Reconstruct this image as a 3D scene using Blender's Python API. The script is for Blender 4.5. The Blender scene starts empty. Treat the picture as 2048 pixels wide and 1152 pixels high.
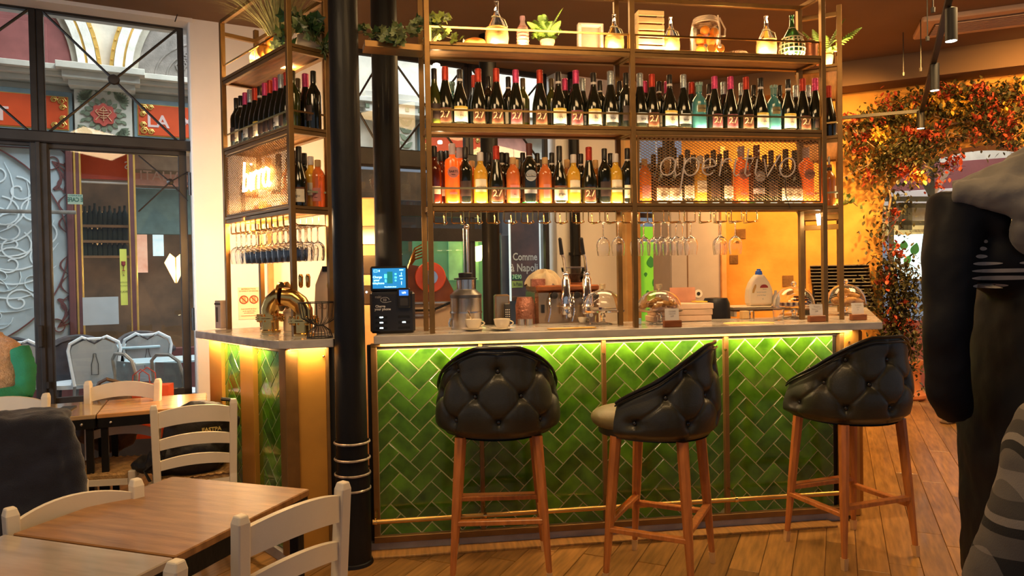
import bpy, bmesh, math, random
from mathutils import Vector, Matrix
from math import sin, cos, pi, radians as rad, hypot, atan2, sqrt
random.seed(7)
SC = bpy.context.scene
COL = SC.collection

# ------------------------------------------------------------------ camera
FPX, CAMH = 1400.0, 1.4
PITCH, ROLL = -math.atan(24 / 1400.0), 0.0175
fw = Vector((0, cos(PITCH), sin(PITCH)))
r0 = Vector((1, 0, 0)); u0 = r0.cross(fw)
RT = (cos(ROLL) * r0 - sin(ROLL) * u0); UP = (sin(ROLL) * r0 + cos(ROLL) * u0)
CAM = Vector((0, 0, CAMH))
cd = bpy.data.cameras.new('camera'); cam = bpy.data.objects.new('camera', cd); COL.objects.link(cam)
m3 = Matrix((RT, UP, -fw)).transposed()
cam.matrix_world = Matrix.Translation(CAM) @ m3.to_4x4()
cd.sensor_width = 36; cd.lens = FPX / 2048 * 36; cd.clip_start = 0.05; cd.clip_end = 200
SC.camera = cam

def ray(x, y):
    d = fw + RT * ((x - 1024) / FPX) + UP * ((576 - y) / FPX)
    return d / d.y
def pz(x, y, z):                       # pixel -> point on the horizontal plane z
    d = ray(x, y); return CAM + d * ((z - CAMH) / d.z)
def py(x, y, Y):                       # pixel -> point at depth Y
    return CAM + ray(x, y) * Y
def pl(x, y, p0, n):                   # pixel -> point on a plane
    d = ray(x, y); return CAM + d * ((p0 - CAM).dot(n) / d.dot(n))
def proj(P):
    d = Vector(P) - CAM; k = d.dot(fw)
    return (1024 + FPX * d.dot(RT) / k, 576 - FPX * d.dot(UP) / k) if k > 0.05 else (-9999, -9999)

# ------------------------------------------------------------------ world, exposure, lights
vs = SC.view_settings
vs.view_transform = 'Standard'; vs.look = 'None'; vs.exposure = EXPOSURE = 0.48; vs.gamma = 1.0; vs.use_curve_mapping = False
W = bpy.data.worlds.new('world'); SC.world = W; W.use_nodes = True
bg = W.node_tree.nodes['Background']; bg.inputs[0].default_value = (0.72, 0.80, 0.95, 1); bg.inputs[1].default_value = 0.22

def kel(k):
    return {'warm': (1.0, 0.62, 0.26), 'amber': (1.0, 0.50, 0.13), 'soft': (1.0, 0.68, 0.36), 'day': (0.86, 0.93, 1.0), 'white': (1, .93, .82)}[k]
def area(name, loc, tgt, sx, sy, power, col='warm', spread=None, roll=0):
    l = bpy.data.lights.new(name, 'AREA'); l.shape = 'RECTANGLE'; l.size = sx; l.size_y = sy; l.energy = power; l.color = kel(col)
    if spread: l.spread = rad(spread)
    o = bpy.data.objects.new(name, l); COL.objects.link(o)
    d = (Vector(tgt) - Vector(loc)).normalized()
    o.rotation_euler = d.to_track_quat('-Z', 'Y').to_euler(); o.location = loc
    return o
def area_m(name, loc, xdir, ndir, sx, sy, power, col='warm', spread=None):   # ndir: shining direction, xdir: long side
    o = area(name, (0, 0, 0), (0, 0, -1), sx, sy, power, col, spread)
    z = -Vector(ndir).normalized(); x = Vector(xdir).normalized(); y = z.cross(x).normalized(); x = y.cross(z)
    o.matrix_world = Matrix.Translation(Vector(loc)) @ Matrix((x, y, z)).transposed().to_4x4()
    return o
def spot(name, loc, tgt, power, ang=60, col='warm', blend=0.6, r=0.03):
    l = bpy.data.lights.new(name, 'SPOT'); l.energy = power; l.color = kel(col); l.spot_size = rad(ang); l.spot_blend = blend; l.shadow_soft_size = r
    o = bpy.data.objects.new(name, l); COL.objects.link(o)
    o.rotation_euler = (Vector(tgt) - Vector(loc)).to_track_quat('-Z', 'Y').to_euler(); o.location = loc
    return o

# daylight in the covered passage outside the glazing
area('passage_skylight', (-3.6, 8.2, 6.6), (-4.4, 7.6, 1.5), 9, 2.2, 620, 'day')
area('passage_skylight_far', (1.2, 10.3, 6.2), (0.8, 10.2, 1.5), 7, 2.2, 480, 'day')
# ceiling lamps of the room
area('ceiling_lamp_stools', (0.6, 1.9, 3.25), (0.8, 3.0, 0.6), 1.6, .5, 24, 'warm')
area('ceiling_lamp_tables', (-1.3, 1.4, 3.2), (-0.9, 2.2, 0.6), 1.2, .6, 24, 'soft')
area('ceiling_lamp_bar', (0.9, 5.3, 3.3), (0.9, 5.3, 1.0), 2.0, 1.0, 46, 'warm')
area('ceiling_lamp_right', (3.3, 4.2, 3.3), (3.3, 4.6, 0.0), 1.2, 1.2, 60, 'warm')
spot('arch_wall_wash', (3.2, 5.6, 3.25), (3.1, 7.3, 1.9), 260, 95, 'amber', .8, .08)
spot('arch_wall_wash_far', (4.6, 5.0, 3.25), (4.8, 6.6, 2.4), 190, 90, 'amber', .8, .08)
spot('stone_wall_wash', (2.4, 6.0, 3.2), (2.5, 7.6, 1.8), 150, 80, 'amber', .8, .08)
area('wall_daylight_fill', (-4.6, 1.6, 2.0), (-3.1, 5.1, 1.6), 1.6, 2.0, 13, 'day', 42)  # added daylight fill to brighten the plaster wall, no opening modelled here

# ------------------------------------------------------------------ materials
MATS = {}
def node_mat(name):
    m = bpy.data.materials.new(name); m.use_nodes = True
    nt = m.node_tree; b = nt.nodes['Principled BSDF']
    return m, nt, b
def mat(name, col, rough=.5, metal=0, trans=0, ior=1.45, emit=0, ecol=None, var=.18, vs_=9, bump=.0, bs=60, coat=0, sheen=0, sss=0, stretch=None, objvar=0, spec=None, col2=None, alpha=1):
    if name in MATS: return MATS[name]
    m, nt, b = node_mat(name); N = nt.nodes; L = nt.links
    c = (*col, 1)
    b.inputs['Roughness'].default_value = rough; b.inputs['Metallic'].default_value = metal
    b.inputs['Transmission Weight'].default_value = trans; b.inputs['IOR'].default_value = ior
    b.inputs['Coat Weight'].default_value = coat; b.inputs['Coat Roughness'].default_value = .08
    b.inputs['Alpha'].default_value = alpha
    if sheen: b.inputs['Sheen Weight'].default_value = sheen
    if spec is not None: b.inputs['Specular IOR Level'].default_value = spec
    if sss:
        b.inputs['Subsurface Weight'].default_value = sss; b.inputs['Subsurface Scale'].default_value = .01
    if emit:
        b.inputs['Emission Color'].default_value = (*(ecol or col), 1); b.inputs['Emission Strength'].default_value = emit
    tc = N.new('ShaderNodeTexCoord'); mp = N.new('ShaderNodeMapping'); L.new(tc.outputs['Object'], mp.inputs[0])
    if stretch: mp.inputs['Scale'].default_value = stretch
    if var or col2:
        if objvar: o2 = N.new('ShaderNodeObjectInfo'); mm = N.new('ShaderNodeMath'); mm.operation = 'MULTIPLY'; mm.inputs[1].default_value = 43; L.new(o2.outputs['Random'], mm.inputs[0]); L.new(mm.outputs[0], mp.inputs['Location'])
        nz = N.new('ShaderNodeTexNoise'); nz.inputs['Scale'].default_value = vs_; nz.inputs['Detail'].default_value = 6; L.new(mp.outputs[0], nz.inputs['Vector'])
        rp = N.new('ShaderNodeValToRGB'); L.new(nz.outputs['Fac'], rp.inputs[0])
        a = tuple(max(0, x * (1 - var)) for x in col); d = col2 or tuple(min(1, x * (1 + var)) for x in col)
        rp.color_ramp.elements[0].position = .3; rp.color_ramp.elements[1].position = .72
        rp.color_ramp.elements[0].color = (*a, 1); rp.color_ramp.elements[1].color = (*d, 1)
        out = rp.outputs[0]
    else:
        rg = N.new('ShaderNodeRGB'); rg.outputs[0].default_value = c; out = rg.outputs[0]
    if objvar:
        oi = N.new('ShaderNodeObjectInfo'); hs = N.new('ShaderNodeHueSaturation')
        mr = N.new('ShaderNodeMapRange'); mr.inputs['To Min'].default_value = 1 - objvar; mr.inputs['To Max'].default_value = 1 + objvar
        L.new(oi.outputs['Random'], mr.inputs['Value']); L.new(mr.outputs[0], hs.inputs['Value']); L.new(out, hs.inputs['Color']); out = hs.outputs[0]
    L.new(out, b.inputs['Base Color'])
    if bump:
        n2 = N.new('ShaderNodeTexNoise'); n2.inputs['Scale'].default_value = bs; n2.inputs['Detail'].default_value = 5; L.new(mp.outputs[0], n2.inputs['Vector'])
        bp = N.new('ShaderNodeBump'); bp.inputs['Strength'].default_value = bump; bp.inputs['Distance'].default_value = .01
        L.new(n2.outputs['Fac'], bp.inputs['Height']); L.new(bp.outputs[0], b.inputs['Normal'])
    MATS[name] = m; return m
def pane_mat(name, tint=(1, 1, 1), refl=1.0):
    m, nt, b = node_mat(name); N = nt.nodes; L = nt.links
    N.remove(b); t = N.new('ShaderNodeBsdfTransparent'); t.inputs[0].default_value = (*tint, 1)
    g = N.new('ShaderNodeBsdfGlossy'); g.inputs['Roughness'].default_value = .02
    f = N.new('ShaderNodeFresnel'); f.inputs[0].default_value = 1.45; mx = N.new('ShaderNodeMixShader')
    ml = N.new('ShaderNodeMath'); ml.operation = 'MULTIPLY'; ml.inputs[1].default_value = refl
    L.new(f.outputs[0], ml.inputs[0]); L.new(ml.outputs[0], mx.inputs[0]); L.new(t.outputs[0], mx.inputs[1]); L.new(g.outputs[0], mx.inputs[2])
    L.new(mx.outputs[0], N['Material Output'].inputs[0]); MATS[name] = m; return m
def frosty(name, col, a=.5):           # tinted glass seen as a glowing body: part see-through, part diffuse
    m, nt, b = node_mat(name); N = nt.nodes; L = nt.links
    b.inputs['Base Color'].default_value = (*col, 1); b.inputs['Roughness'].default_value = .12; b.inputs['Coat Weight'].default_value = .6
    b.inputs['Subsurface Weight'].default_value = .0
    t = N.new('ShaderNodeBsdfTransparent'); t.inputs[0].default_value = (*[min(1, c * 1.15 + .02) for c in col], 1)
    mx = N.new('ShaderNodeMixShader'); lw = N.new('ShaderNodeLayerWeight'); lw.inputs[0].default_value = .35
    mr = N.new('ShaderNodeMapRange'); mr.inputs['To Min'].default_value = a; mr.inputs['To Max'].default_value = 1
    L.new(lw.outputs['Facing'], mr.inputs[0]); L.new(mr.outputs[0], mx.inputs[0]); L.new(t.outputs[0], mx.inputs[1]); L.new(b.outputs[0], mx.inputs[2])
    L.new(mx.outputs[0], N['Material Output'].inputs[0]); MATS[name] = m; return m

BRASS = mat('bronze_brass', (.25, .135, .04), .38, .55, var=.12, vs_=14, bump=.03, bs=180)
BRASSB = mat('polished_brass', (.80, .50, .16), .18, 1, var=.08)
OCHRE = mat('ochre_panel', (.50, .24, .035), .42, .25, var=.12, vs_=5, bump=.03)
OAK = mat('shelf_oak', (.62, .34, .13), .5, var=.3, vs_=5, stretch=(1, 9, 9), bump=.05)
BLACKI = mat('black_painted_iron', (.007, .006, .005), .5, spec=.3, var=.6, vs_=7, bump=.9, bs=9, coat=.03, stretch=(1, 1, .35))
STEELD = mat('dark_window_steel', (.022, .018, .016), .4, 0, var=.3, bump=.08)
MARBLE = mat('grey_marble', (.52, .46, .40), .22, var=.35, vs_=4, col2=(.66, .60, .53), stretch=(1, 3, 3), coat=.3)
WHITEP = mat('white_plaster', (.80, .76, .70), .8, var=.06, vs_=2, bump=.25, bs=9)
CREAMW = mat('cream_painted_wood', (.80, .70, .54), .42, var=.06, vs_=6, bump=.05, bs=40)
STEEL = mat('brushed_steel', (.62, .58, .52), .25, 1, var=.1)
CHROME = mat('chrome', (.85, .82, .78), .08, 1, var=.05)
BLACKP = mat('black_plastic', (.014, .013, .013), .4, var=.1)
LEATHER = mat('dark_olive_leather', (.026, .025, .017), .42, var=.25, vs_=10, bump=.10, bs=140, coat=.12)
LEATHIN = mat('tan_olive_leather', (.20, .15, .06), .45, var=.2, vs_=10, bump=.1, bs=120)
LEGW = mat('orange_beech', (.50, .165, .035), .35, var=.25, vs_=8, stretch=(6, 6, 1), coat=.2)
TERRA = mat('terracotta', (.72, .24, .07), .75, var=.15, bump=.1)
GLASS = mat('clear_glass', (1, 1, 1), .0, trans=1, ior=1.46, var=0)
GREENL = mat('leaf_green', (.06, .15, .02), .45, var=.4, vs_=6, objvar=.35)
IVYL = mat('ivy_leaf', (.07, .13, .03), .42, var=.35, vs_=18, objvar=.4, col2=(.30, .33, .14))
FERNL = mat('fern_leaf', (.22, .38, .05), .45, var=.3, vs_=12)
PAPER = mat('white_card', (.86, .80, .74), .7, var=.04)
INK = mat('black_ink', (.02, .02, .02), .6, var=0)
WHITEI = mat('white_ink', (.85, .82, .78), .6, var=0)
WOODBR = mat('reddish_wood_block', (.26, .08, .02), .45, var=.3, stretch=(1, 8, 8))
PANE = pane_mat('window_pane', (.97, .99, .98), 1.0)

# ------------------------------------------------------------------ mesh builder
class MB:
    def __init__(s): s.v = []; s.f = []; s.sm = []; s.mi = []
    def add(s, vs, fs, sm=False, mi=0, M=None):
        o = len(s.v)
        s.v += [tuple(M @ Vector(v)) if M else tuple(v) for v in vs]
        s.f += [tuple(i + o for i in f) for f in fs]; s.sm += [sm] * len(fs); s.mi += [mi] * len(fs); return s
    def box(s, c, d, M=None, b=0.0, mi=0, rz=0, R=None):
        x, y, z = d[0] / 2, d[1] / 2, d[2] / 2
        if R is None: R = Matrix.Rotation(rz, 4, 'Z') if rz else Matrix.Identity(4)
        T = Matrix.Translation(Vector(c)) @ R
        if M: T = M @ T
        if b <= 0:
            vs = [(i, j, k) for i in (-x, x) for j in (-y, y) for k in (-z, z)]
            fs = [(0, 1, 3, 2), (4, 6, 7, 5), (0, 4, 5, 1), (2, 3, 7, 6), (0, 2, 6, 4), (1, 5, 7, 3)]
            return s.add(vs, fs, False, mi, T)
        b = min(b, x * .49, y * .49, z * .49)
        vs = []; idx = {}
        for i in (-1, 1):
            for j in (-1, 1):
                for k in (-1, 1):
                    for a in range(3):
                        p = [i * (x - b), j * (y - b), k * (z - b)]; p[a] = (i * x, j * y, k * z)[a]
                        idx[(i, j, k, a)] = len(vs); vs.append(tuple(p))
        fs = []
        for a in range(3):
            o = [q for q in range(3) if q != a]
            for sgn in (-1, 1):
                q = []
                for (p1, p2) in ((-1, -1), (1, -1), (1, 1), (-1, 1)):
                    t = [0, 0, 0]; t[a] = sgn; t[o[0]] = p1; t[o[1]] = p2; q.append(idx[(t[0], t[1], t[2], a)])
                fs.append(tuple(q))
        for a in range(3):
            o = [q for q in range(3) if q != a]
            for s1 in (-1, 1):
                for s2 in (-1, 1):
                    q = []
                    for (t3, ax) in ((-1, o[0]), (1, o[0]), (1, o[1]), (-1, o[1])):
                        t = [0, 0, 0]; t[a] = t3; t[o[0]] = s1; t[o[1]] = s2; q.append(idx[(t[0], t[1], t[2], ax)])
                    fs.append(tuple(q))
        for i in (-1, 1):
            for j in (-1, 1):
                for k in (-1, 1): fs.append((idx[(i, j, k, 0)], idx[(i, j, k, 1)], idx[(i, j, k, 2)]))
        return s.add(vs, fs, False, mi, T)
    def lathe(s, prof, n=16, c=(0, 0, 0), M=None, mi=0, cap=True, sm=True, sy=1.0):
        vs = []; fs = []
        for (r, z) in prof:
            for k in range(n): a = 2 * pi * k / n; vs.append((c[0] + r * cos(a), c[1] + r * sin(a) * sy, c[2] + z))
        for i in range(len(prof) - 1):
            for k in range(n):
                fs.append((i * n + k, i * n + (k + 1) % n, (i + 1) * n + (k + 1) % n, (i + 1) * n + k))
        if cap:
            if prof[0][0] > 1e-5: fs.append(tuple(range(n))[::-1])
            if prof[-1][0] > 1e-5: fs.append(tuple((len(prof) - 1) * n + k for k in range(n)))
        return s.add(vs, fs, sm, mi, M)
    def tube(s, pts, r, n=6, M=None, mi=0, closed=False, sm=True, flat=1.0):
        pts = [Vector(p) for p in pts]; m = len(pts); rs = r if isinstance(r, (list, tuple)) else [r] * m
        vs = []; fs = []; nrm = None
        for i, p in enumerate(pts):
            if closed: t = pts[(i + 1) % m] - pts[i - 1]
            else: t = pts[min(i + 1, m - 1)] - pts[max(i - 1, 0)]
            if t.length < 1e-9: t = Vector((0, 0, 1))
            t.normalize()
            if nrm is None:
                nrm = t.orthogonal().normalized()
                q = Vector((0, 0, 1)) if abs(t.z) < .9 else Vector((0, 1, 0)); nrm = (q - t * q.dot(t)).normalized()
            else:
                nrm = nrm - t * nrm.dot(t)
                nrm = nrm.normalized() if nrm.length > 1e-6 else t.orthogonal().normalized()
            bn = t.cross(nrm)
            for k in range(n):
                a = 2 * pi * (k + .5) / n; vs.append(p + (nrm * cos(a) + bn * sin(a) * flat) * rs[i])
        for i in range(m - (0 if closed else 1)):
            j = (i + 1) % m
            for k in range(n): fs.append((i * n + k, i * n + (k + 1) % n, j * n + (k + 1) % n, j * n + k))
        if not closed: fs.append(tuple(range(n))[::-1]); fs.append(tuple((m - 1) * n + k for k in range(n)))
        return s.add(vs, fs, sm, mi, M)
    def bar(s, a, b, w, h=None, M=None, mi=0, b_=0):       # square bar from a to b
        a = Vector(a); b = Vector(b); d = b - a; h = h or w
        z = d.normalized(); x = Vector((0, 0, 1)).cross(z)
        x = x.normalized() if x.length > 1e-4 else Vector((1, 0, 0)); y = z.cross(x)
        R = Matrix((x, y, z)).transposed().to_4x4()
        return s.box((a + b) / 2, (w, h, d.length), M=M, mi=mi, R=R, b=b_)
    def prism(s, poly, y0, y1, M=None, mi=0, plane='xz', sm=False):   # polygon extruded along the third axis
        n = len(poly)
        if plane == 'xz': vs = [(p[0], y0, p[1]) for p in poly] + [(p[0], y1, p[1]) for p in poly]
        elif plane == 'xy': vs = [(p[0], p[1], y0) for p in poly] + [(p[0], p[1], y1) for p in poly]
        else: vs = [(y0, p[0], p[1]) for p in poly] + [(y1, p[0], p[1]) for p in poly]
        fs = [tuple(range(n)), tuple(range(2 * n - 1, n - 1, -1))] + [(i, (i + 1) % n + 0, (i + 1) % n + n, i + n) for i in range(n)]
        return s.add(vs, fs, sm, mi, M)
    def grid(s, fn, nu, nv, closeu=False, M=None, mi=0, sm=True):
        vs = [fn(i / (nu if closeu else nu - 1), j / (nv - 1)) for i in range(nu) for j in range(nv)]
        fs = []
        for i in range(nu if closeu else nu - 1):
            for j in range(nv - 1):
                a = i * nv + j; b = ((i + 1) % nu) * nv + j; fs.append((a, b, b + 1, a + 1))
        return s.add(vs, fs, sm, mi, M)
    def ball(s, c, r, n=10, m=7, sc=(1, 1, 1), M=None, mi=0):
        prof = [(r * sin(pi * i / m), -r * cos(pi * i / m)) for i in range(m + 1)]
        prof[0] = (0.0001, -r); prof[-1] = (0.0001, r)
        T = Matrix.Translation(Vector(c)) @ Matrix.Diagonal((*sc, 1))
        return s.lathe(prof, n, M=(M @ T) if M else T, mi=mi)
    def mesh(s, name, mats, sharp=40):
        me = bpy.data.meshes.new(name); me.from_pydata(s.v, [], s.f)
        for m in (mats if isinstance(mats, (list, tuple)) else [mats]): me.materials.append(m)
        me.polygons.foreach_set('use_smooth', s.sm); me.polygons.foreach_set('material_index', s.mi)
        bm = bmesh.new(); bm.from_mesh(me); bmesh.ops.recalc_face_normals(bm, faces=bm.faces); bm.to_mesh(me); bm.free()
        if any(s.sm): me.set_sharp_from_angle(angle=rad(sharp))
        return me
def link(name, data, parent=None, loc=None, rot=None):
    o = bpy.data.objects.new(name, data); COL.objects.link(o)
    if parent: o.parent = parent
    if loc is not None: o.location = loc
    if rot is not None: o.rotation_euler = rot
    return o
def part(name, mb, mats, parent, loc=None, rot=None, label=None, kind=None, sharp=40):
    o = link(name, mb.mesh(name, mats, sharp) if isinstance(mb, MB) else mb, parent, loc, rot)
    if label: o['label'] = label
    if kind: o['kind'] = kind
    return o
def tag(o, label, cat, group=None, kind=None):
    o['label'] = label; o['category'] = cat
    if group: o['group'] = group
    if kind: o['kind'] = kind
    return o
def thing(name, label, cat, loc=(0, 0, 0), rz=0, group=None, kind=None):
    return tag(link(name, None, None, loc, (0, 0, rz)), label, cat, group, kind)
def struct(name, mb=None, mats=None, loc=(0, 0, 0), rz=0, label=None, cat=None):
    o = link(name, mb.mesh(name, mats) if mb else None, None, loc, (0, 0, rz)); o['kind'] = 'structure'
    if label: o['label'] = label
    if cat: o['category'] = cat
    return o
def copy_tree(o, parent=None, **kw):
    c = o.copy(); COL.objects.link(c); c.parent = parent
    for ch in KIDS.get(o.name) or [k for k in bpy.data.objects if k.parent == o]: copy_tree(ch, c)
    return c
KIDS = {}
def remember(o):
    KIDS[o.name] = list(o.children); [remember(c) for c in o.children]; return o
def dup(o, loc, rz, label, cat=None, group=None):
    c = copy_tree(o); c.location = loc; c.rotation_euler = (0, 0, rz); c['label'] = label
    if cat: c['category'] = cat
    if group: c['group'] = group
    return c
def ttext(name, s, size, m, parent, loc, align='CENTER', ext=.0006, rz=0, bend=0, mirror=False, space=1.0, shear=0, bold=0, xscale=1.0, label=None):
    cu = bpy.data.curves.new('t', 'FONT'); cu.body = s; cu.size = size; cu.extrude = ext; cu.align_x = align; cu.align_y = 'CENTER'; cu.space_line = space; cu.shear = shear; cu.resolution_u = 2
    cu.offset = bold
    o = bpy.data.objects.new('t', cu); COL.objects.link(o)
    dg = bpy.context.evaluated_depsgraph_get(); me = bpy.data.meshes.new_from_object(o.evaluated_get(dg)); bpy.data.objects.remove(o)
    for v in me.vertices:
        x, y, z = v.co
        x *= xscale
        if mirror: x = -x
        if bend:
            a = x / bend; v.co = ((bend + z) * sin(a), -(bend + z) * cos(a), y)
        else: v.co = (x, -z, y)
    me.materials.append(m); me.name = name
    return part(name, me, None, parent, loc, (0, 0, rz), label)
def frame(p, q):                        # local frame: origin p, x axis towards q (horizontal)
    d = Vector(q) - Vector(p); return atan2(d.y, d.x)
def L2W(o, rz, p):
    return Vector(o) + Matrix.Rotation(rz, 3, 'Z') @ Vector(p)
def W2L(o, rz, p):
    return Matrix.Rotation(-rz, 3, 'Z') @ (Vector(p) - Vector(o))
def px_on(px_, py_, o, rz, v):          # local x (and z) where pixel meets the local plane y=v
    n = Vector((-sin(rz), cos(rz), 0)); P = pl(px_, py_, L2W(o, rz, (0, v, 0)), n); q = W2L(o, rz, P); return q.x, q.z
ORD = ['first', 'second', 'third', 'fourth', 'fifth', 'sixth', 'seventh', 'eighth', 'ninth', 'tenth', 'eleventh', 'twelfth', 'thirteenth', 'fourteenth', 'fifteenth', 'sixteenth', 'seventeenth', 'eighteenth', 'nineteenth', 'twentieth']
# ------------------------------------------------------------------ setting: floor, walls, glazing, ceiling
WOODFL = mat('floor_plank_wood', (.35, .175, .046), .30, var=.35, vs_=5, stretch=(10, 1, 1), bump=.05, objvar=.28, coat=.15)
FLB = mat('floor_board_field', (.30, .14, .04), .36, var=.4, vs_=3, stretch=(8, 1, 1))
fl = MB(); fl.box((0, 4, -.06), (14, 14, .10)); floor = struct('floor', fl, FLB)
FA = rad(-25.0)                          # the boards run along 25 degrees off the view direction
pw, ln_ = .138, 1.2
pm = {}
cnt = 0
for i in range(-38, 39):
    off = random.random() * ln_
    for j in range(-4, 9):
        a0 = j * ln_ + off; bx = i * pw
        c = Matrix.Rotation(FA, 3, 'Z') @ Vector((bx, a0 + ln_ / 2, 0))
        if c.y < 1.7 or c.y > 7.2: continue
        ok = False
        for t in (0, .25, .5, .75, 1):
            q = proj(Matrix.Rotation(FA, 3, 'Z') @ Vector((bx, a0 + ln_ * t, 0)))
            if 380 < q[0] < 2110 and 800 < q[1] < 1210 and not (q[0] < 1700 and q[1] < 1040 and q[0] > 760): ok = True
        if not ok or (c.y > 4.1 and c.x < 1.9): continue
        mb = MB(); mb.box((0, ln_ / 2, -.0075), (pw - .003, ln_ - .003, .015), b=.0012)
        if 'm' not in pm: pm['m'] = mb.mesh('plank', WOODFL)
        o = link('plank', pm['m'], floor, (Matrix.Rotation(FA, 3, 'Z') @ Vector((bx, a0, random.uniform(-.0012, .0002)))), (0, 0, FA)); cnt += 1
print('planks', cnt)

# ceiling
CEILM = mat('brown_ceiling', (.20, .12, .065), .85, var=.08, vs_=2)
g_ = Vector((sin(rad(62.4)), cos(rad(62.4)), 0)); a_ = Vector((cos(rad(-25)), sin(rad(-25)), 0))
P_ = [Vector((-.95, 6.5, 0)) - g_ * 8, Vector((-.95, 6.5, 0)) + g_ * 3.16 + Vector((0, .1, 0)), Vector((4.13, 6.9, 0)) + a_ * 5 + Vector((0, .1, 0)), Vector((8, -3, 0)), Vector((-8, -3, 0))]
mb = MB(); mb.prism([(p.x, p.y) for p in P_], 3.45, 3.55, plane='xy'); struct('ceiling', mb, CEILM)

# glazed wall, local frame: x along the wall, y outwards
GO = Vector((-.95, 6.5, 0)); GR = rad(90 - 62.4)
def gx(px_, py_, v=0): return px_on(px_, py_, GO, GR, v)
JAMB, MUL = -1.86, -2.84
glz = struct('window_1', None, None, GO, GR, 'black steel glazed wall onto the covered passage', None)
def bars(name, lst, parent, m=STEELD, w=.06):
    mb = MB()
    for a, b, ww in lst: mb.bar(a, b, ww, w)
    return part(name, mb, m, parent)
def xbrace(parent, x0, x1, z0, z1, r=.010, cx=None):
    cx = (x0 + x1) / 2 if cx is None else cx; cz = (z0 + z1) / 2
    for (xa, za) in ((x0, z0), (x0, z1), (x1, z0), (x1, z1)):
        mb = MB(); mb.tube([(xa, -.02, za), (cx, -.025, cz)], r, 6); part('brace_rod', mb, STEELD, parent)
    mb = MB(); mb.lathe([(.001, -.02), (.035, -.018), (.042, 0), (.035, .018), (.001, .02)], 12, M=Matrix.Translation((cx, -.035, cz)) @ Matrix.Rotation(pi / 2, 4, 'X')); part('boss', mb, STEELD, parent)
def bay(x0, x1, z0, z1, parent, brace=True, fr=.045):
    mb = MB()
    mb.box(((x0 + x1) / 2, 0, z1 - fr / 2), (x1 - x0, .06, fr), b=.006); mb.box(((x0 + x1) / 2, 0, z0 + fr / 2), (x1 - x0, .06, fr), b=.006)
    mb.box((x0 + fr / 2, 0, (z0 + z1) / 2), (fr, .06, z1 - z0), b=.006); mb.box((x1 - fr / 2, 0, (z0 + z1) / 2), (fr, .06, z1 - z0), b=.006)
    part('window_frame', mb, STEELD, parent)
    g = MB(); g.box(((x0 + x1) / 2, 0, (z0 + z1) / 2), (x1 - x0 - fr, .004, z1 - z0 - fr)); part('pane', g, PANE, parent)
    if brace: xbrace(parent, x0 + fr, x1 - fr, z0 + fr, z1 - fr)
ZT, ZM, ZB = 3.45, 2.46, .49
# street window beside the tables
bay(MUL, JAMB, ZM, ZT, glz); bay(MUL - 1.0, MUL, ZM, ZT, glz); bay(MUL - 2.0, MUL - 1, ZM, ZT, glz, False)
bay(MUL - 1.0, MUL, ZB, ZM, glz, False, .05); bay(MUL, JAMB, ZB, ZM, glz, False, .06)
mb = MB(); mb.box((MUL, -.03, 1.45), (.115, .07, 1.98), b=.01); mb.box((MUL - .005, -.07, 1.45), (.03, .02, 1.98), b=.005); part('mullion', mb, STEELD, glz)
mb = MB(); mb.box((-2.85, -.03, ZM + .02), (2.1, .10, .085), b=.01); part('transom', mb, STEELD, glz)
mb = MB(); mb.box((-2.9, 0, .245), (2.2, .1, .49)); part('kick_panel', mb, STEELD, glz)
# small braced light with its boss near the jamb
xl = gx(265, 500)[0]; xb_, zb_ = gx(340, 365)
for (px_, py_) in ((277, 312), (375, 345), (277, 424), (375, 403)):
    q = gx(px_, py_); mb = MB(); mb.tube([(q[0], -.03, q[1]), (xb_, -.035, zb_)], .006, 6); part('brace_rod', mb, STEELD, glz)
mb = MB(); mb.lathe([(.001, -.015), (.022, -.012), (.026, 0), (.001, .014)], 10, M=Matrix.Translation((xb_, -.045, zb_)) @ Matrix.Rotation(pi / 2, 4, 'X')); part('boss', mb, STEELD, glz)
hg = MB()
for z in (2.18, 1.10): hg.lathe([(.014, -.09), (.014, .09)], 8, c=(JAMB + .02, -.055, z)); hg.lathe([(.018, -.012), (.018, .012)], 8, c=(JAMB + .02, -.055, z))
part('hinge', hg, STEELD, glz)
lk = MB(); lk.box((MUL - .02, -.09, 1.02), (.03, .03, .16), b=.006); lk.box((MUL + .02, -.095, .66), (.02, .03, .05), b=.004); part('lock_plate', lk, STEELD, glz)
# glazing behind the bar
gl2 = struct('window_2', None, None, GO, GR, 'braced steel glazing behind the bar', None)
xs = [-.80, -.18, .62, 1.50]
for i in range(3):
    bay(xs[i], xs[i + 1], ZM, ZT, gl2)
    bay(xs[i], xs[i + 1], .1, ZM, gl2, False)
mb = MB(); mb.box((.35, -.03, ZM + .03), (2.3, .12, .16), b=.01); part('transom', mb, STEELD, gl2)
mb = MB(); mb.box((.05, -.02, 2.02), (1.7, .06, .10)); mb.box((.05, -.02, 1.80), (1.7, .06, .12)); part('sign_rail', mb, STEELD, gl2)
# plaster wall left of the bar, in front of the glazing line
mb = MB(); x0 = JAMB + .03; x1 = -.80
mb.box(((x0 + x1) / 2, -.04, 1.75), (x1 - x0, .30, 3.5), b=.01); struct('wall_left', mb, WHITEP, GO, GR)
mb = MB(); mb.box((-2.9, -.03, 3.47), (2.2, .34, .10)); struct('trim_1', mb, WHITEP, GO, GR)
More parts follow.
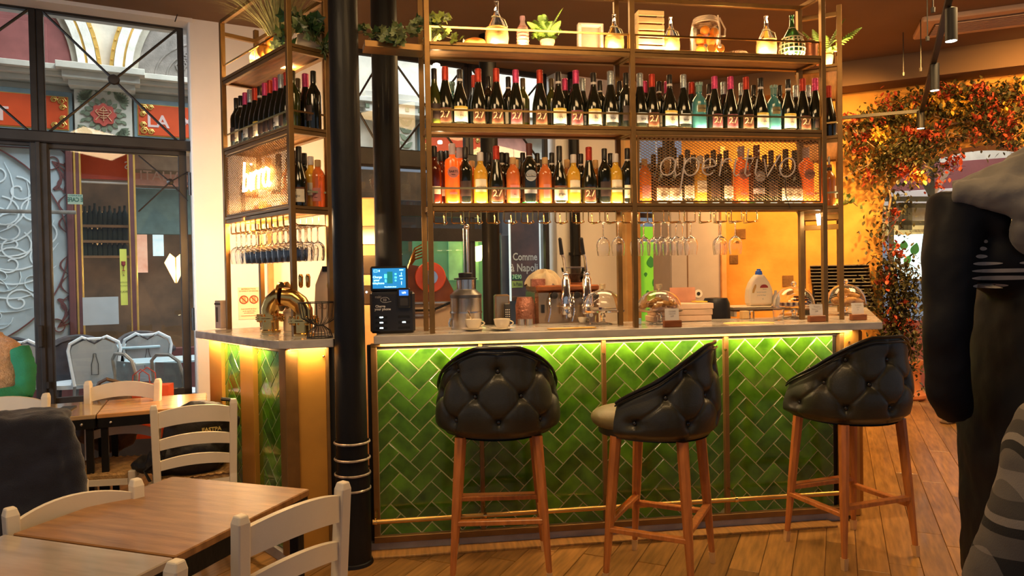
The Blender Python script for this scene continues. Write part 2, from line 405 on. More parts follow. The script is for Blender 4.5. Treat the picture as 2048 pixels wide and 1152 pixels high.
# plaster pier and wall right of the glazing
x2, x3 = gx(1105, 500)[0], gx(1232, 500)[0]
mb = MB(); mb.box(((x2 + x3) / 2, .05, 1.75), (x3 - x2, .30, 3.5), b=.01); struct('wall_back', mb, WHITEP, GO, GR)
mb = MB(); mb.tube([(x2 + .17, -.17, 0), (x2 + .17, -.17, 3.45)], .055, 12); mb.lathe([(.07, 0), (.07, .03)], 12, c=(x2 + .17, -.17, 1.6)); tag(part('drain_pipe', mb, BLACKI, None, GO, (0, 0, GR)), 'black vertical pipe fixed on the white plaster pier behind the coffee machine', 'pipe')
# door opening with lime green door panel, stone jambs
STONE = mat('amber_stone', (.66, .40, .16), .85, var=.22, vs_=3, bump=.5, bs=12)
xa, xb = gx(1262, 500)[0], gx(1322, 500)[0]
mb = MB(); mb.box(((x3 + xa) / 2, .0, 1.75), (xa - x3, .36, 3.5), b=.012); struct('trim_2', mb, STONE, GO, GR)
dr = struct('door_1', None, None, GO, GR, 'lime green door panel printed with dark leaves', None)
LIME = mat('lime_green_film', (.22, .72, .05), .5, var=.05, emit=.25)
LEAFG = mat('leaf_print', (.05, .36, .14), .5, var=0)
mb = MB(); mb.box(((xa + xb) / 2, .06, 1.25), (xb - xa, .04, 1.35)); part('door_panel', mb, LIME, dr)
mb = MB()
mb.box(((xa + xb) / 2, .05, 2.05), (xb - xa, .05, .05)); mb.box(((xa + xb) / 2, .05, 2.6), (xb - xa, .05, .05)); mb.box(((xa + xb) / 2, .05, .55), (xb - xa, .05, .05))
part('door_frame', mb, STEELD, dr)
g = MB(); g.box(((xa + xb) / 2, .06, 2.6), (xb - xa, .004, 1.6)); part('pane', g, PANE, dr)
def leafpoly(cx, cz, L, a, w=.5):
    P = []
    for k in range(13):
        t = k / 12; P.append((t * L, w * L * .5 * sin(pi * t ** .8)))
    for k in range(11, 0, -1):
        t = k / 12; P.append((t * L, -w * L * .5 * sin(pi * t ** .8)))
    return [(cx + x * cos(a) - y * sin(a), cz + x * sin(a) + y * cos(a)) for x, y in P]
for (px_, py_, L, a, w) in ((1302, 526, .13, 1.6, .9), (1291, 541, .05, -1.5, .8), (1306, 562, .14, .7, .8), (1295, 577, .05, -1.5, .8), (1303, 590, .07, -1.4, .8), (1315, 515, .12, 1.2, .6)):
    q = gx(px_, py_, .035); mb = MB(); mb.prism(leafpoly(q[0], q[1] - L * .4, L, a, w), .03, .038); part('printed_leaf', mb, LEAFG, dr)
xc = gx(1342, 500)[0]
mb = MB()
for k in range(5): mb.box((xb + .02 + k * (xc - xb) / 5, -.06 - .03 * (k % 2), 1.7), ((xc - xb) / 6, .06, 3.4), b=.008)
tag(part('folding_door_frame', mb, STEELD, None, GO, (0, 0, GR)), 'dark folded steel door leaves standing beside the lime green panel', 'door frame')

# arch wall: local frame x to the right along the wall (towards camera), y away from the room
AO = Vector((4.13, 6.9, 0)); AR = rad(-25)   # direction from far-left to near-right
def ax(px_, py_, v=0): return px_on(px_, py_, AO, AR, v)
ARCHW = mat('orange_lime_wall', (.72, .31, .045), .85, var=.30, vs_=2.2, bump=.45, bs=10, col2=(.82, .42, .09))
wl, wa = ax(1440, 600)[0], ax(1766, 600)[0]
SPR = 1.95; AW = 1.75; arx = wa + AW / 2
top = 3.22; P = [(wl - .4, 0), (wa, 0), (wa, SPR)]
arc = []
for k in range(0, 25):
    a = pi - pi * k / 24; arc.append((arx + AW / 2 * cos(a), SPR + .62 * sin(a)))
poly1 = [(wl - .4, 0), (wa, 0), (wa, SPR), (wa, 3.5), (wl - .4, 3.5)]
mb = MB(); mb.prism([(wl - .4, 0), (wa, 0), (wa, 3.5), (wl - .4, 3.5)], 0, .35)
for k in range(24):
    (xa_, za_), (xb2, zb2) = arc[k], arc[k + 1]; mb.prism([(xa_, za_), (xb2, zb2), (xb2, 3.5), (xa_, 3.5)], 0, .35)
mb.prism([(wa + AW, 0), (wa + AW + 3.5, 0), (wa + AW + 3.5, 3.5), (wa + AW, 3.5)], 0, .35)
wr = struct('wall_right', mb, ARCHW, AO, AR)
# soffit beam above the arch wall
mb = MB(); mb.box((.3, -.16, 3.34), (7.5, .34, .26)); struct('trim_3', mb, CEILM, AO, AR)
HOLE = mat('putlog_hole', (.20, .10, .035), .9, var=.3, bump=.6)
for (px_, py_, s_) in ((1482, 468, .10), (1468, 519, .09), (1576, 562, .11), (1760, 548, .07)):
    q = ax(px_, py_); mb = MB(); mb.box((q[0], -.004, q[1]), (s_, .012, s_ * 1.08), b=.003); part('hole_shade_patch', mb, HOLE, wr)  # dark flat patches paint the shade inside square wall holes
# louvred vent in the wall
SLAT = mat('dark_vent_slat', (.030, .024, .02), .4, var=.2)
vt = thing('louvre_vent', 'wide black louvred ventilation grille set in the orange wall behind the croissant dome', 'vent', AO, AR)
vx0, vz1 = ax(1616, 531); vx1, _ = ax(1738, 531); _, vz0 = ax(1680, 618)
mb = MB(); mb.box(((vx0 + vx1) / 2, .0, (vz0 + vz1) / 2), (vx1 - vx0 - .08, .02, vz1 - vz0)); part('backing', mb, BLACKP, vt)
n = 13
for k in range(n):
    z = vz1 - (k + .5) * (vz1 - vz0) / n; mb = MB(); mb.box(((vx0 + vx1) / 2 + .006 * k + random.uniform(-.01, .01), -.035, z), (vx1 - vx0 - .02, .05, .012), R=Matrix.Rotation(rad(-28), 4, 'X'), b=.002); part('slat', mb, SLAT, vt)
# glazing outside the arch
ag = struct('window_3', None, None, AO, AR, 'grey steel window behind the arch', None)
GREYF = mat('grey_green_steel', (.10, .12, .10), .45, var=.1)
def barq(p, q, w=.03, v=.75, m=GREYF, nm='window_frame'):
    a = ax(p[0], p[1], v); b = ax(q[0], q[1], v); mb = MB(); mb.bar((a[0], v, a[1]), (b[0], v, b[1]), w, .05); part(nm, mb, m, ag)
barq((1862, 300), (1864, 395), .05); barq((1772, 398), (1890, 398), .06); barq((1782, 398), (1784, 660), .05); barq((1890, 398), (1890, 800), .05)
barq((1864, 392), (1900, 335), .02, m=WHITEI, nm='brace_rod'); barq((1862, 390), (1835, 340), .02, nm='brace_rod'); barq((1770, 330), (1800, 372), .02, nm='brace_rod')
for x_ in (1802, 1810, 1819): barq((x_, 405), (x_, 460), .010, nm='glazing_bar')
for y_ in (411, 446): barq((1787, y_), (1860, y_), .010, nm='glazing_bar')
# back leaf of the passage beyond the arch: pale facade with a maroon band
CREAMF = mat('pale_facade_stone', (.60, .55, .42), .8, var=.15, bump=.2)
MARN = mat('maroon_paint', (.26, .085, .075), .5, var=.12)
OUT = struct('wall_outside_right', None, None, AO, AR, None, None)
def panel(px0, py0, px1, py1, v, m, nm, th=.03, par=OUT, f=ax):
    a = f(px0, py0, v); b = f(px1, py1, v); mb = MB(); mb.box(((a[0] + b[0]) / 2, v + th / 2, (a[1] + b[1]) / 2), (abs(b[0] - a[0]), th, abs(a[1] - b[1])), b=.002); return part(nm, mb, m, par)
panel(1740, 240, 2150, 460, 1.6, CREAMF, 'facade')
panel(1740, 335, 2150, 386, 1.55, MARN, 'maroon_band'); panel(1740, 386, 2150, 392, 1.5, WHITEP, 'cornice')
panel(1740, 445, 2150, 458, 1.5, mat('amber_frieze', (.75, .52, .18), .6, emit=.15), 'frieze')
panel(1740, 462, 2150, 470, 1.5, MARN, 'rail'); panel(1740, 640, 2150, 900, 1.6, MARN, 'lower_wall')
area_m('arch_passage_daylight', L2W(AO, AR, (wa + .9, .9, 3.4)), (1, 0, 0), (0, .25, -1), 1.6, .5, 11, 'day')
sg = thing('lit_poster', 'white backlit poster with green leaves beyond the arch', 'sign', AO, AR)
a = ax(1786, 470, 1.3); b = ax(1834, 560, 1.3)
WL = mat('backlit_white', (.75, .95, .95), .5, emit=1.0, ecol=(.66, .92, .9), var=.0)
mb = MB(); mb.box(((a[0] + b[0]) / 2 + .02, 1.33, (a[1] + b[1]) / 2), (b[0] - a[0] + .12, .04, a[1] - b[1])); part('panel', mb, WL, sg)
for (px_, py_, L, an, w) in ((1795, 492, .10, 2.0, .7), (1807, 492, .12, 1.5, .7), (1826, 500, .15, 1.3, .6), (1810, 520, .12, 1.1, .6), (1797, 520, .06, 2.3, .6)):
    q = ax(px_, py_, 1.29); mb = MB(); mb.prism(leafpoly(q[0], q[1] - L * .4, L, an, w), 1.285, 1.295); part('printed_leaf', mb, mat('poster_leaf', (.10, .42, .08), .5, var=0), sg)
ttext('lettering', 'LET', .07, INK, sg, (ax(1815, 545, 1.28)[0], 1.28, ax(1815, 545, 1.28)[1]))
# ------------------------------------------------------------------ facade across the passage (parallel to the glazing, 3 m out)
FV = 3.0
def fx(px_, py_, v=FV): return px_on(px_, py_, GO, GR, v)
FSTONE = mat('facade_limestone', (.62, .58, .48), .8, var=.16, vs_=4, bump=.35, bs=16)
REDS = mat('vermilion_sign', (.72, .085, .015), .45, var=.06)
BLUEG = mat('blue_grey_border', (.20, .28, .30), .6, var=.1)
GOLD = mat('gilding', (.70, .42, .10), .35, .5, var=.15)
SAGE = mat('sage_relief', (.20, .24, .15), .7, var=.25, bump=.3)
MAR = mat('maroon_frame', (.15, .05, .045), .5, var=.12)
DARKI = mat('dark_shop_interior', (.06, .045, .03), .7, var=.8, vs_=3, emit=.03, ecol=(1, .6, .3), col2=(.18, .10, .05))  # weak emission and warm noise paint in the shop's interior light
FAC = struct('wall_outside', None, None, GO, GR, None)
s0, s1 = fx(-60, 120)[0], fx(1130, 300)[0]
zc = 3.05
def fbox(x0, x1, z0, z1, v0, th, m, nm, par=None, b=.004):
    mb = MB(); mb.box(((x0 + x1) / 2, v0 - th / 2, (z0 + z1) / 2), (abs(x1 - x0), th, abs(z1 - z0)), b=b); return part(nm, mb, m, par or FAC)
fbox(s0 - 1.5, s1 + 1.5, 2.95, 6.4, FV + .35, .3, FSTONE, 'upper_wall')
# cornice courses
for z0, z1, th in ((3.60, 3.655, .22), (3.655, 3.70, .30), (3.70, 3.76, .38)): fbox(s0 - 1.5, s1 + 1.5, z0, z1, FV + .1, th, FSTONE, 'cornice')
fbox(s0 - 1.5, s1 + 1.5, 2.93, 3.0, FV + .08, .16, FSTONE, 'string_course')
# pedestal under the arches + medallion pilaster
p0_, p1_ = fx(150, 230)[0], fx(264, 230)[0]
def pilaster(x0, x1):
    w = x1 - x0
    for z0, z1, e, th in ((3.56, 3.62, .04, .34), (3.62, 3.70, .09, .42), (3.70, 3.77, .14, .50)): fbox(x0 - e, x1 + e, z0, z1, FV + .1, th, FSTONE, 'capital')
    fbox(x0, x1, 3.0, 3.56, FV + .05, .12, FSTONE, 'pilaster_panel')
    cx, cz = (x0 + x1) / 2, 3.29
    mb = MB()
    for sx in (-1, 1):
        for sz in (-1, 1):
            for k in range(9):
                a = atan2(sz, sx) + (k - 4) * .30
                mb.prism(leafpoly(cx + sx * w * .27, cz + sz * .17, .105, a, .38), FV - .085, FV - .068)
    for k in range(16):
        a = k * pi / 8; mb.prism(leafpoly(cx + .125 * cos(a), cz + .125 * sin(a), .07, a, .7), FV - .09, FV - .068)
    for sx in (-1, 1):
        for k in range(5): mb.prism(leafpoly(cx + sx * w * .40, cz + (k - 2) * .09, .07, pi / 2 + sx * .9, .5), FV - .085, FV - .068)
    for k in range(4): mb.prism(leafpoly(cx + (k - 1.5) * .09, cz + .235, .06, pi / 2 + .6 * (1 if k % 2 else -1), .5), FV - .085, FV - .068); mb.prism(leafpoly(cx + (k - 1.5) * .09, cz - .235, .06, -pi / 2 + .6 * (1 if k % 2 else -1), .5), FV - .085, FV - .068)
    part('leaf_relief', mb, SAGE, FAC)
    mb = MB(); P = []
    for k in range(48):
        a = 2 * pi * k / 48; r = .118 + .012 * cos(8 * a); P.append((cx + r * cos(a), cz + r * sin(a)))
    mb.prism(P, FV - .105, FV - .07); part('medallion', mb, mat('medallion_red', (.55, .09, .06), .5), FAC)
    mb = MB()
    for z, r in ((.045, .04), (.02, .05), (-.01, .045), (-.035, .03)): mb.tube([(cx - r, FV - .112, cz + z), (cx, FV - .125, cz + z - .01), (cx + r, FV - .112, cz + z)], .006, 5)
    mb.tube([(cx - .03, FV - .115, cz + .05), (cx, FV - .12, cz + .085), (cx + .03, FV - .115, cz + .05)], .006, 5)
    mb.tube([(cx, FV - .115, cz + .07), (cx, FV - .12, cz - .075)], .005, 5)
    for sx in (-1, 1): mb.tube([(cx + sx * (.045 + .012 * t), FV - .112, cz + .05 - .10 * t / 4 + .0 * t) if 0 else (cx + sx * (.058 + .02 * sin(t * 1.6)), FV - .112, cz + .055 - .025 * t) for t in range(6)], .006, 5)
    part('medallion_relief', mb, mat('salmon_gilt', (.72, .40, .20), .5), FAC)
pilaster(p0_, p1_)
# sign fascias with scroll corners
def fascia(x0, x1, z0=3.04, z1=3.52, corners=(1, 1), txt=None):
    fbox(x0, x1, z0, z1, FV + .06, .10, BLUEG, 'sign_border'); fbox(x0 + .035, x1 - .035, z0 + .055, z1 - .055, FV - .035, .015, GOLD, 'gilt_line')
    fbox(x0 + .045, x1 - .045, z0 + .065, z1 - .065, FV - .045, .015, REDS, 'sign_field')
    mb = MB()
    for sx in ((0, x0 + .05, 1), (1, x1 - .05, -1)):
        if not corners[sx[0]]: continue
        for zz, dz in ((z0 + .06, 1), (z1 - .06, -1)):
            for (ox, oz, r) in ((.05, .05, .045), (.12, .04, .035), (.04, .12, .035)):
                mb.tube([(sx[1] + sx[2] * ox + r * (1 - t / 14) * cos(t), FV - .068, zz + dz * oz + r * (1 - t / 14) * sin(t)) for t in range(0, 12)], .008, 5)
    part('scroll_corner', mb, GOLD, FAC)
fascia(p1_ + .02, p1_ + 1.5, txt='LA M'); fascia(p0_ - 1.9, p0_ - .02)
PINKL = mat('pale_pink_letters', (.80, .58, .52), .6, var=0)
q = fx(312, 243, FV - .06); ttext('lettering', 'LA', .20, PINKL, FAC, (q[0] + .02, FV - .062, q[1] - .005), bold=.004, ext=.004)
q = fx(369, 245, FV - .06); ttext('lettering', 'M', .20, PINKL, FAC, (q[0] + .03, FV - .062, q[1]), bold=.004, ext=.004)
q = fx(3, 228, FV - .06); ttext('lettering', 'T', .21, PINKL, FAC, (q[0], FV - .062, q[1]), bold=.004, ext=.004)
# arches above
def archring(cx, r0, r1, m, v0, th, nm, n=28):
    mb = MB()
    for k in range(n):
        a, b = pi * k / n, pi * (k + 1) / n
        mb.prism([(cx + r0 * cos(a), 3.76 + r0 * 1.25 * sin(a)), (cx + r1 * cos(a), 3.76 + r1 * 1.25 * sin(a)), (cx + r1 * cos(b), 3.76 + r1 * 1.25 * sin(b)), (cx + r0 * cos(b), 3.76 + r0 * 1.25 * sin(b))], v0 - th, v0)
    part(nm, mb, m, FAC)
WSTONE = mat('white_archivolt', (.74, .71, .62), .7, var=.12, bump=.3)
TAUPE = mat('taupe_tympanum', (.22, .19, .16), .8, var=.3, bump=.5)
mid = (p0_ + p1_) / 2 + .03
for cx, inn in ((mid - 1.12, MARN), (mid + 1.12, TAUPE)):
    archring(cx, .86, .93, WSTONE, FV + .05, .14, 'archivolt'); archring(cx, .93, .955, GOLD, FV + .05, .10, 'gilt_bead'); archring(cx, .955, 1.04, WSTONE, FV + .05, .12, 'archivolt'); archring(cx, 1.045, 1.085, GOLD, FV + .05, .09, 'dentil_band')
    archring(cx, .80, .86, mat('arch_shadow_stone', (.42, .38, .30), .8, bump=.3), FV + .05, .08, 'reveal')
    mb = MB(); P = [(cx + .80 * cos(pi * k / 24), 3.76 + 1.0 * sin(pi * k / 24)) for k in range(25)]; mb.prism(P, FV + .0, FV + .05); part('tympanum', mb, inn, FAC)
    mb = MB()
    for k in range(36):
        a = pi * (k + .5) / 36; mb.lathe([(.001, -.01), (.013, 0), (.001, .012)], 6, M=Matrix.Translation((cx + 1.065 * cos(a), FV - .045, 3.76 + 1.065 * 1.25 * sin(a))) @ Matrix.Rotation(pi / 2, 4, 'X'))
    part('dentil_bead', mb, GOLD, FAC, kind='stuff')
for cx in (mid + 1.12,):
    mb = MB()
    for r in (.62, .5): mb.tube([(cx + r * cos(pi * k / 20), FV - .0, 3.80 + r * .75 * sin(pi * k / 20)) for k in range(21)], .014, 6)
    for k in range(7): mb.tube([(cx - .35 + .02 * k + .05 * cos(t), FV - .01, 3.95 + .05 * k * .6 + .05 * sin(t)) for t in range(7)], .012, 5)
    part('stucco_scroll', mb, TAUPE, FAC)
fbox(mid - 2.1, mid - .55, 3.78, 4.25, FV - .0, .03, MARN, 'hanging_cloth')
# second fascia and pilaster seen above the bar
b0, b1 = fx(716, 240)[0], fx(742, 240)[0]
fbox(fx(748, 240)[0], fx(826, 240)[0], 3.0, 3.56, FV + .05, .12, FSTONE, 'pilaster_panel')
mb = MB(); cxa = fx(812, 240)[0]
for k in range(5):
    for sx in (-1, 1): mb.prism(leafpoly(cxa - .03, 3.07 + k * .10, .12, pi / 2 + sx * .8, .5), FV - .09, FV - .068)
part('leaf_relief', mb, SAGE, FAC)
fascia(fx(836, 240)[0], fx(962, 240)[0]); fbox(fx(720, 160)[0], fx(1110, 160)[0], 3.58, 3.85, FV + .1, .34, FSTONE, 'capital')
for k in range(26):
    x = fx(720, 160)[0] + k * .09
    if k % 2 == 0: fbox(x, x + .05, 3.62, 3.68, FV - .2, .05, SAGE, 'dentil')
mb = MB(); mb.box((1.2, FV, 4.0), (1.0, .12, .5)); part('pediment', mb, WSTONE, FAC)
fbox(fx(985, 330)[0], fx(1050, 330)[0], 2.6, 3.5, FV + .02, .06, mat('salmon_panel', (.62, .28, .20), .6), 'salmon_panel')
# shopfront below the fascias
fbox(s0 - 1.5, s1 + 1.5, 0, .62, FV + .08, .12, MAR, 'stallriser')
def shopf(px0, py0, px1, py1, v, m, nm): a = fx(px0, py0, v); b = fx(px1, py1, v); fbox(a[0], b[0], b[1], a[1], v, .04, m, nm)
shopf(158, 300, 268, 362, FV + .3, REDS, 'inner_sign_board'); shopf(158, 362, 268, 370, FV + .28, WHITEP, 'inner_trim'); shopf(268, 300, 420, 346, FV + .4, mat('beige_soffit', (.50, .40, .32), .7), 'soffit'); shopf(268, 346, 420, 376, FV + .38, mat('salmon_band', (.58, .30, .22), .7), 'salmon_band')
q = fx(322, 352, FV + .3); ttext('lettering', 'ITALIA', .16, mat('faded_letters', (.62, .42, .34), .7, var=0), FAC, (q[0], FV + .33, q[1])); q = fx(254, 333, FV + .3); ttext('lettering', 'S', .13, WHITEI, FAC, (q[0], FV + .24, q[1]), mirror=True)
shopf(268, 376, 420, 470, FV + .5, mat('teal_partition', (.12, .19, .18), .7), 'partition')
ZI = FV + .9
mb = MB(); mb.box(((s0 + s1) / 2, ZI + .05, 1.5), (s1 - s0 + 2, .1, 3.0)); part('shop_back_wall', mb, DARKI, FAC)
# gilt and maroon posts
def fpost(px_, w, m, v=FV, z0=.3, z1=2.95, th=.10):
    x = fx(px_, 500)[0]; fbox(x - w / 2, x + w / 2, z0, z1, v + .05, th, m, 'shopfront_post', b=.01)
for px_, w, m in ((143, .07, MAR), (154, .025, GOLD), (160, .05, MAR), (164, .02, GOLD), (266, .06, MAR), (272, .025, GOLD), (261, .02, GOLD)): fpost(px_, w, m)
# ornamental etched window
ow0, ow1 = s0 - .7, fx(139, 500)[0]; oz0, oz1 = .72, 2.9
ICE = mat('etched_glass_ground', (.42, .52, .56), .5, var=.25, vs_=3)
ICEW = mat('etched_white_ornament', (.80, .92, .96), .5, var=.04)
ew = struct('window_4', None, None, GO, GR, 'etched ornamental shop window ringed in maroon')
ogl = MB(); ogl.box(((ow0 + ow1) / 2, FV + .02, (oz0 + oz1) / 2), (ow1 - ow0, .02, oz1 - oz0)); part('etched_pane', ogl, ICE, ew)
R_ = 1.15; ccx = fx(137, 500)[0] - R_; ccz = fx(0, 488)[1]
def ribbon(pts, w, m, nm, v=FV - .0, tap=False):
    mb = MB(); n = len(pts)
    mb.tube([(p[0], v, p[1]) for p in pts], [w * (.25 + .75 * sin(pi * i / (n - 1))) if tap else w for i in range(n)], 4, flat=.35); return mb
def spiral(cx, cz, r, a0, turns, d=1, n=22): return [(cx + r * (1 - .88 * t / n) * cos(a0 + d * turns * 2 * pi * t / n), cz + r * (1 - .88 * t / n) * sin(a0 + d * turns * 2 * pi * t / n)) for t in range(n + 1)]
allm = MB()
def addto(big, mb): big.add(mb.v, mb.f, True)
random.seed(11)
wh = MB()
for k in range(22):                       # lily-like fans and scrolls inside the circle
    for ring_, rr in ((.30, .14), (.56, .16), (.80, .13)):
        a = k * 2 * pi / 22 + ring_ * 3
        if ring_ < .5 and k % 2: continue
        addto(wh, ribbon(spiral(ccx + R_ * ring_ * cos(a), ccz + R_ * ring_ * sin(a), R_ * rr, a + 1, 1.25, 1 if k % 2 else -1), .011, None, ''))
for k in range(26):
    a = k * 2 * pi / 26
    addto(wh, ribbon([(ccx + R_ * (.42 + .5 * t) * cos(a + .5 * t * t), ccz + R_ * (.42 + .5 * t) * sin(a + .5 * t * t)) for t in [i / 8 for i in range(9)]], .012, None, '', tap=True))
for k in range(9):
    a = k * 2 * pi / 9
    addto(wh, ribbon([(ccx + R_ * (.05 + .36 * sin(pi * t)) * cos(a + .5 * (t - .5)), ccz + R_ * (.05 + .36 * sin(pi * t)) * sin(a + .5 * (t - .5))) for t in [i / 10 for i in range(11)]], .010, None, ''))
part('etched_scrollwork', wh, ICEW, ew, kind='stuff')
mr = MB()
for r_, w_ in ((1.0, .028),): addto(mr, ribbon([(ccx + R_ * r_ * cos(2 * pi * k / 60), ccz + R_ * r_ * sin(2 * pi * k / 60)) for k in range(61)], w_, None, ''))
part('maroon_ring', mr, MAR, ew)
# corner ornament, upper and lower right
for up in (1, -1):
    mo = MB(); cz_ = ccz + up * R_ * 1.0; cx_ = ccx + R_ * .78
    c1 = fx(103, 322) if up > 0 else fx(115, 655)
    addto(mo, ribbon(spiral(c1[0], c1[1], .17, 0, 1.5, up), .018, None, ''))
    for k, (dx, dz, L) in enumerate(((.22, -.10, .30), (.24, -.32, .42), (.10, -.30, .36), (.26, .06, .24))):
        addto(mo, ribbon([(c1[0] + dx * .3 * (1 + t) + .10 * sin(pi * t), c1[1] + up * (dz * .2 - L * t)) if 0 else (c1[0] + dx * t + .06 * sin(2 * pi * t), c1[1] + up * (dz - .0) * t - up * L * .35 * sin(pi * t)) for t in [i / 10 for i in range(11)]], .02, None, '', tap=True))
    for k in range(3): addto(mo, ribbon([(ow1 - .02 - .07 * sin(pi * t), c1[1] - up * (.15 + .22 * k) - up * .2 * t) for t in [i / 8 for i in range(9)]], .014, None, '', tap=True))
    part('corner_ornament', mo, MAR, ew)
fbox(ow0, ow1, oz1 - .02, oz1 + .06, FV + .02, .08, MAR, 'window_head', ew); fbox(ow0, ow1, oz0 - .08, oz0, FV + .02, .08, MAR, 'window_sill', ew)
# scaffold-like grey rail across the window
q = fx(0, 423, FV - .12); q2 = fx(152, 425, FV - .12); mb = MB(); mb.tube([(q[0] - .8, FV - .12, q[1]), (q2[0], FV - .12, q2[1])], .022, 8); part('rail', mb, mat('weathered_grey_metal', (.30, .28, .24), .4, .4, var=.3), FAC)
# hanging sheet sign with mirrored writing
sgn = thing('hanging_notice', 'small pale blue notice with reversed lettering taped on the glass beside gilt posts', 'sign', GO, GR)
a = gx(135, 388, .06); b = gx(166, 409, .06); mb = MB(); mb.box(((a[0] + b[0]) / 2, .06, (a[1] + b[1]) / 2), (b[0] - a[0], .004, a[1] - b[1])); part('card', mb, mat('pale_blue_card', (.45, .80, .88), .5, var=0), sgn)
ttext('lettering', 'E CAFE', .045, mat('teal_ink', (.02, .22, .26), .5, var=0), sgn, ((a[0] + b[0]) / 2, .055, (a[1] + b[1]) / 2 - .005), mirror=True, bold=.001, xscale=.72)
ttext('lettering', 'BAR & RESTO', .014, mat('teal_ink', (.02, .22, .26)), sgn, ((a[0] + b[0]) / 2, .055, (a[1] + b[1]) / 2 + .027), mirror=True)
# interior of the shop: shelves, bottles, dark chair backs, posters, lamp
sh = thing('back_bar_shelf', 'dim shelving with bottles inside the shop across the passage', 'shelf', GO, GR)
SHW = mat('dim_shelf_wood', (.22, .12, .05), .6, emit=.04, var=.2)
for py_ in (452, 483, 514): 
    a = fx(166, py_, ZI - .2); b = fx(258, py_, ZI - .2); mb = MB(); mb.box(((a[0] + b[0]) / 2, ZI - .15, a[1]), (b[0] - a[0], .2, .03)); part('shelf_board', mb, SHW, sh)
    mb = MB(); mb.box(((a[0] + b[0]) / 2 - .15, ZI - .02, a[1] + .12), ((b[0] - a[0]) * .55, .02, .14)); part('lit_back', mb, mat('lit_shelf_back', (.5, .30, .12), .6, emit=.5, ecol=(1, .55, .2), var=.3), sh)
bt = MB(); bt.lathe([(.035, 0), (.037, .15), (.014, .21), (.014, .27)], 8); btm = bt.mesh('far_bottle', mat('far_bottle_glass', (.03, .035, .02), .2, var=.3))
n_ = 0
for py_ in (452, 483, 514):
    for k in range(9):
        a = fx(170 + k * 10, py_, ZI - .2); o = link('bottle', btm, None, L2W(GO, GR, (a[0], ZI - .17, a[1] + .015)), (0, 0, 0)); o.scale = (1, 1, random.uniform(.7, 1.0))
        tag(o, f'tiny dark bottle, {["top","middle","bottom"][[452,483,514].index(py_)]} shelf of the shop across, {ORD[k]} from post', 'bottle', 'bottles in the shop across the passage'); n_ += 1
def fsheet(name, px0, py0, px1, py1, v, m, lab, cat, th=.01):
    a = fx(px0, py0, v); b = fx(px1, py1, v); mb = MB(); mb.box(((a[0] + b[0]) / 2, v, (a[1] + b[1]) / 2), (b[0] - a[0], th, a[1] - b[1])); t = thing(name, lab, cat, GO, GR); part('panel', mb, m, t); return t, ((a[0] + b[0]) / 2, (a[1] + b[1]) / 2), (b[0] - a[0], a[1] - b[1])
t, c, s = fsheet('menu_board', 239, 498, 256, 610, FV + .02, mat('yellow_menu', (.70, .72, .12), .5, emit=.15, var=.0), 'tall narrow yellow menu board on the shopfront across the passage', 'sign')
for k, (z, l) in enumerate(((.17, 'VIN'), (.02, 'A'), (-.06, 'DEGUSTATION'), (-.10, 'BOUTIQUE'), (-.17, 'CAVE'))): ttext('lettering', l, .03 if len(l) < 5 else .014, INK, t, (c[0], FV + .01, c[1] + z))
mb = MB(); mb.lathe([(.004, 0), (.02, .004), (.004, .01), (.004, .05), (.022, .07), (.02, .11)], 8, c=(c[0], FV - .0, c[1] + .07)); part('glass_drawing', mb, mat('wine_red_print', (.35, .04, .03), .5), t)
fsheet('white_panel', 165, 595, 238, 648, FV - .3, mat('grey_white_panel', (.50, .52, .52), .5, var=.05), 'blank pale grey panel standing behind the terrace chairs', 'panel')
fsheet('screen', 273, 468, 296, 545, ZI - .1, mat('red_white_screen', (.75, .35, .22), .5, emit=.7, var=.6, vs_=4, col2=(.8, .85, .8)), 'glowing red and white screen inside the shop beside the lamp', 'screen')
fsheet('screen', 305, 468, 328, 512, ZI - .1, mat('white_blue_screen', (.6, .75, .8), .5, emit=.8, var=.4, vs_=12), 'glowing pale blue screen inside the shop', 'screen')
t, c, s = fsheet('grey_blue_partition', 272, 400, 376, 470, ZI - .25, mat('grey_blue_partition', (.17, .24, .23), .7, var=.1), 'grey blue partition board inside the shop above the screens', 'panel')
# lamp with orange shades
lt = thing('wall_lamp', 'fan shaped glowing amber glass lamp inside the shop', 'lamp', GO, GR)
LAMPM = mat('amber_lamp_glass', (1, .55, .15), .4, emit=3.2, ecol=(1, .62, .22), var=.0)
for dx, sgn_ in ((-.062, -1), (.062, 1)):
    a = fx(352, 562, FV + .1); mb = MB(); mb.prism([(a[0], a[1] - .02), (a[0] + sgn_ * .012, a[1] - .02), (a[0] + sgn_ * .12, a[1] + .22), (a[0] + sgn_ * .06, a[1] + .33), (a[0] + sgn_ * .006, a[1] + .28)], FV + .06, FV + .12); part('lamp_shade', mb, LAMPM, lt)
mb = MB(); mb.tube([(a[0], FV + .05, a[1] - .03), (a[0], FV + .05, a[1] + .28)], .006, 6); part('lamp_frame', mb, BRASS, lt)
pl_ = bpy.data.lights.new('amber_lamp', 'POINT'); pl_.energy = 6; pl_.color = kel('warm'); po = bpy.data.objects.new('amber_lamp', pl_); COL.objects.link(po); po.location = L2W(GO, GR, (a[0], FV - .1, a[1] + .1))
# dark clothed figures inside are left as reflections; passage paving
mb = MB(); mb.box((-1, 1.7, .0), (12, 3.2, .06)); struct('trim_4', mb, mat('grey_passage_paving', (.30, .28, .26), .5, var=.2, vs_=3), GO, GR)

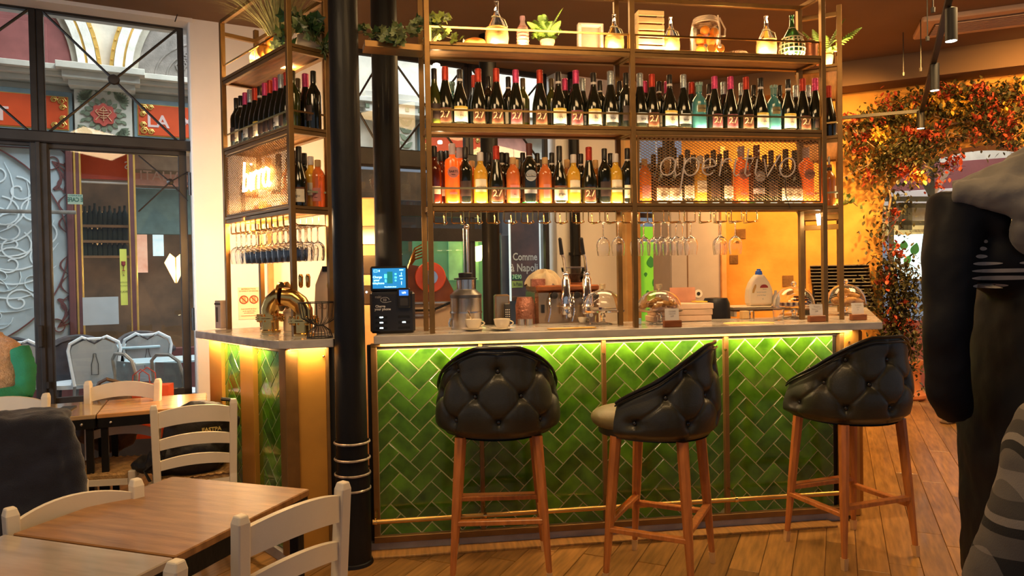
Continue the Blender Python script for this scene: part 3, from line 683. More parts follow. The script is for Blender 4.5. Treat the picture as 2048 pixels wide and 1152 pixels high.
# terrace chairs and tables
WHM = mat('white_woven_chair', (.74, .78, .80), .5, var=.08, bump=.2, bs=200)
GREYM = mat('grey_chair_mesh', (.34, .36, .36), .6, var=.06)
DKR = mat('dark_rattan', (.05, .045, .05), .5, var=.3)
def terrace_chair(px_, py_, v, rz, lab, bottle=True):
    a = fx(px_, py_, v); t = thing('terrace_chair', lab, 'chair', L2W(GO, GR, (a[0], v, .03)), GR + rz, 'white terrace chairs across the passage')
    s = .88
    P = [(-.17, .40), (-.215, .74), (-.20, .80), (-.10, .86), (-.06, .84), (.06, .84), (.10, .86), (.20, .80), (.215, .74), (.17, .40)]
    mb = MB(); mb.tube([(x, -.02 * (z - .4), z) for x, z in P] , .022, 6, flat=.7); part('back_frame', mb, WHM, t)
    mb = MB(); mb.prism([(-.16, .42), (-.195, .74), (-.18, .78), (-.09, .83), (.09, .83), (.18, .78), (.195, .74), (.16, .42)], -.006, .004); part('backrest', mb, GREYM, t)
    mb = MB(); mb.tube([(-.07, 0, .845), (0, .0, .80), (.07, 0, .845)], .012, 6); part('hand_hole_rim', mb, DKR, t)
    if bottle:
        O = [(-.028, .50), (-.028, .60), (-.018, .64), (-.011, .67), (-.011, .70), (.011, .70), (.011, .67), (.018, .64), (.028, .60), (.028, .50), (-.028, .50)]
        mb = MB(); mb.tube([(x, -.012, z) for x, z in O], .0035, 4); part('bottle_print', mb, INK, t)
        mb = MB(); mb.tube([(x, .010, z) for x, z in O], .0035, 4); part('bottle_print', mb, INK, t)
    mb = MB(); mb.box((0, -.20, .42), (.40, .38, .035), b=.01); part('seat', mb, WHM, t)
    for x in (-.17, .17):
        for y in (-.02, -.36): mb = MB(); mb.tube([(x, y, .42), (x * 1.15, y * 1.05, 0)], .013, 6); part('leg', mb, mat('grey_tube', (.3, .3, .3), .4, .5), t)
    return t
terrace_chair(190, 730, 1.55, pi, 'white terrace chair with a bottle outline, behind the red paper bag')
terrace_chair(296, 730, 1.75, pi, 'white terrace chair with a bottle outline, nearer the white wall')
terrace_chair(30, 730, 1.5, pi, 'white terrace chair behind the person in the fleece vest')
def rattan(px_, v, rz, lab):
    a = fx(px_, 700, v); t = thing('rattan_armchair', lab, 'chair', L2W(GO, GR, (a[0], v, .03)), GR + rz, 'dark rattan armchairs on the terrace')
    mb = MB()
    P = [(.26 * cos(b), .26 * sin(b), .66 + .16 * max(0, sin(b))) for b in [pi * (k / 16 * 1.5 - .25) for k in range(17)]]
    mb.tube(P, .035, 7); part('top_rail', mb, DKR, t)
    mb = MB(); mb.grid(lambda u, w: (.24 * cos(pi * (u * 1.5 - .25)), .24 * sin(pi * (u * 1.5 - .25)), .38 + w * (.28 + .16 * max(0, sin(pi * (u * 1.5 - .25))))), 18, 4); part('woven_back', mb, DKR, t)
    mb = MB(); mb.lathe([(.001, .36), (.24, .36), (.25, .40), (.001, .41)], 16); part('seat', mb, WHM, t)
    for k in range(4): b = pi / 4 + k * pi / 2; mb = MB(); mb.tube([(.2 * cos(b), .2 * sin(b), .38), (.23 * cos(b), .23 * sin(b), 0)], .014, 6); part('leg', mb, DKR, t)
rattan(150, 1.9, 0, 'dark rattan armchair behind the white terrace chairs, against the etched window'); rattan(290, 2.1, .2, 'dark rattan armchair beyond the terrace table'); rattan(8, 2.0, 0, 'dark rattan armchair below the etched ring')
def terr_table(px_, v, r, lab, h=.72):
    a = fx(px_, 690, v); t = thing('terrace_table', lab, 'table', L2W(GO, GR, (a[0], v, .03)), GR)
    mb = MB(); mb.box((0, 0, h), (r * 2, r * 1.3, .025), b=.008); part('tabletop', mb, mat('pale_blue_tabletop', (.48, .66, .72), .3, var=.05), t)
    mb = MB(); mb.tube([(0, 0, h), (0, 0, .03)], .025, 8); mb.box((0, 0, .015), (.4, .4, .02), b=.004); part('pedestal', mb, BLACKI, t)
terr_table(245, 1.95, .34, 'pale blue terrace table between the white chairs'); terr_table(330, 1.1, .34, 'pale blue terrace table near the glass', .64)
for px_, v, rz, lab in ((262, .9, 2.1, 'thin grey bistro chair beyond the glass above the paper bag'), (345, .6, 2.3, 'grey bistro chair beyond the glass by the window jamb')):
    a = gx(px_, 780, v); t = thing('bistro_chair', lab, 'chair', L2W(GO, GR, (a[0], v, .03)), GR + rz); t.scale = (.9, .9, .93)
    mb = MB(); mb.tube([(-.19, 0, 0), (-.19, .05, .6), (-.17, .08, .74), (-.08, .1, .80), (.08, .1, .80), (.17, .08, .74), (.19, .05, .6), (.19, 0, 0)], .017, 6); part('frame', mb, mat('grey_cane', (.36, .34, .30), .5, var=.3), t)
    mb = MB(); mb.prism([(-.17, .45), (.17, .45), (.16, .72), (-.16, .72)], .04, .05); part('backrest', mb, mat('woven_grey', (.28, .30, .30), .6, var=.2, bump=.3, bs=150), t)
    mb = MB(); mb.box((0, -.15, .42), (.36, .34, .03), b=.01); part('seat', mb, WHM, t)

# lower background seen through the bar: dark board band, green shop wall, poster
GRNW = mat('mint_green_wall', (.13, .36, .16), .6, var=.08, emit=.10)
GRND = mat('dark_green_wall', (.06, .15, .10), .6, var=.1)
BV = .32
bgp = struct('wall_outside_green', None, None, GO, GR)
def bpanel(px0, py0, px1, py1, v, m, nm, th=.02, par=None, lab=None):
    a = gx(px0, py0, v); b = gx(px1, py1, v); mb = MB(); mb.box(((a[0] + b[0]) / 2, v + th / 2, (a[1] + b[1]) / 2), (abs(b[0] - a[0]), th, abs(a[1] - b[1])), b=.001); return part(nm, mb, m, par or bgp, label=lab)
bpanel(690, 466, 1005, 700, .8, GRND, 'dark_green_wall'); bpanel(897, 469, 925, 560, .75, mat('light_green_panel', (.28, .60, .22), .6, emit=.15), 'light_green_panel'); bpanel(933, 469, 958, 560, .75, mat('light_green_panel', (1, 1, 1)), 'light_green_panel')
bpanel(825, 470, 1000, 640, .78, GRNW, 'mint_wall'); bpanel(908, 474, 958, 481, .7, mat('amber_reflection', (.7, .45, .1), .5, emit=.3), 'painted_reflection')  # the thin glowing amber strip is a painted reflection
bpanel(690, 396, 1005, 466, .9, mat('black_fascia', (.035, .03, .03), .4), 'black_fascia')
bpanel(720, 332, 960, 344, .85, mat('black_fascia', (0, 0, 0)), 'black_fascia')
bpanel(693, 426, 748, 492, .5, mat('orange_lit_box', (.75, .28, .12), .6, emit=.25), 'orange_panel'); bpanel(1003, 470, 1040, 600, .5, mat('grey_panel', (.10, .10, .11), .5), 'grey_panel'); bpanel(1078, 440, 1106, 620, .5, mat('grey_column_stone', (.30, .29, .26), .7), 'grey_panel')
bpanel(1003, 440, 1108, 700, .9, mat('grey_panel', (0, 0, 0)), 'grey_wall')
lt = thing('tulip_wall_lamp', 'bright amber tulip lamp on the green wall beside the third iron column', 'lamp', GO, GR)
a = gx(958, 512, .6); mb = MB(); mb.prism([(a[0] - .02, a[1] - .06), (a[0] + .02, a[1] - .05), (a[0] + .06, a[1] + .12), (a[0] - .08, a[1] + .09)], .58, .64); part('lamp_shade', mb, mat('lamp_yellow', (1, .8, .2), .4, emit=5, ecol=(1, .78, .25), var=0), lt)
po_ = thing('pizza_poster', 'tall dark poster lettered Comme a Napoli in white behind the copper machine', 'poster', GO, GR)
a = gx(1019, 440, .40); b = gx(1082, 600, .40)
mb = MB(); mb.box(((a[0] + b[0]) / 2, .42, (a[1] + b[1]) / 2), (b[0] - a[0], .02, a[1] - b[1])); part('panel', mb, mat('poster_dark', (.07, .055, .05), .35, var=.5, vs_=3, col2=(.20, .09, .07)), po_)
mb = MB(); mb.box((a[0], .405, (a[1] + b[1]) / 2), (.014, .02, a[1] - b[1])); mb.box((b[0], .405, (a[1] + b[1]) / 2), (.010, .02, a[1] - b[1])); part('poster_edge', mb, mat('lit_edge', (.75, .85, .85), .4, emit=.5), po_)
q = gx(1051, 514, .39); ttext('lettering', 'Comme', .112, WHITEI, po_, (q[0], .40, q[1]), bold=.002, xscale=.82); q = gx(1050, 536, .39); ttext('lettering', 'à Napoli', .118, WHITEI, po_, (q[0], .40, q[1]), bold=.002, xscale=.82)
q0 = gx(1025, 549, .39); q1 = gx(1043, 559, .39); mb = MB(); mb.box(((q0[0] + q1[0]) / 2, .40, (q0[1] + q1[1]) / 2), (q1[0] - q0[0], .01, q0[1] - q1[1])); part('price_tag', mb, mat('dark_green_tag', (.02, .20, .08), .5), po_)
ttext('lettering', '7€90', .065, mat('pale_green_ink', (.55, .85, .5), .5, emit=.1), po_, ((q0[0] + q1[0]) / 2, .39, (q0[1] + q1[1]) / 2), bold=.001, xscale=.8)
q0 = gx(1025, 562, .39); q1 = gx(1046, 575, .39); mb = MB(); mb.box(((q0[0] + q1[0]) / 2, .40, (q0[1] + q1[1]) / 2), (q1[0] - q0[0], .01, q0[1] - q1[1])); part('price_tag', mb, mat('lime_tag', (.45, .65, .12), .5), po_)
ttext('lettering', 'la Pizza', .05, INK, po_, ((q0[0] + q1[0]) / 2, .39, (q0[1] + q1[1]) / 2), xscale=.7)
# ------------------------------------------------------------------ the bar counter
FO = Vector((-.715, 3.51, 0)); FRz = rad(90 - 82.4)
AO2 = Vector((-1.873, 4.123, 0)); ARz = atan2(-.735, .678)          # street-side face, x towards the near corner
SO = Vector((-1.105, 3.345, 0)); SRz = rad(90 - 73.4)               # short brass face
CO = Vector((2.052, 3.879, 0)); CRz = atan2(5.454 - 3.879, 2.761 - 2.052)
CT = 1.11
TILE = mat('green_glazed_tile', (.050, .165, .008), .16, var=.55, vs_=9, bump=.10, bs=22, objvar=.25, coat=.7, col2=(.095, .26, .014))
GROUT = mat('pale_grout', (.52, .52, .26), .8, var=.1)
SHADOWG = mat('shadow_gap', (.02, .018, .015), .6)
RAILM = mat('satin_brass', (.66, .38, .10), .34, .8, var=.1)
bar = thing('bar_counter', 'marble topped bar counter faced with green herringbone tiles in brass frames', 'bar counter')
def P2(o, rz, lst): return [(L2W(o, rz, (a, b, 0)).x, L2W(o, rz, (a, b, 0)).y) for a, b in lst]
def slab(poly, z0, z1, m, nm, par=bar, bev=.004):
    mb = MB(); n = len(poly)
    cx = sum(p[0] for p in poly) / n; cy = sum(p[1] for p in poly) / n
    mb.prism(poly, z0, z1, plane='xy'); o = part(nm, mb, m, par)
    bv = o.modifiers.new('bevel', 'BEVEL'); bv.width = bev; bv.segments = 2; bv.limit_method = 'ANGLE'; return o
cl = [(-1.873, 4.123), (-1.32, 3.523), (-1.22, 3.42), (-1.17, 3.372), (-1.12, 3.347), (-1.06, 3.349), (-.876, 3.410), (-.872, 3.54), (-.90, 3.80), (-1.05, 3.95), (-1.50, 4.42)]
slab(cl, CT - .042, CT, MARBLE, 'worktop')
cr = [(-.700, 3.512), (2.052, 3.879), (2.761, 5.454), (2.30, 5.65), (1.66, 4.42), (-.60, 4.12), (-.70, 3.62)]
slab(cr, CT - .042, CT, MARBLE, 'worktop')
def clip(poly, x0, x1, z0, z1):
    for (ax_, s, lim) in ((0, 1, x0), (0, -1, x1), (1, 1, z0), (1, -1, z1)):
        out = []
        for i in range(len(poly)):
            a, b = poly[i - 1], poly[i]; da, db = s * (a[ax_] - lim), s * (b[ax_] - lim)
            if (da >= 0) != (db >= 0):
                t = da / (da - db); out.append((a[0] + (b[0] - a[0]) * t, a[1] + (b[1] - a[1]) * t))
            if db >= 0: out.append(b)
        poly = out
        if len(poly) < 3: return []
    return poly
tcache = {}
def herring(o, rz, x0, x1, z0, z1, v, nm='tile_panel', w=.0745, g=.0026, ox=0., oz=0.):
    pan = MB(); pan.box(((x0 + x1) / 2, v + .0075, (z0 + z1) / 2), (x1 - x0, .0225, z1 - z0)); po = part(nm, pan, GROUT, bar, o, (0, 0, rz))
    c45 = cos(pi / 4); H = 0
    for n in range(-60, 60):
        for m in range(-20, 40):
            for kind in (0, 1):
                if kind == 0: a0, b0, a1, b1 = n + 4 * m, n, n + 4 * m + 2, n + 1
                else: a0, b0, a1, b1 = n + 4 * m + 3, n, n + 4 * m + 4, n + 2
                q = [(a0 * w + g, b0 * w + g), (a1 * w - g, b0 * w + g), (a1 * w - g, b1 * w - g), (a0 * w + g, b1 * w - g)]
                q = [((a - b) * c45 + x0 + ox, (a + b) * c45 + z0 + oz) for a, b in q]
                mx = sum(p[0] for p in q) / 4; mz = sum(p[1] for p in q) / 4
                if mx < x0 - .12 or mx > x1 + .12 or mz < z0 - .12 or mz > z1 + .12: continue
                c = clip(q, x0 + .002, x1 - .002, z0 + .002, z1 - .002)
                if len(c) < 3: continue
                A = abs(sum(c[i - 1][0] * c[i][1] - c[i][0] * c[i - 1][1] for i in range(len(c)))) / 2
                if A < .0003: continue
                full = len(c) == 4 and A > (w - 2 * g) * (2 * w - 2 * g) * .995
                kx, kz = sum(p[0] for p in c) / len(c), sum(p[1] for p in c) / len(c)
                if full and kind in tcache: me = tcache[kind]
                else:
                    mb = MB(); L = [(p[0] - kx, p[1] - kz) for p in c]; S = [(p[0] * .975 + (0), p[1] * .975) for p in L]
                    nn = len(L)
                    vs_ = [(p[0], .004, p[1]) for p in L] + [(p[0], -.0045, p[1]) for p in L] + [(p[0], -.0062, p[1]) for p in S]
                    fs = [tuple(range(nn)), tuple(range(3 * nn - 1, 2 * nn - 1, -1))]
                    for r_ in (0, 1): fs += [(r_ * nn + i, r_ * nn + (i + 1) % nn, (r_ + 1) * nn + (i + 1) % nn, (r_ + 1) * nn + i) for i in range(nn)]
                    mb.add(vs_, fs); me = mb.mesh('tile', TILE)
                    if full: tcache[kind] = me
                t = link('tile', me, po, (kx, v, kz), (random.uniform(-.006, .006), 0, random.uniform(-.008, .008))); H += 1
    return H
TZ0, TZ1 = .082, 1.035
U = lambda px_, py_=850, v=.05: px_on(px_, py_, FO, FRz, v)[0]
us = [(U(757, 880), U(959)), (U(967), U(1205)), (U(1213), U(1448)), (U(1457), U(1668))]
nt_ = 0
for a, b in us: nt_ += herring(FO, FRz, a, b, TZ0, TZ1, .062)
def fb(o, rz, x0, x1, v0, v1, z0, z1, m, nm, b=.002, lab=None):
    mb = MB(); mb.box(((x0 + x1) / 2, (v0 + v1) / 2, (z0 + z1) / 2), (abs(x1 - x0), abs(v1 - v0), abs(z1 - z0)), b=b); return part(nm, mb, m, bar, o, (0, 0, rz), lab)
uL, uR = U(745, 880), U(1690)
edges = [(uL, us[0][0]), (us[0][1], us[1][0]), (us[1][1], us[2][0]), (us[2][1], us[3][0]), (us[3][1] + .03, us[3][1] + .055)]
for a, b in edges: fb(FO, FRz, a, b, .035, .075, .05, CT - .06, BRASS, 'frame_stile')
fb(FO, FRz, uL, edges[-1][1], .030, .075, .05, TZ0, BRASS, 'frame_rail'); fb(FO, FRz, uL, edges[-1][1] + .02, .030, .075, CT - .058, CT - .042, BRASS, 'top_trim')
fb(FO, FRz, uL, edges[-1][1], .062, .08, TZ1, CT - .058, SHADOWG, 'shadow_gap')  # near-black strip painted for the shadow above the tiles
fb(FO, FRz, us[3][1], us[3][1] + .03, .075, .09, .05, CT - .06, SHADOWG, 'shadow_gap')
uE = U(1716, 1000); fb(FO, FRz, edges[-1][1], uE, .030, .12, .03, CT - .042, OCHRE, 'corner_panel')
fb(FO, FRz, uL - .02, edges[-1][1] + .01, .045, .10, 0, .045, mat('grey_stone_plinth', (.40, .37, .33), .7, var=.2, bump=.2), 'plinth')
fb(FO, FRz, uL - .02, edges[-1][1] - .1, -.05, .05, 0, .012, WOODFL, 'kick_board')
fb(FO, FRz, U(737, 880), uL, .07, .09, .05, CT - .05, SHADOWG, 'shadow_gap')
# C side and body
body = [L2W(FO, FRz, (uL, .085, 0)), L2W(FO, FRz, (uE - .01, .085, 0)), Vector((2.60, 5.40, 0)), Vector((2.3, 5.55, 0)), Vector((1.60, 4.40, 0)), Vector((-.6, 4.05, 0))]
slab([(p.x, p.y) for p in body], .04, CT - .06, mat('bar_carcass', (.16, .09, .03), .6), 'carcass')
fb(CO, CRz, .05, 1.65, .10, .13, .04, CT - .06, OCHRE, 'side_panel')
# screws of the corner bracket
for a, z in ((us[3][1] + .08, 1.0), (us[1][1] + .006, .98), (us[2][1] + .006, .98)):
    mb = MB(); mb.lathe([(.008, 0), (.006, .012), (.001, .014)], 8, M=Matrix.Translation((a, .036, z)) @ Matrix.Rotation(pi / 2, 4, 'X')); part('hook', mb, BRASSB, bar, FO, (0, 0, FRz))
# foot rail
mb = MB(); mb.tube([(uL, -.055, .19), (edges[-1][1] - .06, -.055, .19)], .0125, 10); part('foot_rail', mb, RAILM, bar, FO, (0, 0, FRz))
for a, b in edges:
    x = (a + b) / 2; mb = MB(); mb.tube([(x, .035, .225), (x, -.01, .225), (x, -.055, .203)], .005, 6); mb.tube([(x - .008, -.055, .19), (x + .008, -.055, .19)], .0155, 10); part('rail_bracket', mb, BRASSB, bar, FO, (0, 0, FRz))
# LED strip under the counter
LEDM = mat('led_strip', (1, .75, .4), .5, emit=2.2, ecol=(1, .50, .14), var=0)
mb = MB(); mb.box(((uL + uE) / 2, .018, CT - .046), (uE - uL - .1, .010, .005)); part('led_strip', mb, LEDM, bar, FO, (0, 0, FRz))
area_m('counter_led_front', L2W(FO, FRz, ((uL + uE) / 2, .012, CT - .05)), (cos(FRz), sin(FRz), 0), L2W((0, 0, 0), FRz, (0, .28, -1)), uE - uL - .1, .015, 12, 'soft')
# street-side face
X = lambda px_, py_=850, v=.075: px_on(px_, py_, AO2, ARz, v)[0]
def fa(x0, x1, v0, v1, z0, z1, m, nm): return fb(AO2, ARz, x0, x1, v0, v1, z0, z1, m, nm)
fa(X(427), X(451), .06, .12, .05, CT - .045, OCHRE, 'end_board'); fa(X(490), X(516), .055, .12, .05, CT - .045, OCHRE, 'mid_board')
nt_ += herring(AO2, ARz, X(451), X(490), .06, 1.05, .085); nt_ += herring(AO2, ARz, X(516), X(568), .06, 1.05, .085)
fa(X(568), X(581), .055, .12, .05, CT - .045, BRASS, 'frame_stile'); fa(X(427), X(581), .06, .13, 0, .055, mat('grey_stone_plinth', (.4, .4, .3)), 'plinth')
fa(X(427), X(581), .06, .12, CT - .062, CT - .042, BRASS, 'top_trim')
mb = MB(); mb.tube([(X(500), -.02, .19), (X(576), -.02, .19)], .0125, 10); part('foot_rail', mb, RAILM, bar, AO2, (0, 0, ARz))
x = X(570); mb = MB(); mb.box((x, .02, .195), (.006, .10, .05)); part('rail_bracket', mb, BRASS, bar, AO2, (0, 0, ARz))
area_m('counter_led_street', L2W(AO2, ARz, (.45, .03, CT - .05)), (cos(ARz), sin(ARz), 0), L2W((0, 0, 0), ARz, (0, .28, -1)), .8, .015, 5, 'soft')
mb = MB(); mb.box((.45, .03, CT - .046), (.82, .01, .005)); part('led_strip', mb, LEDM, bar, AO2, (0, 0, ARz))
# short brass face beside the column
XS = lambda px_, py_=850, v=.06: px_on(px_, py_, SO, SRz, v)[0]
def fs_(x0, x1, v0, v1, z0, z1, m, nm): return fb(SO, SRz, x0, x1, v0, v1, z0, z1, m, nm)
fs_(XS(580), XS(654), .06, .10, .03, CT - .045, OCHRE, 'corner_panel'); fs_(XS(654), XS(661), .05, .10, .03, CT - .045, BRASS, 'frame_stile'); fs_(XS(578), XS(583), .05, .10, .03, CT - .045, BRASS, 'frame_stile')
fs_(XS(661), XS(672), .09, .12, .03, CT - .045, SHADOWG, 'shadow_gap'); fs_(XS(578), XS(672), .06, .16, 0, .035, mat('grey_stone_plinth', (.4, .4, .3)), 'plinth')
mb = MB(); mb.box((XS(620), .025, CT - .047), (.17, .012, .005)); part('led_strip', mb, LEDM, bar, SO, (0, 0, SRz))
area_m('counter_led_corner', L2W(SO, SRz, (XS(618), .02, CT - .05)), (cos(SRz), sin(SRz), 0), L2W((0, 0, 0), SRz, (0, .3, -1)), .18, .012, 1.6, 'soft')
mb = MB(); mb.ball((XS(650), .05, 1.02), .007, 8, 5); part('screw', mb, BRASSB, bar, SO, (0, 0, SRz))
sb = [(-1.79, 4.13), (-1.06, 3.50), (-.90, 3.50), (-.92, 3.78), (-1.05, 3.93), (-1.50, 4.38)]
slab(sb, .04, CT - .06, mat('bar_carcass', (.16, .09, .03)), 'carcass')
print('tiles', nt_)

# ------------------------------------------------------------------ iron columns
def column(x, y, r, z1, lab, sleeve=True, nm='iron_column'):
    t = thing(nm, lab, 'column', (x, y, 0))
    mb = MB(); mb.lathe([(r * 1.12, 0), (r * 1.12, .42), (r * 1.03, .46), (r, .50), (r * .97, 1.8), (r * .93, z1)], 28); part('shaft', mb, BLACKI, t)
    if sleeve:
        for z in (.37, .445, .52, .60):
            mb = MB(); mb.lathe([(r * 1.12, z - .006), (r * 1.19, z - .003), (r * 1.19, z + .003), (r * 1.12, z + .006)], 28, cap=False); part('worn_ring', mb, mat('bare_metal_edge', (.45, .38, .30), .4, .6, var=.5, vs_=30), t)
        mb = MB(); mb.lathe([(r * 1.25, 0), (r * 1.2, .015), (r * 1.1, .02)], 28); part('base_collar', mb, BLACKI, t)
    return t
column(-.80, 3.43, .0745, 3.45, 'black cast iron column standing in the gap of the bar counter')
c2 = py(773, 300, 4.35); column(c2.x, 4.35, .085, 3.45, 'black iron column just behind the phone charger', False)
c3 = py(982, 500, 6.0); column(c3.x, 6.0, .078, 3.45, 'dark brown iron column farther back, left of the poster', False)
# wooden edge strip beside the first column
mb = MB(); mb.box((-.70, 3.60, .55), (.03, .03, 1.0)); tag(part('oak_batten', mb, BLACKI, None), 'dark upright batten between the iron column and the tiled front', 'batten')

# ------------------------------------------------------------------ shelf units
ZS = [2.61, 2.192, 1.782]; TOPZ = 2.95; PW = .027
UO = Vector((-.415, 3.615, 0)); UR = frame((-.415, 3.615), (1.777, 3.979)); UL = 2.2225; UM = 1.098; UD = .19
LO = Vector((-1.713, 4.224, 0)); LR = frame((-1.713, 4.224), (-1.121, 3.60)); LLn = .86; LD = .21
RO = Vector((1.94, 4.12, 0)); RR = rad(90 - 24.2); RLn = .85; RD = .227
EXPM = mat('expanded_metal', (.36, .20, .08), .45, .4, var=.1)
def post(u, x, y, z0=CT, z1=TOPZ, w=PW, m=BRASS):
    mb = MB(); mb.box((x, y, (z0 + z1) / 2), (w, w, z1 - z0), b=.0015); part('post', mb, m, u)
def rail(u, a, b, w=.024, h=.024, nm='rail', m=BRASS):
    mb = MB(); mb.bar(a, b, w, h, b_=.0015); part(nm, mb, m, u)
def shelf(u, x0, x1, d, z, x0b=None, x1b=None):
    x0b = x0 if x0b is None else x0b; x1b = x1 if x1b is None else x1b
    mb = MB(); mb.prism([(x0, .012), (x1, .012), (x1b, d - .01), (x0b, d - .01)], z - .02, z - .004, plane='xy'); part('shelf_board', mb, OAK, u)
    mb = MB(); mb.box(((x0 + x1) / 2, 0, z - .0075), (x1 - x0, .024, .017), b=.0015); mb.box(((x0 + x1) / 2, .002, z - .029), (x1 - x0, .022, .021), b=.0015); part('front_rail', mb, BRASS, u)
    mb = MB(); mb.bar((x0b, d, z - .018), (x1b, d, z - .018), .03, .024); part('back_rail', mb, BRASS, u)
    for (xa, xb_) in ((x0, x0b), (x1, x1b)): mb = MB(); mb.bar((xa, .01, z - .020), (xb_, d - .01, z - .020), .022, .026); part('side_rail', mb, BRASS, u)
def guard(u, x0, x1, d, z, m=BRASSB):
    mb = MB(); mb.box(((x0 + x1) / 2, 0, z), (x1 - x0, .006, .010)); part('guard_rail', mb, m, u)
def expmesh(u, x0, x1, z0, z1, y=-.004, pw_=.0265, ph=.0155, t=.0022):
    mb = MB(); nx = int((x1 - x0) / pw_); nz = int((z1 - z0) / (ph)); 
    for j in range(nz * 2 + 1):
        z = z0 + j * ph / 2; off = (j % 2) * pw_ / 2
        for i in range(nx + 1):
            xa = x0 + off + i * pw_
            if xa > x1: continue
            for sx in (1,):
                xb_ = min(xa + pw_ / 2, x1); zb_ = min(z + ph / 2, z1); fr = min((xb_ - xa) / (pw_ / 2), (zb_ - z) / (ph / 2))
                if fr <= .05: continue
                mb.bar((xa, y, z), (xa + pw_ / 2 * fr, y - .001, z + ph / 2 * fr), .0034, t)
            xc_ = max(xa - pw_ / 2, x0); fr = min((xa - xc_) / (pw_ / 2), (z1 - z) / (ph / 2), 1)
            if fr > .05: mb.bar((xa, y, z), (xa - pw_ / 2 * fr, y - .001, z + ph / 2 * fr), .0034, t)
    part('mesh_panel', mb, EXPM, u, kind='stuff')
    for a, b in (((x0, y, z0), (x1, y, z0)), ((x0, y, z1), (x1, y, z1)), ((x0, y, z0), (x0, y, z1)), ((x1, y, z0), (x1, y, z1))): rail(u, a, b, .010, .010, 'mesh_frame')
SH = -.024
u1 = thing('shelf_unit', 'bronze framed two bay back bar shelf standing on the front of the counter', 'shelf', UO, UR)
for x in (0, UM, UL): post(u1, x, 0); 
for x in (0, UM, UL): post(u1, x + SH, UD)
for z in ZS:
    shelf(u1, PW / 2, UM - PW / 2, UD, z, PW / 2 + SH, UM - PW / 2 + SH); shelf(u1, UM + PW / 2, UL - PW / 2, UD, z, UM + PW / 2 + SH, UL - PW / 2 + SH)
for (x0, x1) in ((0, UM), (UM, UL)):
    for z in (TOPZ,): rail(u1, (x0, 0, z), (x1, 0, z)); rail(u1, (x0 + SH, UD, z), (x1 + SH, UD, z))
    guard(u1, x0 + .013, x1 - .013, UD, ZS[0] + .078); guard(u1, x0 + .013, x1 - .013, UD, ZS[1] + .072)
    for z in (ZS[0], ZS[1]):
        for xx in (x0 + .018, x1 - .018): mb = MB(); mb.box((xx, 0, z + .04), (.010, .006, .078)); part('rail_upright', mb, BRASSB, u1)
guard(u1, .013, UM - .013, UD, ZS[2] + .078)
for xx in (.018, UM - .018): mb = MB(); mb.box((xx, 0, ZS[2] + .04), (.010, .006, .078)); part('rail_upright', mb, BRASSB, u1)
for x in (0, UM, UL): rail(u1, (x, 0, TOPZ), (x + SH, UD, TOPZ))
expmesh(u1, UM + PW / 2 + .012, UL - PW / 2 - .012, ZS[2] + .008, ZS[1] - .05)
# ivy ledge bridging to the column
a = W2L(UO, UR, Vector((-.72, 3.95, 0)))
mb = MB(); mb.bar((-.32, .05, ZS[0] - .02), (-.013, UD / 2, ZS[0] - .02), .12, .03); part('bridge_ledge', mb, BRASS, u1)
u2 = thing('shelf_unit', 'bronze framed shelf unit with the glowing neon word, at the street end', 'shelf', LO, LR)
for x in (0, LLn): post(u2, x, 0)
for x in (0, LLn): post(u2, x, LD)
for z in ZS: shelf(u2, PW / 2, LLn - PW / 2, LD, z)
for z in ZS:     # end lip at the near end
    mb = MB(); mb.box((LLn, LD / 2, z - .0075), (.024, LD, .017), b=.0015); mb.box((LLn, LD / 2, z - .029), (.022, LD, .021), b=.0015); part('end_rail', mb, BRASS, u2)
    guard(u2, .013, LLn - .013, LD, z + .078) if z != ZS[2] else None
    if z != ZS[0]: mb = MB(); mb.box((LLn, LD / 2, z + .078), (.006, LD - .02, .010)); part('guard_rail', mb, BRASSB, u2)
for x in (0, LLn): rail(u2, (x, 0, 2.88), (x, LD, 2.88), nm='end_rail')
rail(u2, (0, LD, 2.88), (LLn, LD, 2.88)); rail(u2, (0, 0, TOPZ), (LLn, 0, TOPZ))
expmesh(u2, PW / 2 + .010, LLn - PW / 2 - .010, ZS[2] + .008, ZS[1] - .05, pw_=.024, ph=.015)
u3 = thing('shelf_unit', 'narrow bronze shelf unit at the croissant end of the counter, returning away', 'shelf', RO, RR)
for x in (0, RLn): post(u3, x, 0)
post(u3, RLn, RD)
for z in ZS: shelf(u3, PW / 2, RLn - PW / 2, RD, z)
for z in ZS:
    mb = MB(); mb.box((0, RD / 2, z - .0075), (.024, RD, .017), b=.0015); mb.box((0, RD / 2, z - .029), (.022, RD, .021), b=.0015); part('end_rail', mb, BRASS, u3)
    mb = MB(); mb.box((0, RD / 2, z + .078), (.006, RD, .010)); part('guard_rail', mb, BRASSB, u3)
rail(u3, (0, 0, 2.90), (0, RD, 2.90), nm='end_rail'); rail(u3, (0, 0, 2.90), (RLn, 0, 2.90))
for z in (1.66, 1.72): rail(u3, (.05, 0, z), (.05, RD, z), .03, .03, 'cross_bar', OCHRE)
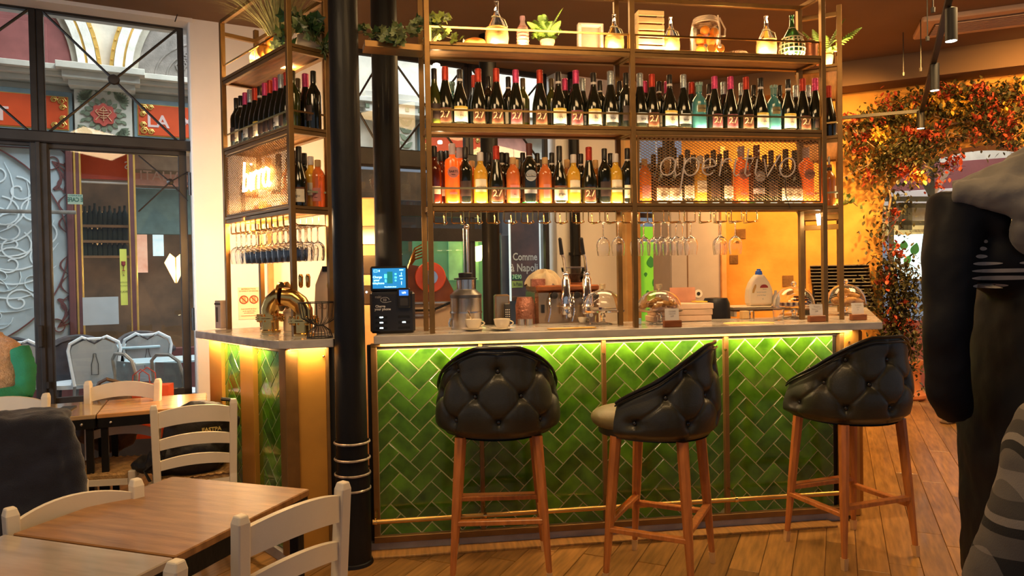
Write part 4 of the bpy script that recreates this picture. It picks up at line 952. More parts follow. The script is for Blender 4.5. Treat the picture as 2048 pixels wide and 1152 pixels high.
# LED strips of the shelves
def ledrow(o, rz, x0, x1, y, z, pw_, up=True, par=None, em=True, col='soft', ten=.25):
    L = x1 - x0
    area_m('shelf_led', L2W(o, rz, ((x0 + x1) / 2, y, z + (.004 if up else -.004))), (cos(rz), sin(rz), 0), L2W((0, 0, 0), rz, (0, ten, 1 if up else -1)), L, .010, pw_, col)
    if em: mb = MB(); mb.box(((x0 + x1) / 2, y, z + (.001 if up else -.0)), (L, .008, .003)); part('led_strip', mb, LEDM, par)
for i, z in enumerate(ZS):
    for (x0, x1) in ((.03, UM - .03), (UM + .03, UL - .03)):
        ledrow(UO, UR, x0, x1, .016, z, 2.6, True, u1)
    ledrow(LO, LR, .03, LLn - .03, .016, z, 1.8, True, u2)
    ledrow(RO, RR, .03, .6, .016, z, .9, True, u3)
for (x0, x1) in ((.03, UM - .03), (UM + .03, UL - .03)): ledrow(UO, UR, x0, x1, .10, ZS[2] - .042, 4.2, False, u1, False, 'soft', 0)
ledrow(LO, LR, .03, LLn - .03, .03, ZS[2] - .042, 10, False, u2, True, 'soft', .35)
# bright spot fittings
SPOTM = mat('spot_lamp_face', (1, .95, .8), .4, emit=18, ecol=(1, .86, .62), var=0)
def puck(px_, py_, v, lab, par=u1, o=UO, rz=UR, r=.018):
    q = px_on(px_, py_, o, rz, v); mb = MB(); mb.lathe([(r, 0), (r, .012), (r * .5, .016)], 14, c=(q[0], v, q[1])); part('spot_lamp', mb, SPOTM, par)
puck(873, 133, .10, ''); puck(880, 287, .10, '', r=.012)
q = px_on(1636, 438, UO, UR, .1); mb = MB(); mb.tube([(q[0], .1, q[1] + .03), (q[0] + .01, .1, q[1] - .035)], .012, 8); part('spot_lamp', mb, SPOTM, u1)
# hanging rack wires
def rackw(u, x0, x1, d, z, pitch=.092):
    k = 0; x = x0
    while x < x1 - .05:
        mb = MB(); mb.tube([(x, .02, z), (x, .02, z - .058), (x + .008, .02, z - .064), (x + .05, .02, z - .064), (x + .055, .03, z - .060), (x + .062, d - .02, z - .060), (x + .062, d - .02, z)], .0032, 5); part('rack_wire', mb, BRASSB, u)
        mb = MB(); mb.tube([(x + .062, .02, z), (x + .062, .02, z - .05), (x + .070, .03, z - .060), (x + .070, d - .02, z - .060)], .0032, 5); part('rack_wire', mb, BRASSB, u)
        x += pitch; k += 1
rackw(u1, .02, UM, UD, ZS[2] - .038); rackw(u1, UM + .02, UM + .78, UD, ZS[2] - .038)
rackw(u2, .02, LLn, LD, ZS[2] - .038, .07)

# neon words, tube lettering along the mesh
def strokes(word, x, z, h, sl=.18):
    out = []; s = h
    def C(pts): out.append([(x + (p[0] + sl * p[1]) * s, z + p[1] * s) for p in pts])
    def circ(cx, cz, r, a0, a1, n=12): return [(cx + r * cos(a0 + (a1 - a0) * k / n), cz + r * 1.15 * sin(a0 + (a1 - a0) * k / n)) for k in range(n + 1)]
    for ch in word:
        if ch == 'a': C(circ(.45, .5, .42, .6, .6 + 2 * pi) + [(.85, .9), (.85, .3), (1.0, .0), (1.2, .15)]); x += 1.15 * s
        elif ch == 'p': C([(.2, .95), (.2, -.9)]); C([(.2, .4)] + circ(.62, .5, .42, pi * .95, -pi * .9)); x += 1.2 * s
        elif ch == 'e': C([(.05, .4), (.75, .55)] + circ(.42, .5, .38, .2, 1.75 * pi)); x += .95 * s
        elif ch == 'r': C([(.15, .95), (.15, 0)]); C([(.15, .6), (.35, .92), (.6, .95), (.72, .8)]); x += .8 * s
        elif ch == 'i': C([(.15, .95), (.15, .15), (.3, 0), (.45, .1)]); C([(.15, 1.35), (.17, 1.42)]); x += .5 * s
        elif ch == 't': C([(.3, 1.5), (.3, .15), (.45, 0), (.65, .12)]); C([(.02, .98), (.65, .98)]); x += .75 * s
        elif ch == 'v': C([(.05, .95), (.38, .0), (.95, 1.2)]); x += 1.0 * s
        elif ch == 'o': C(circ(.5, .5, .45, pi / 2, pi / 2 + 2 * pi, 14)); x += 1.15 * s
        elif ch == 'b': C([(.15, 1.6), (.15, 0)]); C([(.15, .5)] + circ(.52, .48, .38, pi * .9, -pi * .9)); x += 1.1 * s
        elif ch == 'f': C([(.6, 1.5), (.4, 1.5), (.3, 1.2), (.3, -.1)]); C([(.05, .9), (.6, .9)]); x += .7 * s
    return out
NEOFF = mat('unlit_neon_tube', (.62, .52, .46), .25, var=.05, coat=.5)
NEON = mat('lit_neon_tube', (1, .8, .55), .3, emit=26, ecol=(1, .60, .22), var=0)
xa = px_on(1318, 345, UO, UR, -.03)[0]; xb = px_on(1592, 345, UO, UR, -.03)[0]; zz = px_on(1440, 352, UO, UR, -.03)[1]
st = strokes('aperitivo', 0, 0, 1); wd = max(p[0] for s in st for p in s)
ns = thing('neon_sign', 'unlit white script neon word aperitivo mounted on the mesh of the front shelf', 'neon sign', UO, UR)
for s_ in st: mb = MB(); k = (xb - xa) / wd; mb.tube([(xa + p[0] * k, -.022, zz + p[1] * k) for p in s_], .0045, 7); part('neon_tube', mb, NEOFF, ns)
q = px_on(1570, 355, UO, UR, -.02); mb = MB(); mb.tube([(q[0], -.02, q[1]), (q[0] + .005, -.018, q[1] - .10), (q[0] + .03, -.018, q[1] - .17)], .0022, 5); part('cable', mb, BLACKP, ns)
xa, za = px_on(482, 372, LO, LR, -.03); xb, zb = px_on(538, 352, LO, LR, -.03)
st = strokes('birra', 0, 0, 1); wd = max(p[0] for s in st for p in s); ns = thing('neon_sign', 'glowing white gold neon word on the mesh of the street side shelf unit', 'neon sign', LO, LR)
for s_ in st: mb = MB(); k = (xb - xa) / wd; mb.tube([(xa + p[0] * k, -.022, za - .035 + p[1] * k * 1.25) for p in s_], .0065, 7); part('neon_tube', mb, NEON, ns)
area_m('neon_glow', L2W(LO, LR, ((xa + xb) / 2, -.06, za + .02)), (cos(LR), sin(LR), 0), L2W((0, 0, 0), LR, (0, -1, 0)), .3, .1, 1.5, 'soft')
area_m('street_unit_wall_fill', L2W(LO, LR, (.42, LD + .10, 1.72)), (-sin(LR), cos(LR), 0), L2W((0, 0, 0), LR, (-1, .40, -.12)), .7, .12, 30, 'amber', 120)  # added amber fill to turn the plaster behind the unit golden, no fitting
area_m('neon_glow_in', L2W(LO, LR, ((xa + xb) / 2, .0, za + .02)), (cos(LR), sin(LR), 0), L2W((0, 0, 0), LR, (0, 1, 0)), .3, .1, 1.0, 'soft')
# ------------------------------------------------------------------ bottles
DKG = mat('dark_bottle_glass', (.010, .011, .006), .10, var=.2, coat=.6)
DKO = mat('olive_bottle_glass', (.05, .06, .008), .12, var=.3, coat=.6)
YELG = frosty('yellow_wine', (.95, .58, .06), .62); ORG = frosty('orange_aperitif', (.95, .28, .02), .6); ROSE = frosty('rose_wine', (.85, .26, .06), .6)
SARO = mat('bright_orange_spirit', (1.0, .13, .01), .25, var=.05, emit=.35, ecol=(1, .12, .01), coat=.5); AMB = frosty('amber_spirit', (.45, .16, .03), .75); BLUB = mat('turquoise_bottle', (.10, .40, .42), .12, trans=.45, var=.15, coat=.6); DRED = mat('dark_red_liqueur', (.10, .012, .004), .12, coat=.6)
FOILR = mat('red_foil', (.48, .04, .015), .35, .35, var=.3, bump=.3, bs=90); FOILP = mat('pink_foil', (.62, .06, .18), .32, .4, var=.35, bump=.4, bs=90); FOILS = mat('silver_blue_foil', (.42, .50, .56), .3, .6, var=.3, bump=.4, bs=90); FOILG = mat('gold_foil', (.62, .42, .16), .35, .5, var=.2)
CAPB = mat('black_capsule', (.02, .018, .016), .35, var=.1); CAPW = mat('white_capsule', (.72, .66, .60), .4, var=.05); CREAMI = mat('cream_ink', (.86, .66, .40), .5, var=0); CORK = mat('cork', (.62, .38, .16), .7, var=.2)
LBC = mat('cream_label', (.78, .70, .52), .6, var=.12, vs_=20); LBY = mat('yellow_band_label', (.68, .50, .08), .6, var=.1); LBB = mat('black_brown_label', (.05, .03, .025), .5, var=.2); LBK = mat('pink_label', (.66, .24, .20), .6, var=.15); LBR = mat('orange_brown_label', (.13, .045, .018), .6, var=.3, vs_=20); LBG = mat('grey_label', (.42, .44, .46), .5, var=.3, vs_=25); LBPK = mat('mauve_pink_label', (.20, .055, .06), .6, var=.3, vs_=20)
SHP = {   # radius, profile
 'spark': [(.0415, .0), (.043, .006), (.043, .10), (.041, .125), (.033, .165), (.022, .21), (.0155, .245), (.0145, .30)],
 'burg': [(.0405, .0), (.042, .006), (.042, .115), (.038, .145), (.026, .185), (.017, .215), (.0145, .24), (.0140, .30)],
 'bord': [(.036, .0), (.0375, .006), (.0375, .175), (.034, .195), (.022, .215), (.0155, .23), (.0145, .24), (.0140, .30)],
 'spirit': [(.035, .0), (.037, .006), (.037, .155), (.036, .17), (.028, .19), (.017, .205), (.015, .215), (.015, .25)],
 'tall': [(.039, .0), (.041, .006), (.041, .22), (.037, .236), (.022, .246), (.0165, .252), (.016, .30), (.016, .315)],
 'verm': [(.041, .0), (.043, .008), (.043, .19), (.038, .222), (.022, .245), (.016, .262), (.0155, .31), (.0155, .325)],
 'square': [(.038, .0), (.040, .006), (.040, .15), (.038, .165), (.026, .185), (.017, .195), (.0165, .205), (.0165, .215)],
}
def arcpatch(r, a, z0, z1, n=9, a0=0, th=.0008):
    mb = MB(); vs_ = []; fs = []
    for k in range(n + 1):
        t = -pi / 2 + a0 - a + 2 * a * k / n
        for z in (z0, z1):
            for rr in (r, r + th): vs_.append((rr * cos(t), rr * sin(t), z))
    for k in range(n):
        b = k * 4; fs += [(b + 1, b + 5, b + 7, b + 3), (b, b + 2, b + 6, b + 4), (b, b + 4, b + 5, b + 1), (b + 2, b + 3, b + 7, b + 6)]
    fs += [(0, 1, 3, 2), (n * 4, n * 4 + 2, n * 4 + 3, n * 4 + 1)]
    mb.add(vs_, fs, True); return mb
KINDS = {   # shape, glass, [cap: (z0, z1, r, mat)], [labels: (z0, z1, halfangle, mat)], text
 'd27r': ('spark', DKG, [(.232, .308, .0175, FOILR), (.222, .236, .0170, FOILG)], [(.012, .088, .75, LBR)], ('27', .052, CREAMI)),
 'd27p': ('spark', DKG, [(.232, .308, .0175, FOILP), (.222, .236, .0170, FOILG)], [(.012, .088, .75, LBPK)], ('27', .052, CREAMI)),
 'dw': ('burg', DKG, [(.252, .302, .0152, CAPB), (.238, .252, .0158, CAPW), (.224, .238, .0156, CAPB)], [(.018, .088, 1.0, LBC), (.088, .100, 1.0, LBY)], ('~ cru ~', .016, INK)),
 'ds': ('spark', DKG, [(.232, .312, .0172, FOILS)], [(.030, .086, .9, LBG)], ('brut', .018, INK)),
 'dpink': ('spark', DKG, [(.236, .308, .0175, FOILP), (.222, .238, .017, FOILG)], [(.02, .08, .6, LBB)], None),
 'dred': ('spark', DKG, [(.236, .308, .0175, FOILR), (.222, .238, .017, FOILG)], [(.02, .08, .6, LBB)], None),
 'dark': ('bord', DKG, [(.245, .303, .0150, CAPB)], [(.04, .12, .8, LBB)], None),
 'darkw': ('bord', DKG, [(.245, .303, .0150, CAPB), (.230, .245, .0152, CAPW)], [(.03, .10, .8, LBC)], ('vino', .018, INK)),
 'olive': ('bord', DKO, [(.25, .302, .0150, mat('brown_capsule', (.10, .07, .03), .4))], [(.04, .12, .8, LBB)], None),
 'olivey': ('burg', DKO, [(.245, .302, .0150, CAPB)], [(.03, .11, .9, LBB)], None),
 'blue': ('square', BLUB, [(.212, .250, .0175, mat('turquoise_stopper', (.16, .30, .24), .4)), (.25, .262, .021, mat('turquoise_crown', (.30, .45, .38), .4))], [(.095, .135, .6, mat('olive_label', (.22, .17, .06), .5))], ('GIN MARE', .010, INK)),
 'sarti': ('tall', SARO, [(.262, .322, .0185, mat('frosted_cap', (.62, .50, .50), .4))], [(.155, .235, .0, LBK)], None),
 'yellow': ('spirit', YELG, [(.225, .272, .0170, CAPW)], [(.062, .128, .85, LBC)], ('ARTENESE', .0125, INK)),
 'rosey': ('spirit', ROSE, [(.215, .252, .0165, CORK)], [(.03, .10, .7, LBK)], ('~', .03, INK)),
 'roseh': ('spirit', ROSE, [(.218, .255, .0165, CORK)], [(.03, .105, .5, mat('clear_pink_label', (.55, .22, .18), .5))], None),
 'orangeb': ('spirit', ORG, [(.215, .252, .0165, CORK)], [(.03, .10, .7, LBK)], None),
 'verm': ('verm', DKG, [(.262, .328, .0175, mat('brown_red_cap', (.12, .03, .02), .4)), (.252, .264, .0178, CAPW)], [(.055, .085, .9, LBG)], None),
 'amber': ('spirit', AMB, [(.215, .262, .0165, CORK)], [(.04, .11, .8, LBC)], ('Amaro', .016, INK)),
 'dredl': ('bord', DRED, [(.245, .303, .0155, CAPB)], [(.05, .09, .8, LBC)], None),
 'darkc': ('burg', DKG, [(.21, .31, .0155, CAPB)], [(.018, .085, 1.0, LBC), (.085, .095, 1.0, LBR)], ('grigio', .018, INK)),
 'pour': ('spirit', AMB, [(.215, .235, .016, CAPB), (.235, .30, .007, STEEL)], [(.05, .12, .7, LBC)], None),
}
CACHE = {}
def bottle_proto(kind):
    if kind in CACHE: return CACHE[kind]
    shp, gl, caps, labs, tx = KINDS[kind]; pr = SHP[shp]; r = max(p[0] for p in pr)
    P = []
    mb = MB(); mb.lathe([(.001, .004)] + pr + [(.001, pr[-1][1])], 20 if shp != 'square' else 20, cap=False); P.append(('glass_body', mb.mesh('glass_body', gl), None))
    for (z0, z1, rr, m) in caps:
        mb = MB(); mb.lathe([(.001, z0), (rr, z0), (rr, z1 - .003), (rr * .85, z1), (.001, z1)], 14, cap=False)
        if kind == 'blue' and z0 > .249:
            mb = MB()
            for k in range(7): a = k * 2 * pi / 7; mb.box((.017 * cos(a), .017 * sin(a), z0 + .007), (.008, .008, .018), rz=a)
            mb.lathe([(.019, z0 - .003), (.021, z0 + .004), (.001, z0 + .004)], 12)
        P.append(('capsule', mb.mesh('capsule', m), None))
    for (z0, z1, a, m) in labs:
        if a > 0: P.append(('label', arcpatch(r + .0004, a, z0, z1).mesh('label', m), None))
    c = (CACHE.setdefault(kind, (P, r, tx, pr[-1][1])))
    return c
TXM = {}
def bottle(kind, loc, rz, lab, group, s=1.0, ry=0):
    P, r, tx, h = bottle_proto(kind)
    t = thing('bottle', lab, 'bottle', loc, rz, group); t.scale = (s, s, s)
    for nm, me, _ in P: link(nm, me, t)
    if tx:
        if kind not in TXM:
            o = ttext('label_lettering', tx[0], tx[1] * (1.0), tx[2], t, (0, 0, 0), bend=r + .0016, ext=.0004, bold=.0006 if tx[0] == '27' else 0); o.location = (0, 0, .052 if tx[0] == '27' else .05 if kind != 'yellow' else .085)
            if kind == 'blue': o.location = (0, 0, .115)
            if tx[0] == '27': 
                for v in o.data.vertices: v.co.z *= .95
            TXM[kind] = (o.data, o.location.copy())
        else: link('label_lettering', TXM[kind][0], t, TXM[kind][1])
    if kind == 'verm':
        mb = MB(); mb.lathe([(.001, -.002), (.030, -.002), (.030, .002), (.001, .002)], 24, M=Matrix.Translation((0, -r - .001, .15)) @ Matrix.Rotation(pi / 2, 4, 'X')); part('round_label', mb, LBG, t)
        mb = MB(); mb.box((0, -r - .0045, .15), (.056, .001, .012)); part('label_band', mb, INK, t)
        ttext('label_lettering', 'MARTINI', .0125, WHITEI, t, (0, -r - .0055, .15), bold=.0003)
        mb = MB(); mb.lathe([(.036, .002), (.0435, .006), (.0435, .010)], 18, cap=False); part('base_ring', mb, mat('green_glow_base', (.02, .55, .12), .3, var=0), t)
    if kind == 'sarti':
        mb = MB(); mb.lathe([(.001, -.002), (.030, -.002), (.030, .002), (.001, .002)], 24, M=Matrix.Translation((0, -r - .001, .165)) @ Matrix.Rotation(pi / 2, 4, 'X')); part('round_label', mb, LBK, t)
        ttext('label_lettering', 'SARTI', .017, INK, t, (0, -r - .004, .168), bold=.0002); ttext('label_lettering', 'ROSA', .008, INK, t, (0, -r - .004, .152))
        mb = MB(); mb.box((0, -r - .0005, .055), (.04, .001, .012)); part('label', mb, LBK, t)
    return t
NMK = {'d27r': 'dark numbered bottle with red foil', 'd27p': 'dark numbered bottle with pink foil', 'dw': 'dark bottle with banded capsule', 'ds': 'dark bottle with silver blue foil', 'dpink': 'dark bottle with crumpled pink foil', 'dred': 'dark bottle with red foil', 'dark': 'plain dark wine bottle with black capsule', 'darkw': 'dark bottle with white neck band', 'olive': 'olive glass bottle with brown capsule', 'olivey': 'olive tinted sloping bottle', 'blue': 'turquoise gin bottle with crown stopper', 'sarti': 'bright orange aperitif bottle with frosted cap', 'yellow': 'yellow bottle with cream label and white cap', 'rosey': 'orange pink bottle with cork and pink label', 'roseh': 'rose bottle with clear pink label', 'orangeb': 'orange bottle with cork', 'verm': 'black bottle with round silver label', 'amber': 'amber bottle with cork', 'dredl': 'dark red liqueur bottle', 'darkc': 'slim dark bottle with cream label', 'pour': 'amber bottle with steel pourer'}
def row(o, rz, z, ysh, v, items, place, group, s=1.0):
    for i, (px_, kd) in enumerate(items):
        x = px_on(px_, ysh, o, rz, v)[0]
        bottle(kd, L2W(o, rz, (x, v, z + .001)), rz + random.uniform(-.12, .12) + (.0 if '27' not in kd else -.05), f'{NMK[kd]}, {ORD[i]} from left, {place}', group, s * random.uniform(.985, 1.015))
row(UO, UR, ZS[1], 250, .062, [(870, 'olivey'), (892, 'd27r'), (921, 'dw'), (958, 'd27r'), (994, 'd27r'), (1033, 'd27p'), (1081, 'd27r'), (1118, 'dw'), (1153, 'd27p'), (1188, 'dw'), (1222, 'ds'), (1253, 'dark')], 'upper left bay, front', 'sparkling and wine bottles of the upper left bay')
row(UO, UR, ZS[1], 250, .140, [(904, 'blue'), (950, 'dred'), (978, 'dark'), (1018, 'darkw'), (1047, 'olive'), (1104, 'olive'), (1131, 'dpink'), (1146, 'dark'), (1166, 'ds'), (1201, 'darkw'), (1240, 'dark')], 'upper left bay, back', 'back row bottles of the upper left bay', .94)
row(UO, UR, ZS[1], 250, .062, [(1281, 'ds'), (1305, 'd27r'), (1340, 'dw'), (1368, 'ds'), (1399, 'blue'), (1430, 'd27p'), (1462, 'd27p'), (1493, 'd27r'), (1522, 'dw'), (1548, 'blue'), (1577, 'dw'), (1606, 'd27r'), (1631, 'dpink')], 'upper right bay, front', 'sparkling and wine bottles of the upper right bay')
row(UO, UR, ZS[1], 250, .140, [(1290, 'dpink'), (1319, 'darkw'), (1335, 'dpink'), (1384, 'dred'), (1419, 'darkw'), (1448, 'ds'), (1484, 'ds'), (1508, 'dark'), (1560, 'dark'), (1592, 'ds'), (1617, 'ds')], 'upper right bay, back', 'back row bottles of the upper right bay', .94)
row(UO, UR, ZS[2], 405, .062, [(870, 'dredl'), (906, 'sarti'), (932, 'dark'), (962, 'yellow'), (994, 'd27r'), (1027, 'rosey'), (1060, 'verm'), (1091, 'roseh'), (1120, 'darkc'), (1148, 'yellow'), (1179, 'd27r'), (1210, 'dark'), (1232, 'yellow'), (1256, 'darkw')], 'lower left bay, front', 'assorted bottles of the lower left bay')
row(UO, UR, ZS[2], 405, .140, [(884, 'dredl'), (895, 'dark'), (921, 'sarti'), (945, 'orangeb'), (980, 'dark'), (1005, 'darkw'), (1015, 'dark'), (1033, 'amber'), (1047, 'dark'), (1076, 'darkw'), (1105, 'darkw'), (1135, 'amber'), (1163, 'darkw'), (1192, 'amber'), (1222, 'dark')], 'lower left bay, back', 'back row bottles of the lower left bay', .96)
row(UO, UR, ZS[2], 405, .062, [(1290, 'orangeb'), (1322, 'darkc'), (1349, 'darkc'), (1376, 'darkw'), (1401, 'yellow'), (1428, 'dark'), (1453, 'darkw'), (1483, 'sarti'), (1514, 'verm'), (1543, 'dark'), (1572, 'darkc'), (1590, 'darkc'), (1613, 'sarti')], 'lower right bay behind mesh', 'bottles behind the mesh with the unlit neon word')
row(UO, UR, ZS[2], 405, .140, [(1308, 'dark'), (1335, 'amber'), (1363, 'dark'), (1388, 'dark'), (1415, 'darkw'), (1440, 'dark'), (1500, 'dark'), (1530, 'darkw'), (1558, 'dark')], 'second row behind mesh', 'second row bottles behind the mesh', .96)
# street side unit: along the face
kk = ['dark', 'darkw', 'dpink', 'ds', 'dred', 'dw', 'dpink', 'dred', 'dpink', 'ds', 'dred', 'olive']
for i, kd in enumerate(kk):
    bottle(kd, L2W(LO, LR, (.055 + i * .0665, .055, ZS[1] + .001)), LR + random.uniform(-.2, .2), f'{NMK[kd]}, {ORD[i]} from the wall, street side unit', 'wine bottles on the street side unit')
for i, kd in enumerate(['dark', 'dpink', 'olive', 'dark', 'dred', 'dark', 'dpink', 'olive', 'dark']):
    bottle(kd, L2W(LO, LR, (.83 - i * .088, .150, ZS[1] + .001)), LR, f'{NMK[kd]}, {ORD[i]} from the post, street unit back row', 'back row bottles on the street side unit', 1.02)
for i, (x, y, kd) in enumerate([(.835, .055, 'darkc'), (.80, .14, 'yellow'), (.83, .165, 'rosey'), (.745, .07, 'dark'), (.66, .08, 'orangeb'), (.57, .07, 'darkc'), (.48, .08, 'amber'), (.39, .07, 'yellow'), (.30, .08, 'dredl'), (.21, .07, 'darkw'), (.12, .08, 'dark'), (.71, .15, 'dark'), (.62, .16, 'darkw'), (.50, .16, 'dark')]):
    bottle(kd, L2W(LO, LR, (x, y, ZS[2] + .001)), LR + .7, f'{NMK[kd]}, {ORD[i]} from the corner post, behind lit neon', 'bottles behind the lit neon word')
for i, (x, y, kd) in enumerate([(.06, .06, 'dred'), (.15, .07, 'dred'), (.24, .07, 'dark'), (.07, .15, 'dpink'), (.33, .07, 'dred'), (.42, .07, 'dark'), (.5, .07, 'dred')]):
    bottle(kd, L2W(RO, RR, (x, y, ZS[1] + .001)), RR, f'{NMK[kd]}, {ORD[i]} back along the returning shelf', 'wine bottles on the returning shelf unit')
bottle('pour', L2W(RO, RR, (.07, .06, ZS[2] + .001)), RR, 'amber bottle with steel pourer on the lower shelf of the returning unit', 'bottles on the lower returning shelf')
bottle('amber', L2W(RO, RR, (.17, .07, ZS[2] + .001)), RR, 'amber corked bottle behind the steel pourer bottle on the returning unit', 'bottles on the lower returning shelf')

# ------------------------------------------------------------------ hanging wine glasses
wg = MB(); H = .188
prof = [(.0335, 0), (.034, -.002), (.008, -.006), (.0036, -.012), (.0034, -.075), (.006, -.082), (.022, -.092), (.034, -.108), (.0375, -.128), (.036, -.155), (.031, -.186), (.0302, -.186), (.0352, -.155), (.0366, -.128), (.033, -.109), (.021, -.0935), (.002, -.086)]
wg.lathe([(.001, .001)] + prof + [(.0005, -.0862)], 24, cap=False)
WGL = wg.mesh('wine_glass', GLASS, sharp=60)
def wglass(loc, lab, group):
    tag(link('wine_glass', WGL, None, loc, (0, 0, random.random() * 6)), lab, 'wine glass', group)
zg = ZS[2] - .096
for i, px_ in enumerate([1206, 1236]): x = px_on(px_, 445, UO, UR, .045)[0]; wglass(L2W(UO, UR, (x, .045, zg)), f'clear wine glass hanging in the left bay rack, {ORD[i]} of two', 'glasses hanging in the left bay')
for i, px_ in enumerate([1287, 1322, 1352, 1381, 1441]):
    x = px_on(px_, 445, UO, UR, .045)[0]
    wglass(L2W(UO, UR, (x, .045, zg)), f'clear wine glass hanging in right bay rack, front row, {ORD[i]}', 'glasses hanging in the right bay'); 
    wglass(L2W(UO, UR, (x - .012 if i < 4 else x + .03, .125, zg)), f'clear wine glass hanging in right bay rack, second row, {ORD[i]}', 'glasses hanging in the right bay')
x = px_on(1455, 445, UO, UR, .045)[0]; wglass(L2W(UO, UR, (x + .045, .045, zg)), 'clear wine glass hanging upside down, outermost of the right bay rack', 'glasses hanging in the right bay')
for i in range(12):
    for j in range(3):
        wglass(L2W(LO, LR, (.045 + i * .070, .040 + j * .062, zg)), f'clear wine glass hanging below the lit neon, {ORD[i]} from wall, {["outer", "middle", "inner"][j]} row', 'glasses hanging under the street side unit')
# ------------------------------------------------------------------ things on the top shelf
def us_(px_, v=.09, z=ZS[0], py_=100, o=None, rz=None): return px_on(px_, py_, o or UO, UR if rz is None else rz, v)[0]
RAFF = mat('raffia', (.78, .50, .14), .75, var=.25, vs_=40, bump=.4, bs=160, stretch=(1, 1, 6)); STRAWL = mat('pale_straw', (.72, .62, .36), .75, var=.2, bump=.3, bs=150)
THING_GL = GLASS; GRG = mat('dark_green_demijohn', (.03, .13, .03), .08, trans=.5, coat=.5, var=.2); ROPE = mat('pale_rope', (.70, .52, .34), .8, var=.2, bump=.5, bs=200)
def flask(px_, v, h, r, lab, green=False, wick=.45):
    x = us_(px_, v); t = thing('straw_flask', lab, 'bottle', L2W(UO, UR, (x, v, ZS[0] + .001)), UR)
    k = h / .26
    mb = MB(); mb.lathe([(.001, .004), (r * .55, .004), (r * .93, h * .12), (r, h * .22), (r * .95, h * .36), (r * .68, h * .52), (r * .38, h * .66), (r * .2, h * .76), (r * .17, h * .93), (r * .20, h * .95), (r * .20, h), (r * .14, h), (.001, h * .99)], 24, cap=False); part('glass_body', mb, GRG if green else GLASS, t)
    if not green:
        mb = MB(); mb.lathe([(r * .62, .0), (r * .95, h * .10), (r * 1.03, h * .22), (r * 1.0, h * .34), (r * .9, h * .42)], 28, cap=False)
        for i, v_ in enumerate(mb.v): pass
        part('raffia_wrap', mb, RAFF, t)
        mb = MB(); mb.tube([(r * .92 * cos(a), r * .92 * sin(a), h * .42) for a in [2 * pi * q / 20 for q in range(20)]], .004, 5, closed=True); part('raffia_rim', mb, RAFF, t)
        mb = MB(); mb.tube([(r * .40 * cos(a), r * .40 * sin(a), h * (.66 - .02 * cos(a))) for a in [2 * pi * q / 16 for q in range(16)]] + [(r * .42, -.002, h * .66), (r * .62, -.03 * k, h * .58), (r * .9, -.02, h * .44)], .003, 5); part('cord', mb, STRAWL, t)
    else:
        mb = MB(); n = 16
        for q in range(n):
            a = 2 * pi * q / n; mb.tube([(r * 1.03 * R * cos(a), r * 1.03 * R * sin(a), h * zz) for R, zz in ((.62, .01), (.95, .10), (1.02, .22), (.98, .34), (.80, .47))], .0042, 5)
        for zz, R in ((.04, .72), (.13, .98), (.22, 1.03), (.31, 1.0), (.40, .90), (.47, .81)): mb.tube([(r * 1.05 * R * cos(a), r * 1.05 * R * sin(a), h * zz) for a in [2 * pi * q / 24 for q in range(24)]], .0035, 5, closed=True)
        part('wicker_basket', mb, STRAWL, t)
        mb = MB(); mb.tube([(r * .3 * cos(a), r * .3 * sin(a), h * .70) for a in [2 * pi * q / 14 for q in range(14)]], .003, 5, closed=True); mb.tube([(r * .3, 0, h * .7), (r * .75, -.04, h * .5)], .003, 5); part('cord', mb, ROPE, t)
    # puck light under the flask
    return t
flask(994, .085, .255, .062, 'tall clear flask in glowing raffia, first from the ivy on the top shelf')
flask(1229, .085, .215, .052, 'clear flask in raffia standing by the middle post on the top shelf')
flask(1342, .085, .215, .048, 'small clear raffia flask beside the slatted crate')
flask(1533, .085, .245, .056, 'clear raffia flask between the dark loaf and the green demijohn')
flask(1584, .085, .255, .066, 'green glass demijohn in a woven white basket near the right post', True)
PK = mat('tea_light_glow', (1, .85, .5), .4, emit=6, ecol=(1, .72, .32), var=0)
for i, px_ in enumerate((990, 1045, 1225, 1297, 1338, 1525, 1580)):
    x = us_(px_, .03); t = thing('shelf_light', f'small round warm uplight on the top shelf, {ORD[i]} from the left', 'light', L2W(UO, UR, (x, .032, ZS[0] + .001)), UR, 'round uplights on the top shelf')
    mb = MB(); mb.lathe([(.012, 0), (.012, .005), (.001, .006)], 12); part('diffuser', mb, PK, t)
    area_m('uplight', L2W(UO, UR, (x, .034, ZS[0] + .012)), (1, 0, 0), L2W((0, 0, 0), UR, (0, .75, 1)), .02, .02, .7, 'soft')
# terracotta bowl upside down
def at(nm, lab, cat, px_, v=.09, group=None, z=ZS[0] + .001, py_=100): return thing(nm, lab, cat, L2W(UO, UR, (us_(px_, v, z, py_), v, z)), UR, group)
t = at('terracotta_bowl', 'flat upturned terracotta bowl left of the first raffia flask', 'bowl', 950); mb = MB(); mb.lathe([(.068, 0), (.066, .02), (.054, .042), (.03, .052), (.001, .053)], 26); part('bowl', mb, mat('bright_terracotta', (.85, .27, .05), .6, var=.1), t); mb = MB(); mb.lathe([(.070, 0), (.071, .006), (.068, .009)], 26, cap=False); part('rim', mb, TERRA, t)
t = at('rope_bottle', 'slim bottle wrapped in pink and white cord beside the fern', 'bottle', 1046, .075); mb = MB(); mb.lathe([(.030, 0), (.031, .01), (.032, .10), (.028, .115), (.016, .135), (.0125, .15), (.0125, .175), (.001, .176)], 20); part('glass_body', mb, mat('blush_ceramic', (.74, .50, .42), .5), t)
mb = MB()
for k in range(7): z = .01 + k * .018; r = .0325 if z < .105 else .026; mb.tube([(r * cos(a), r * sin(a), z + .002 * sin(a)) for a in [2 * pi * q / 18 for q in range(18)]], .0028, 5, closed=True)
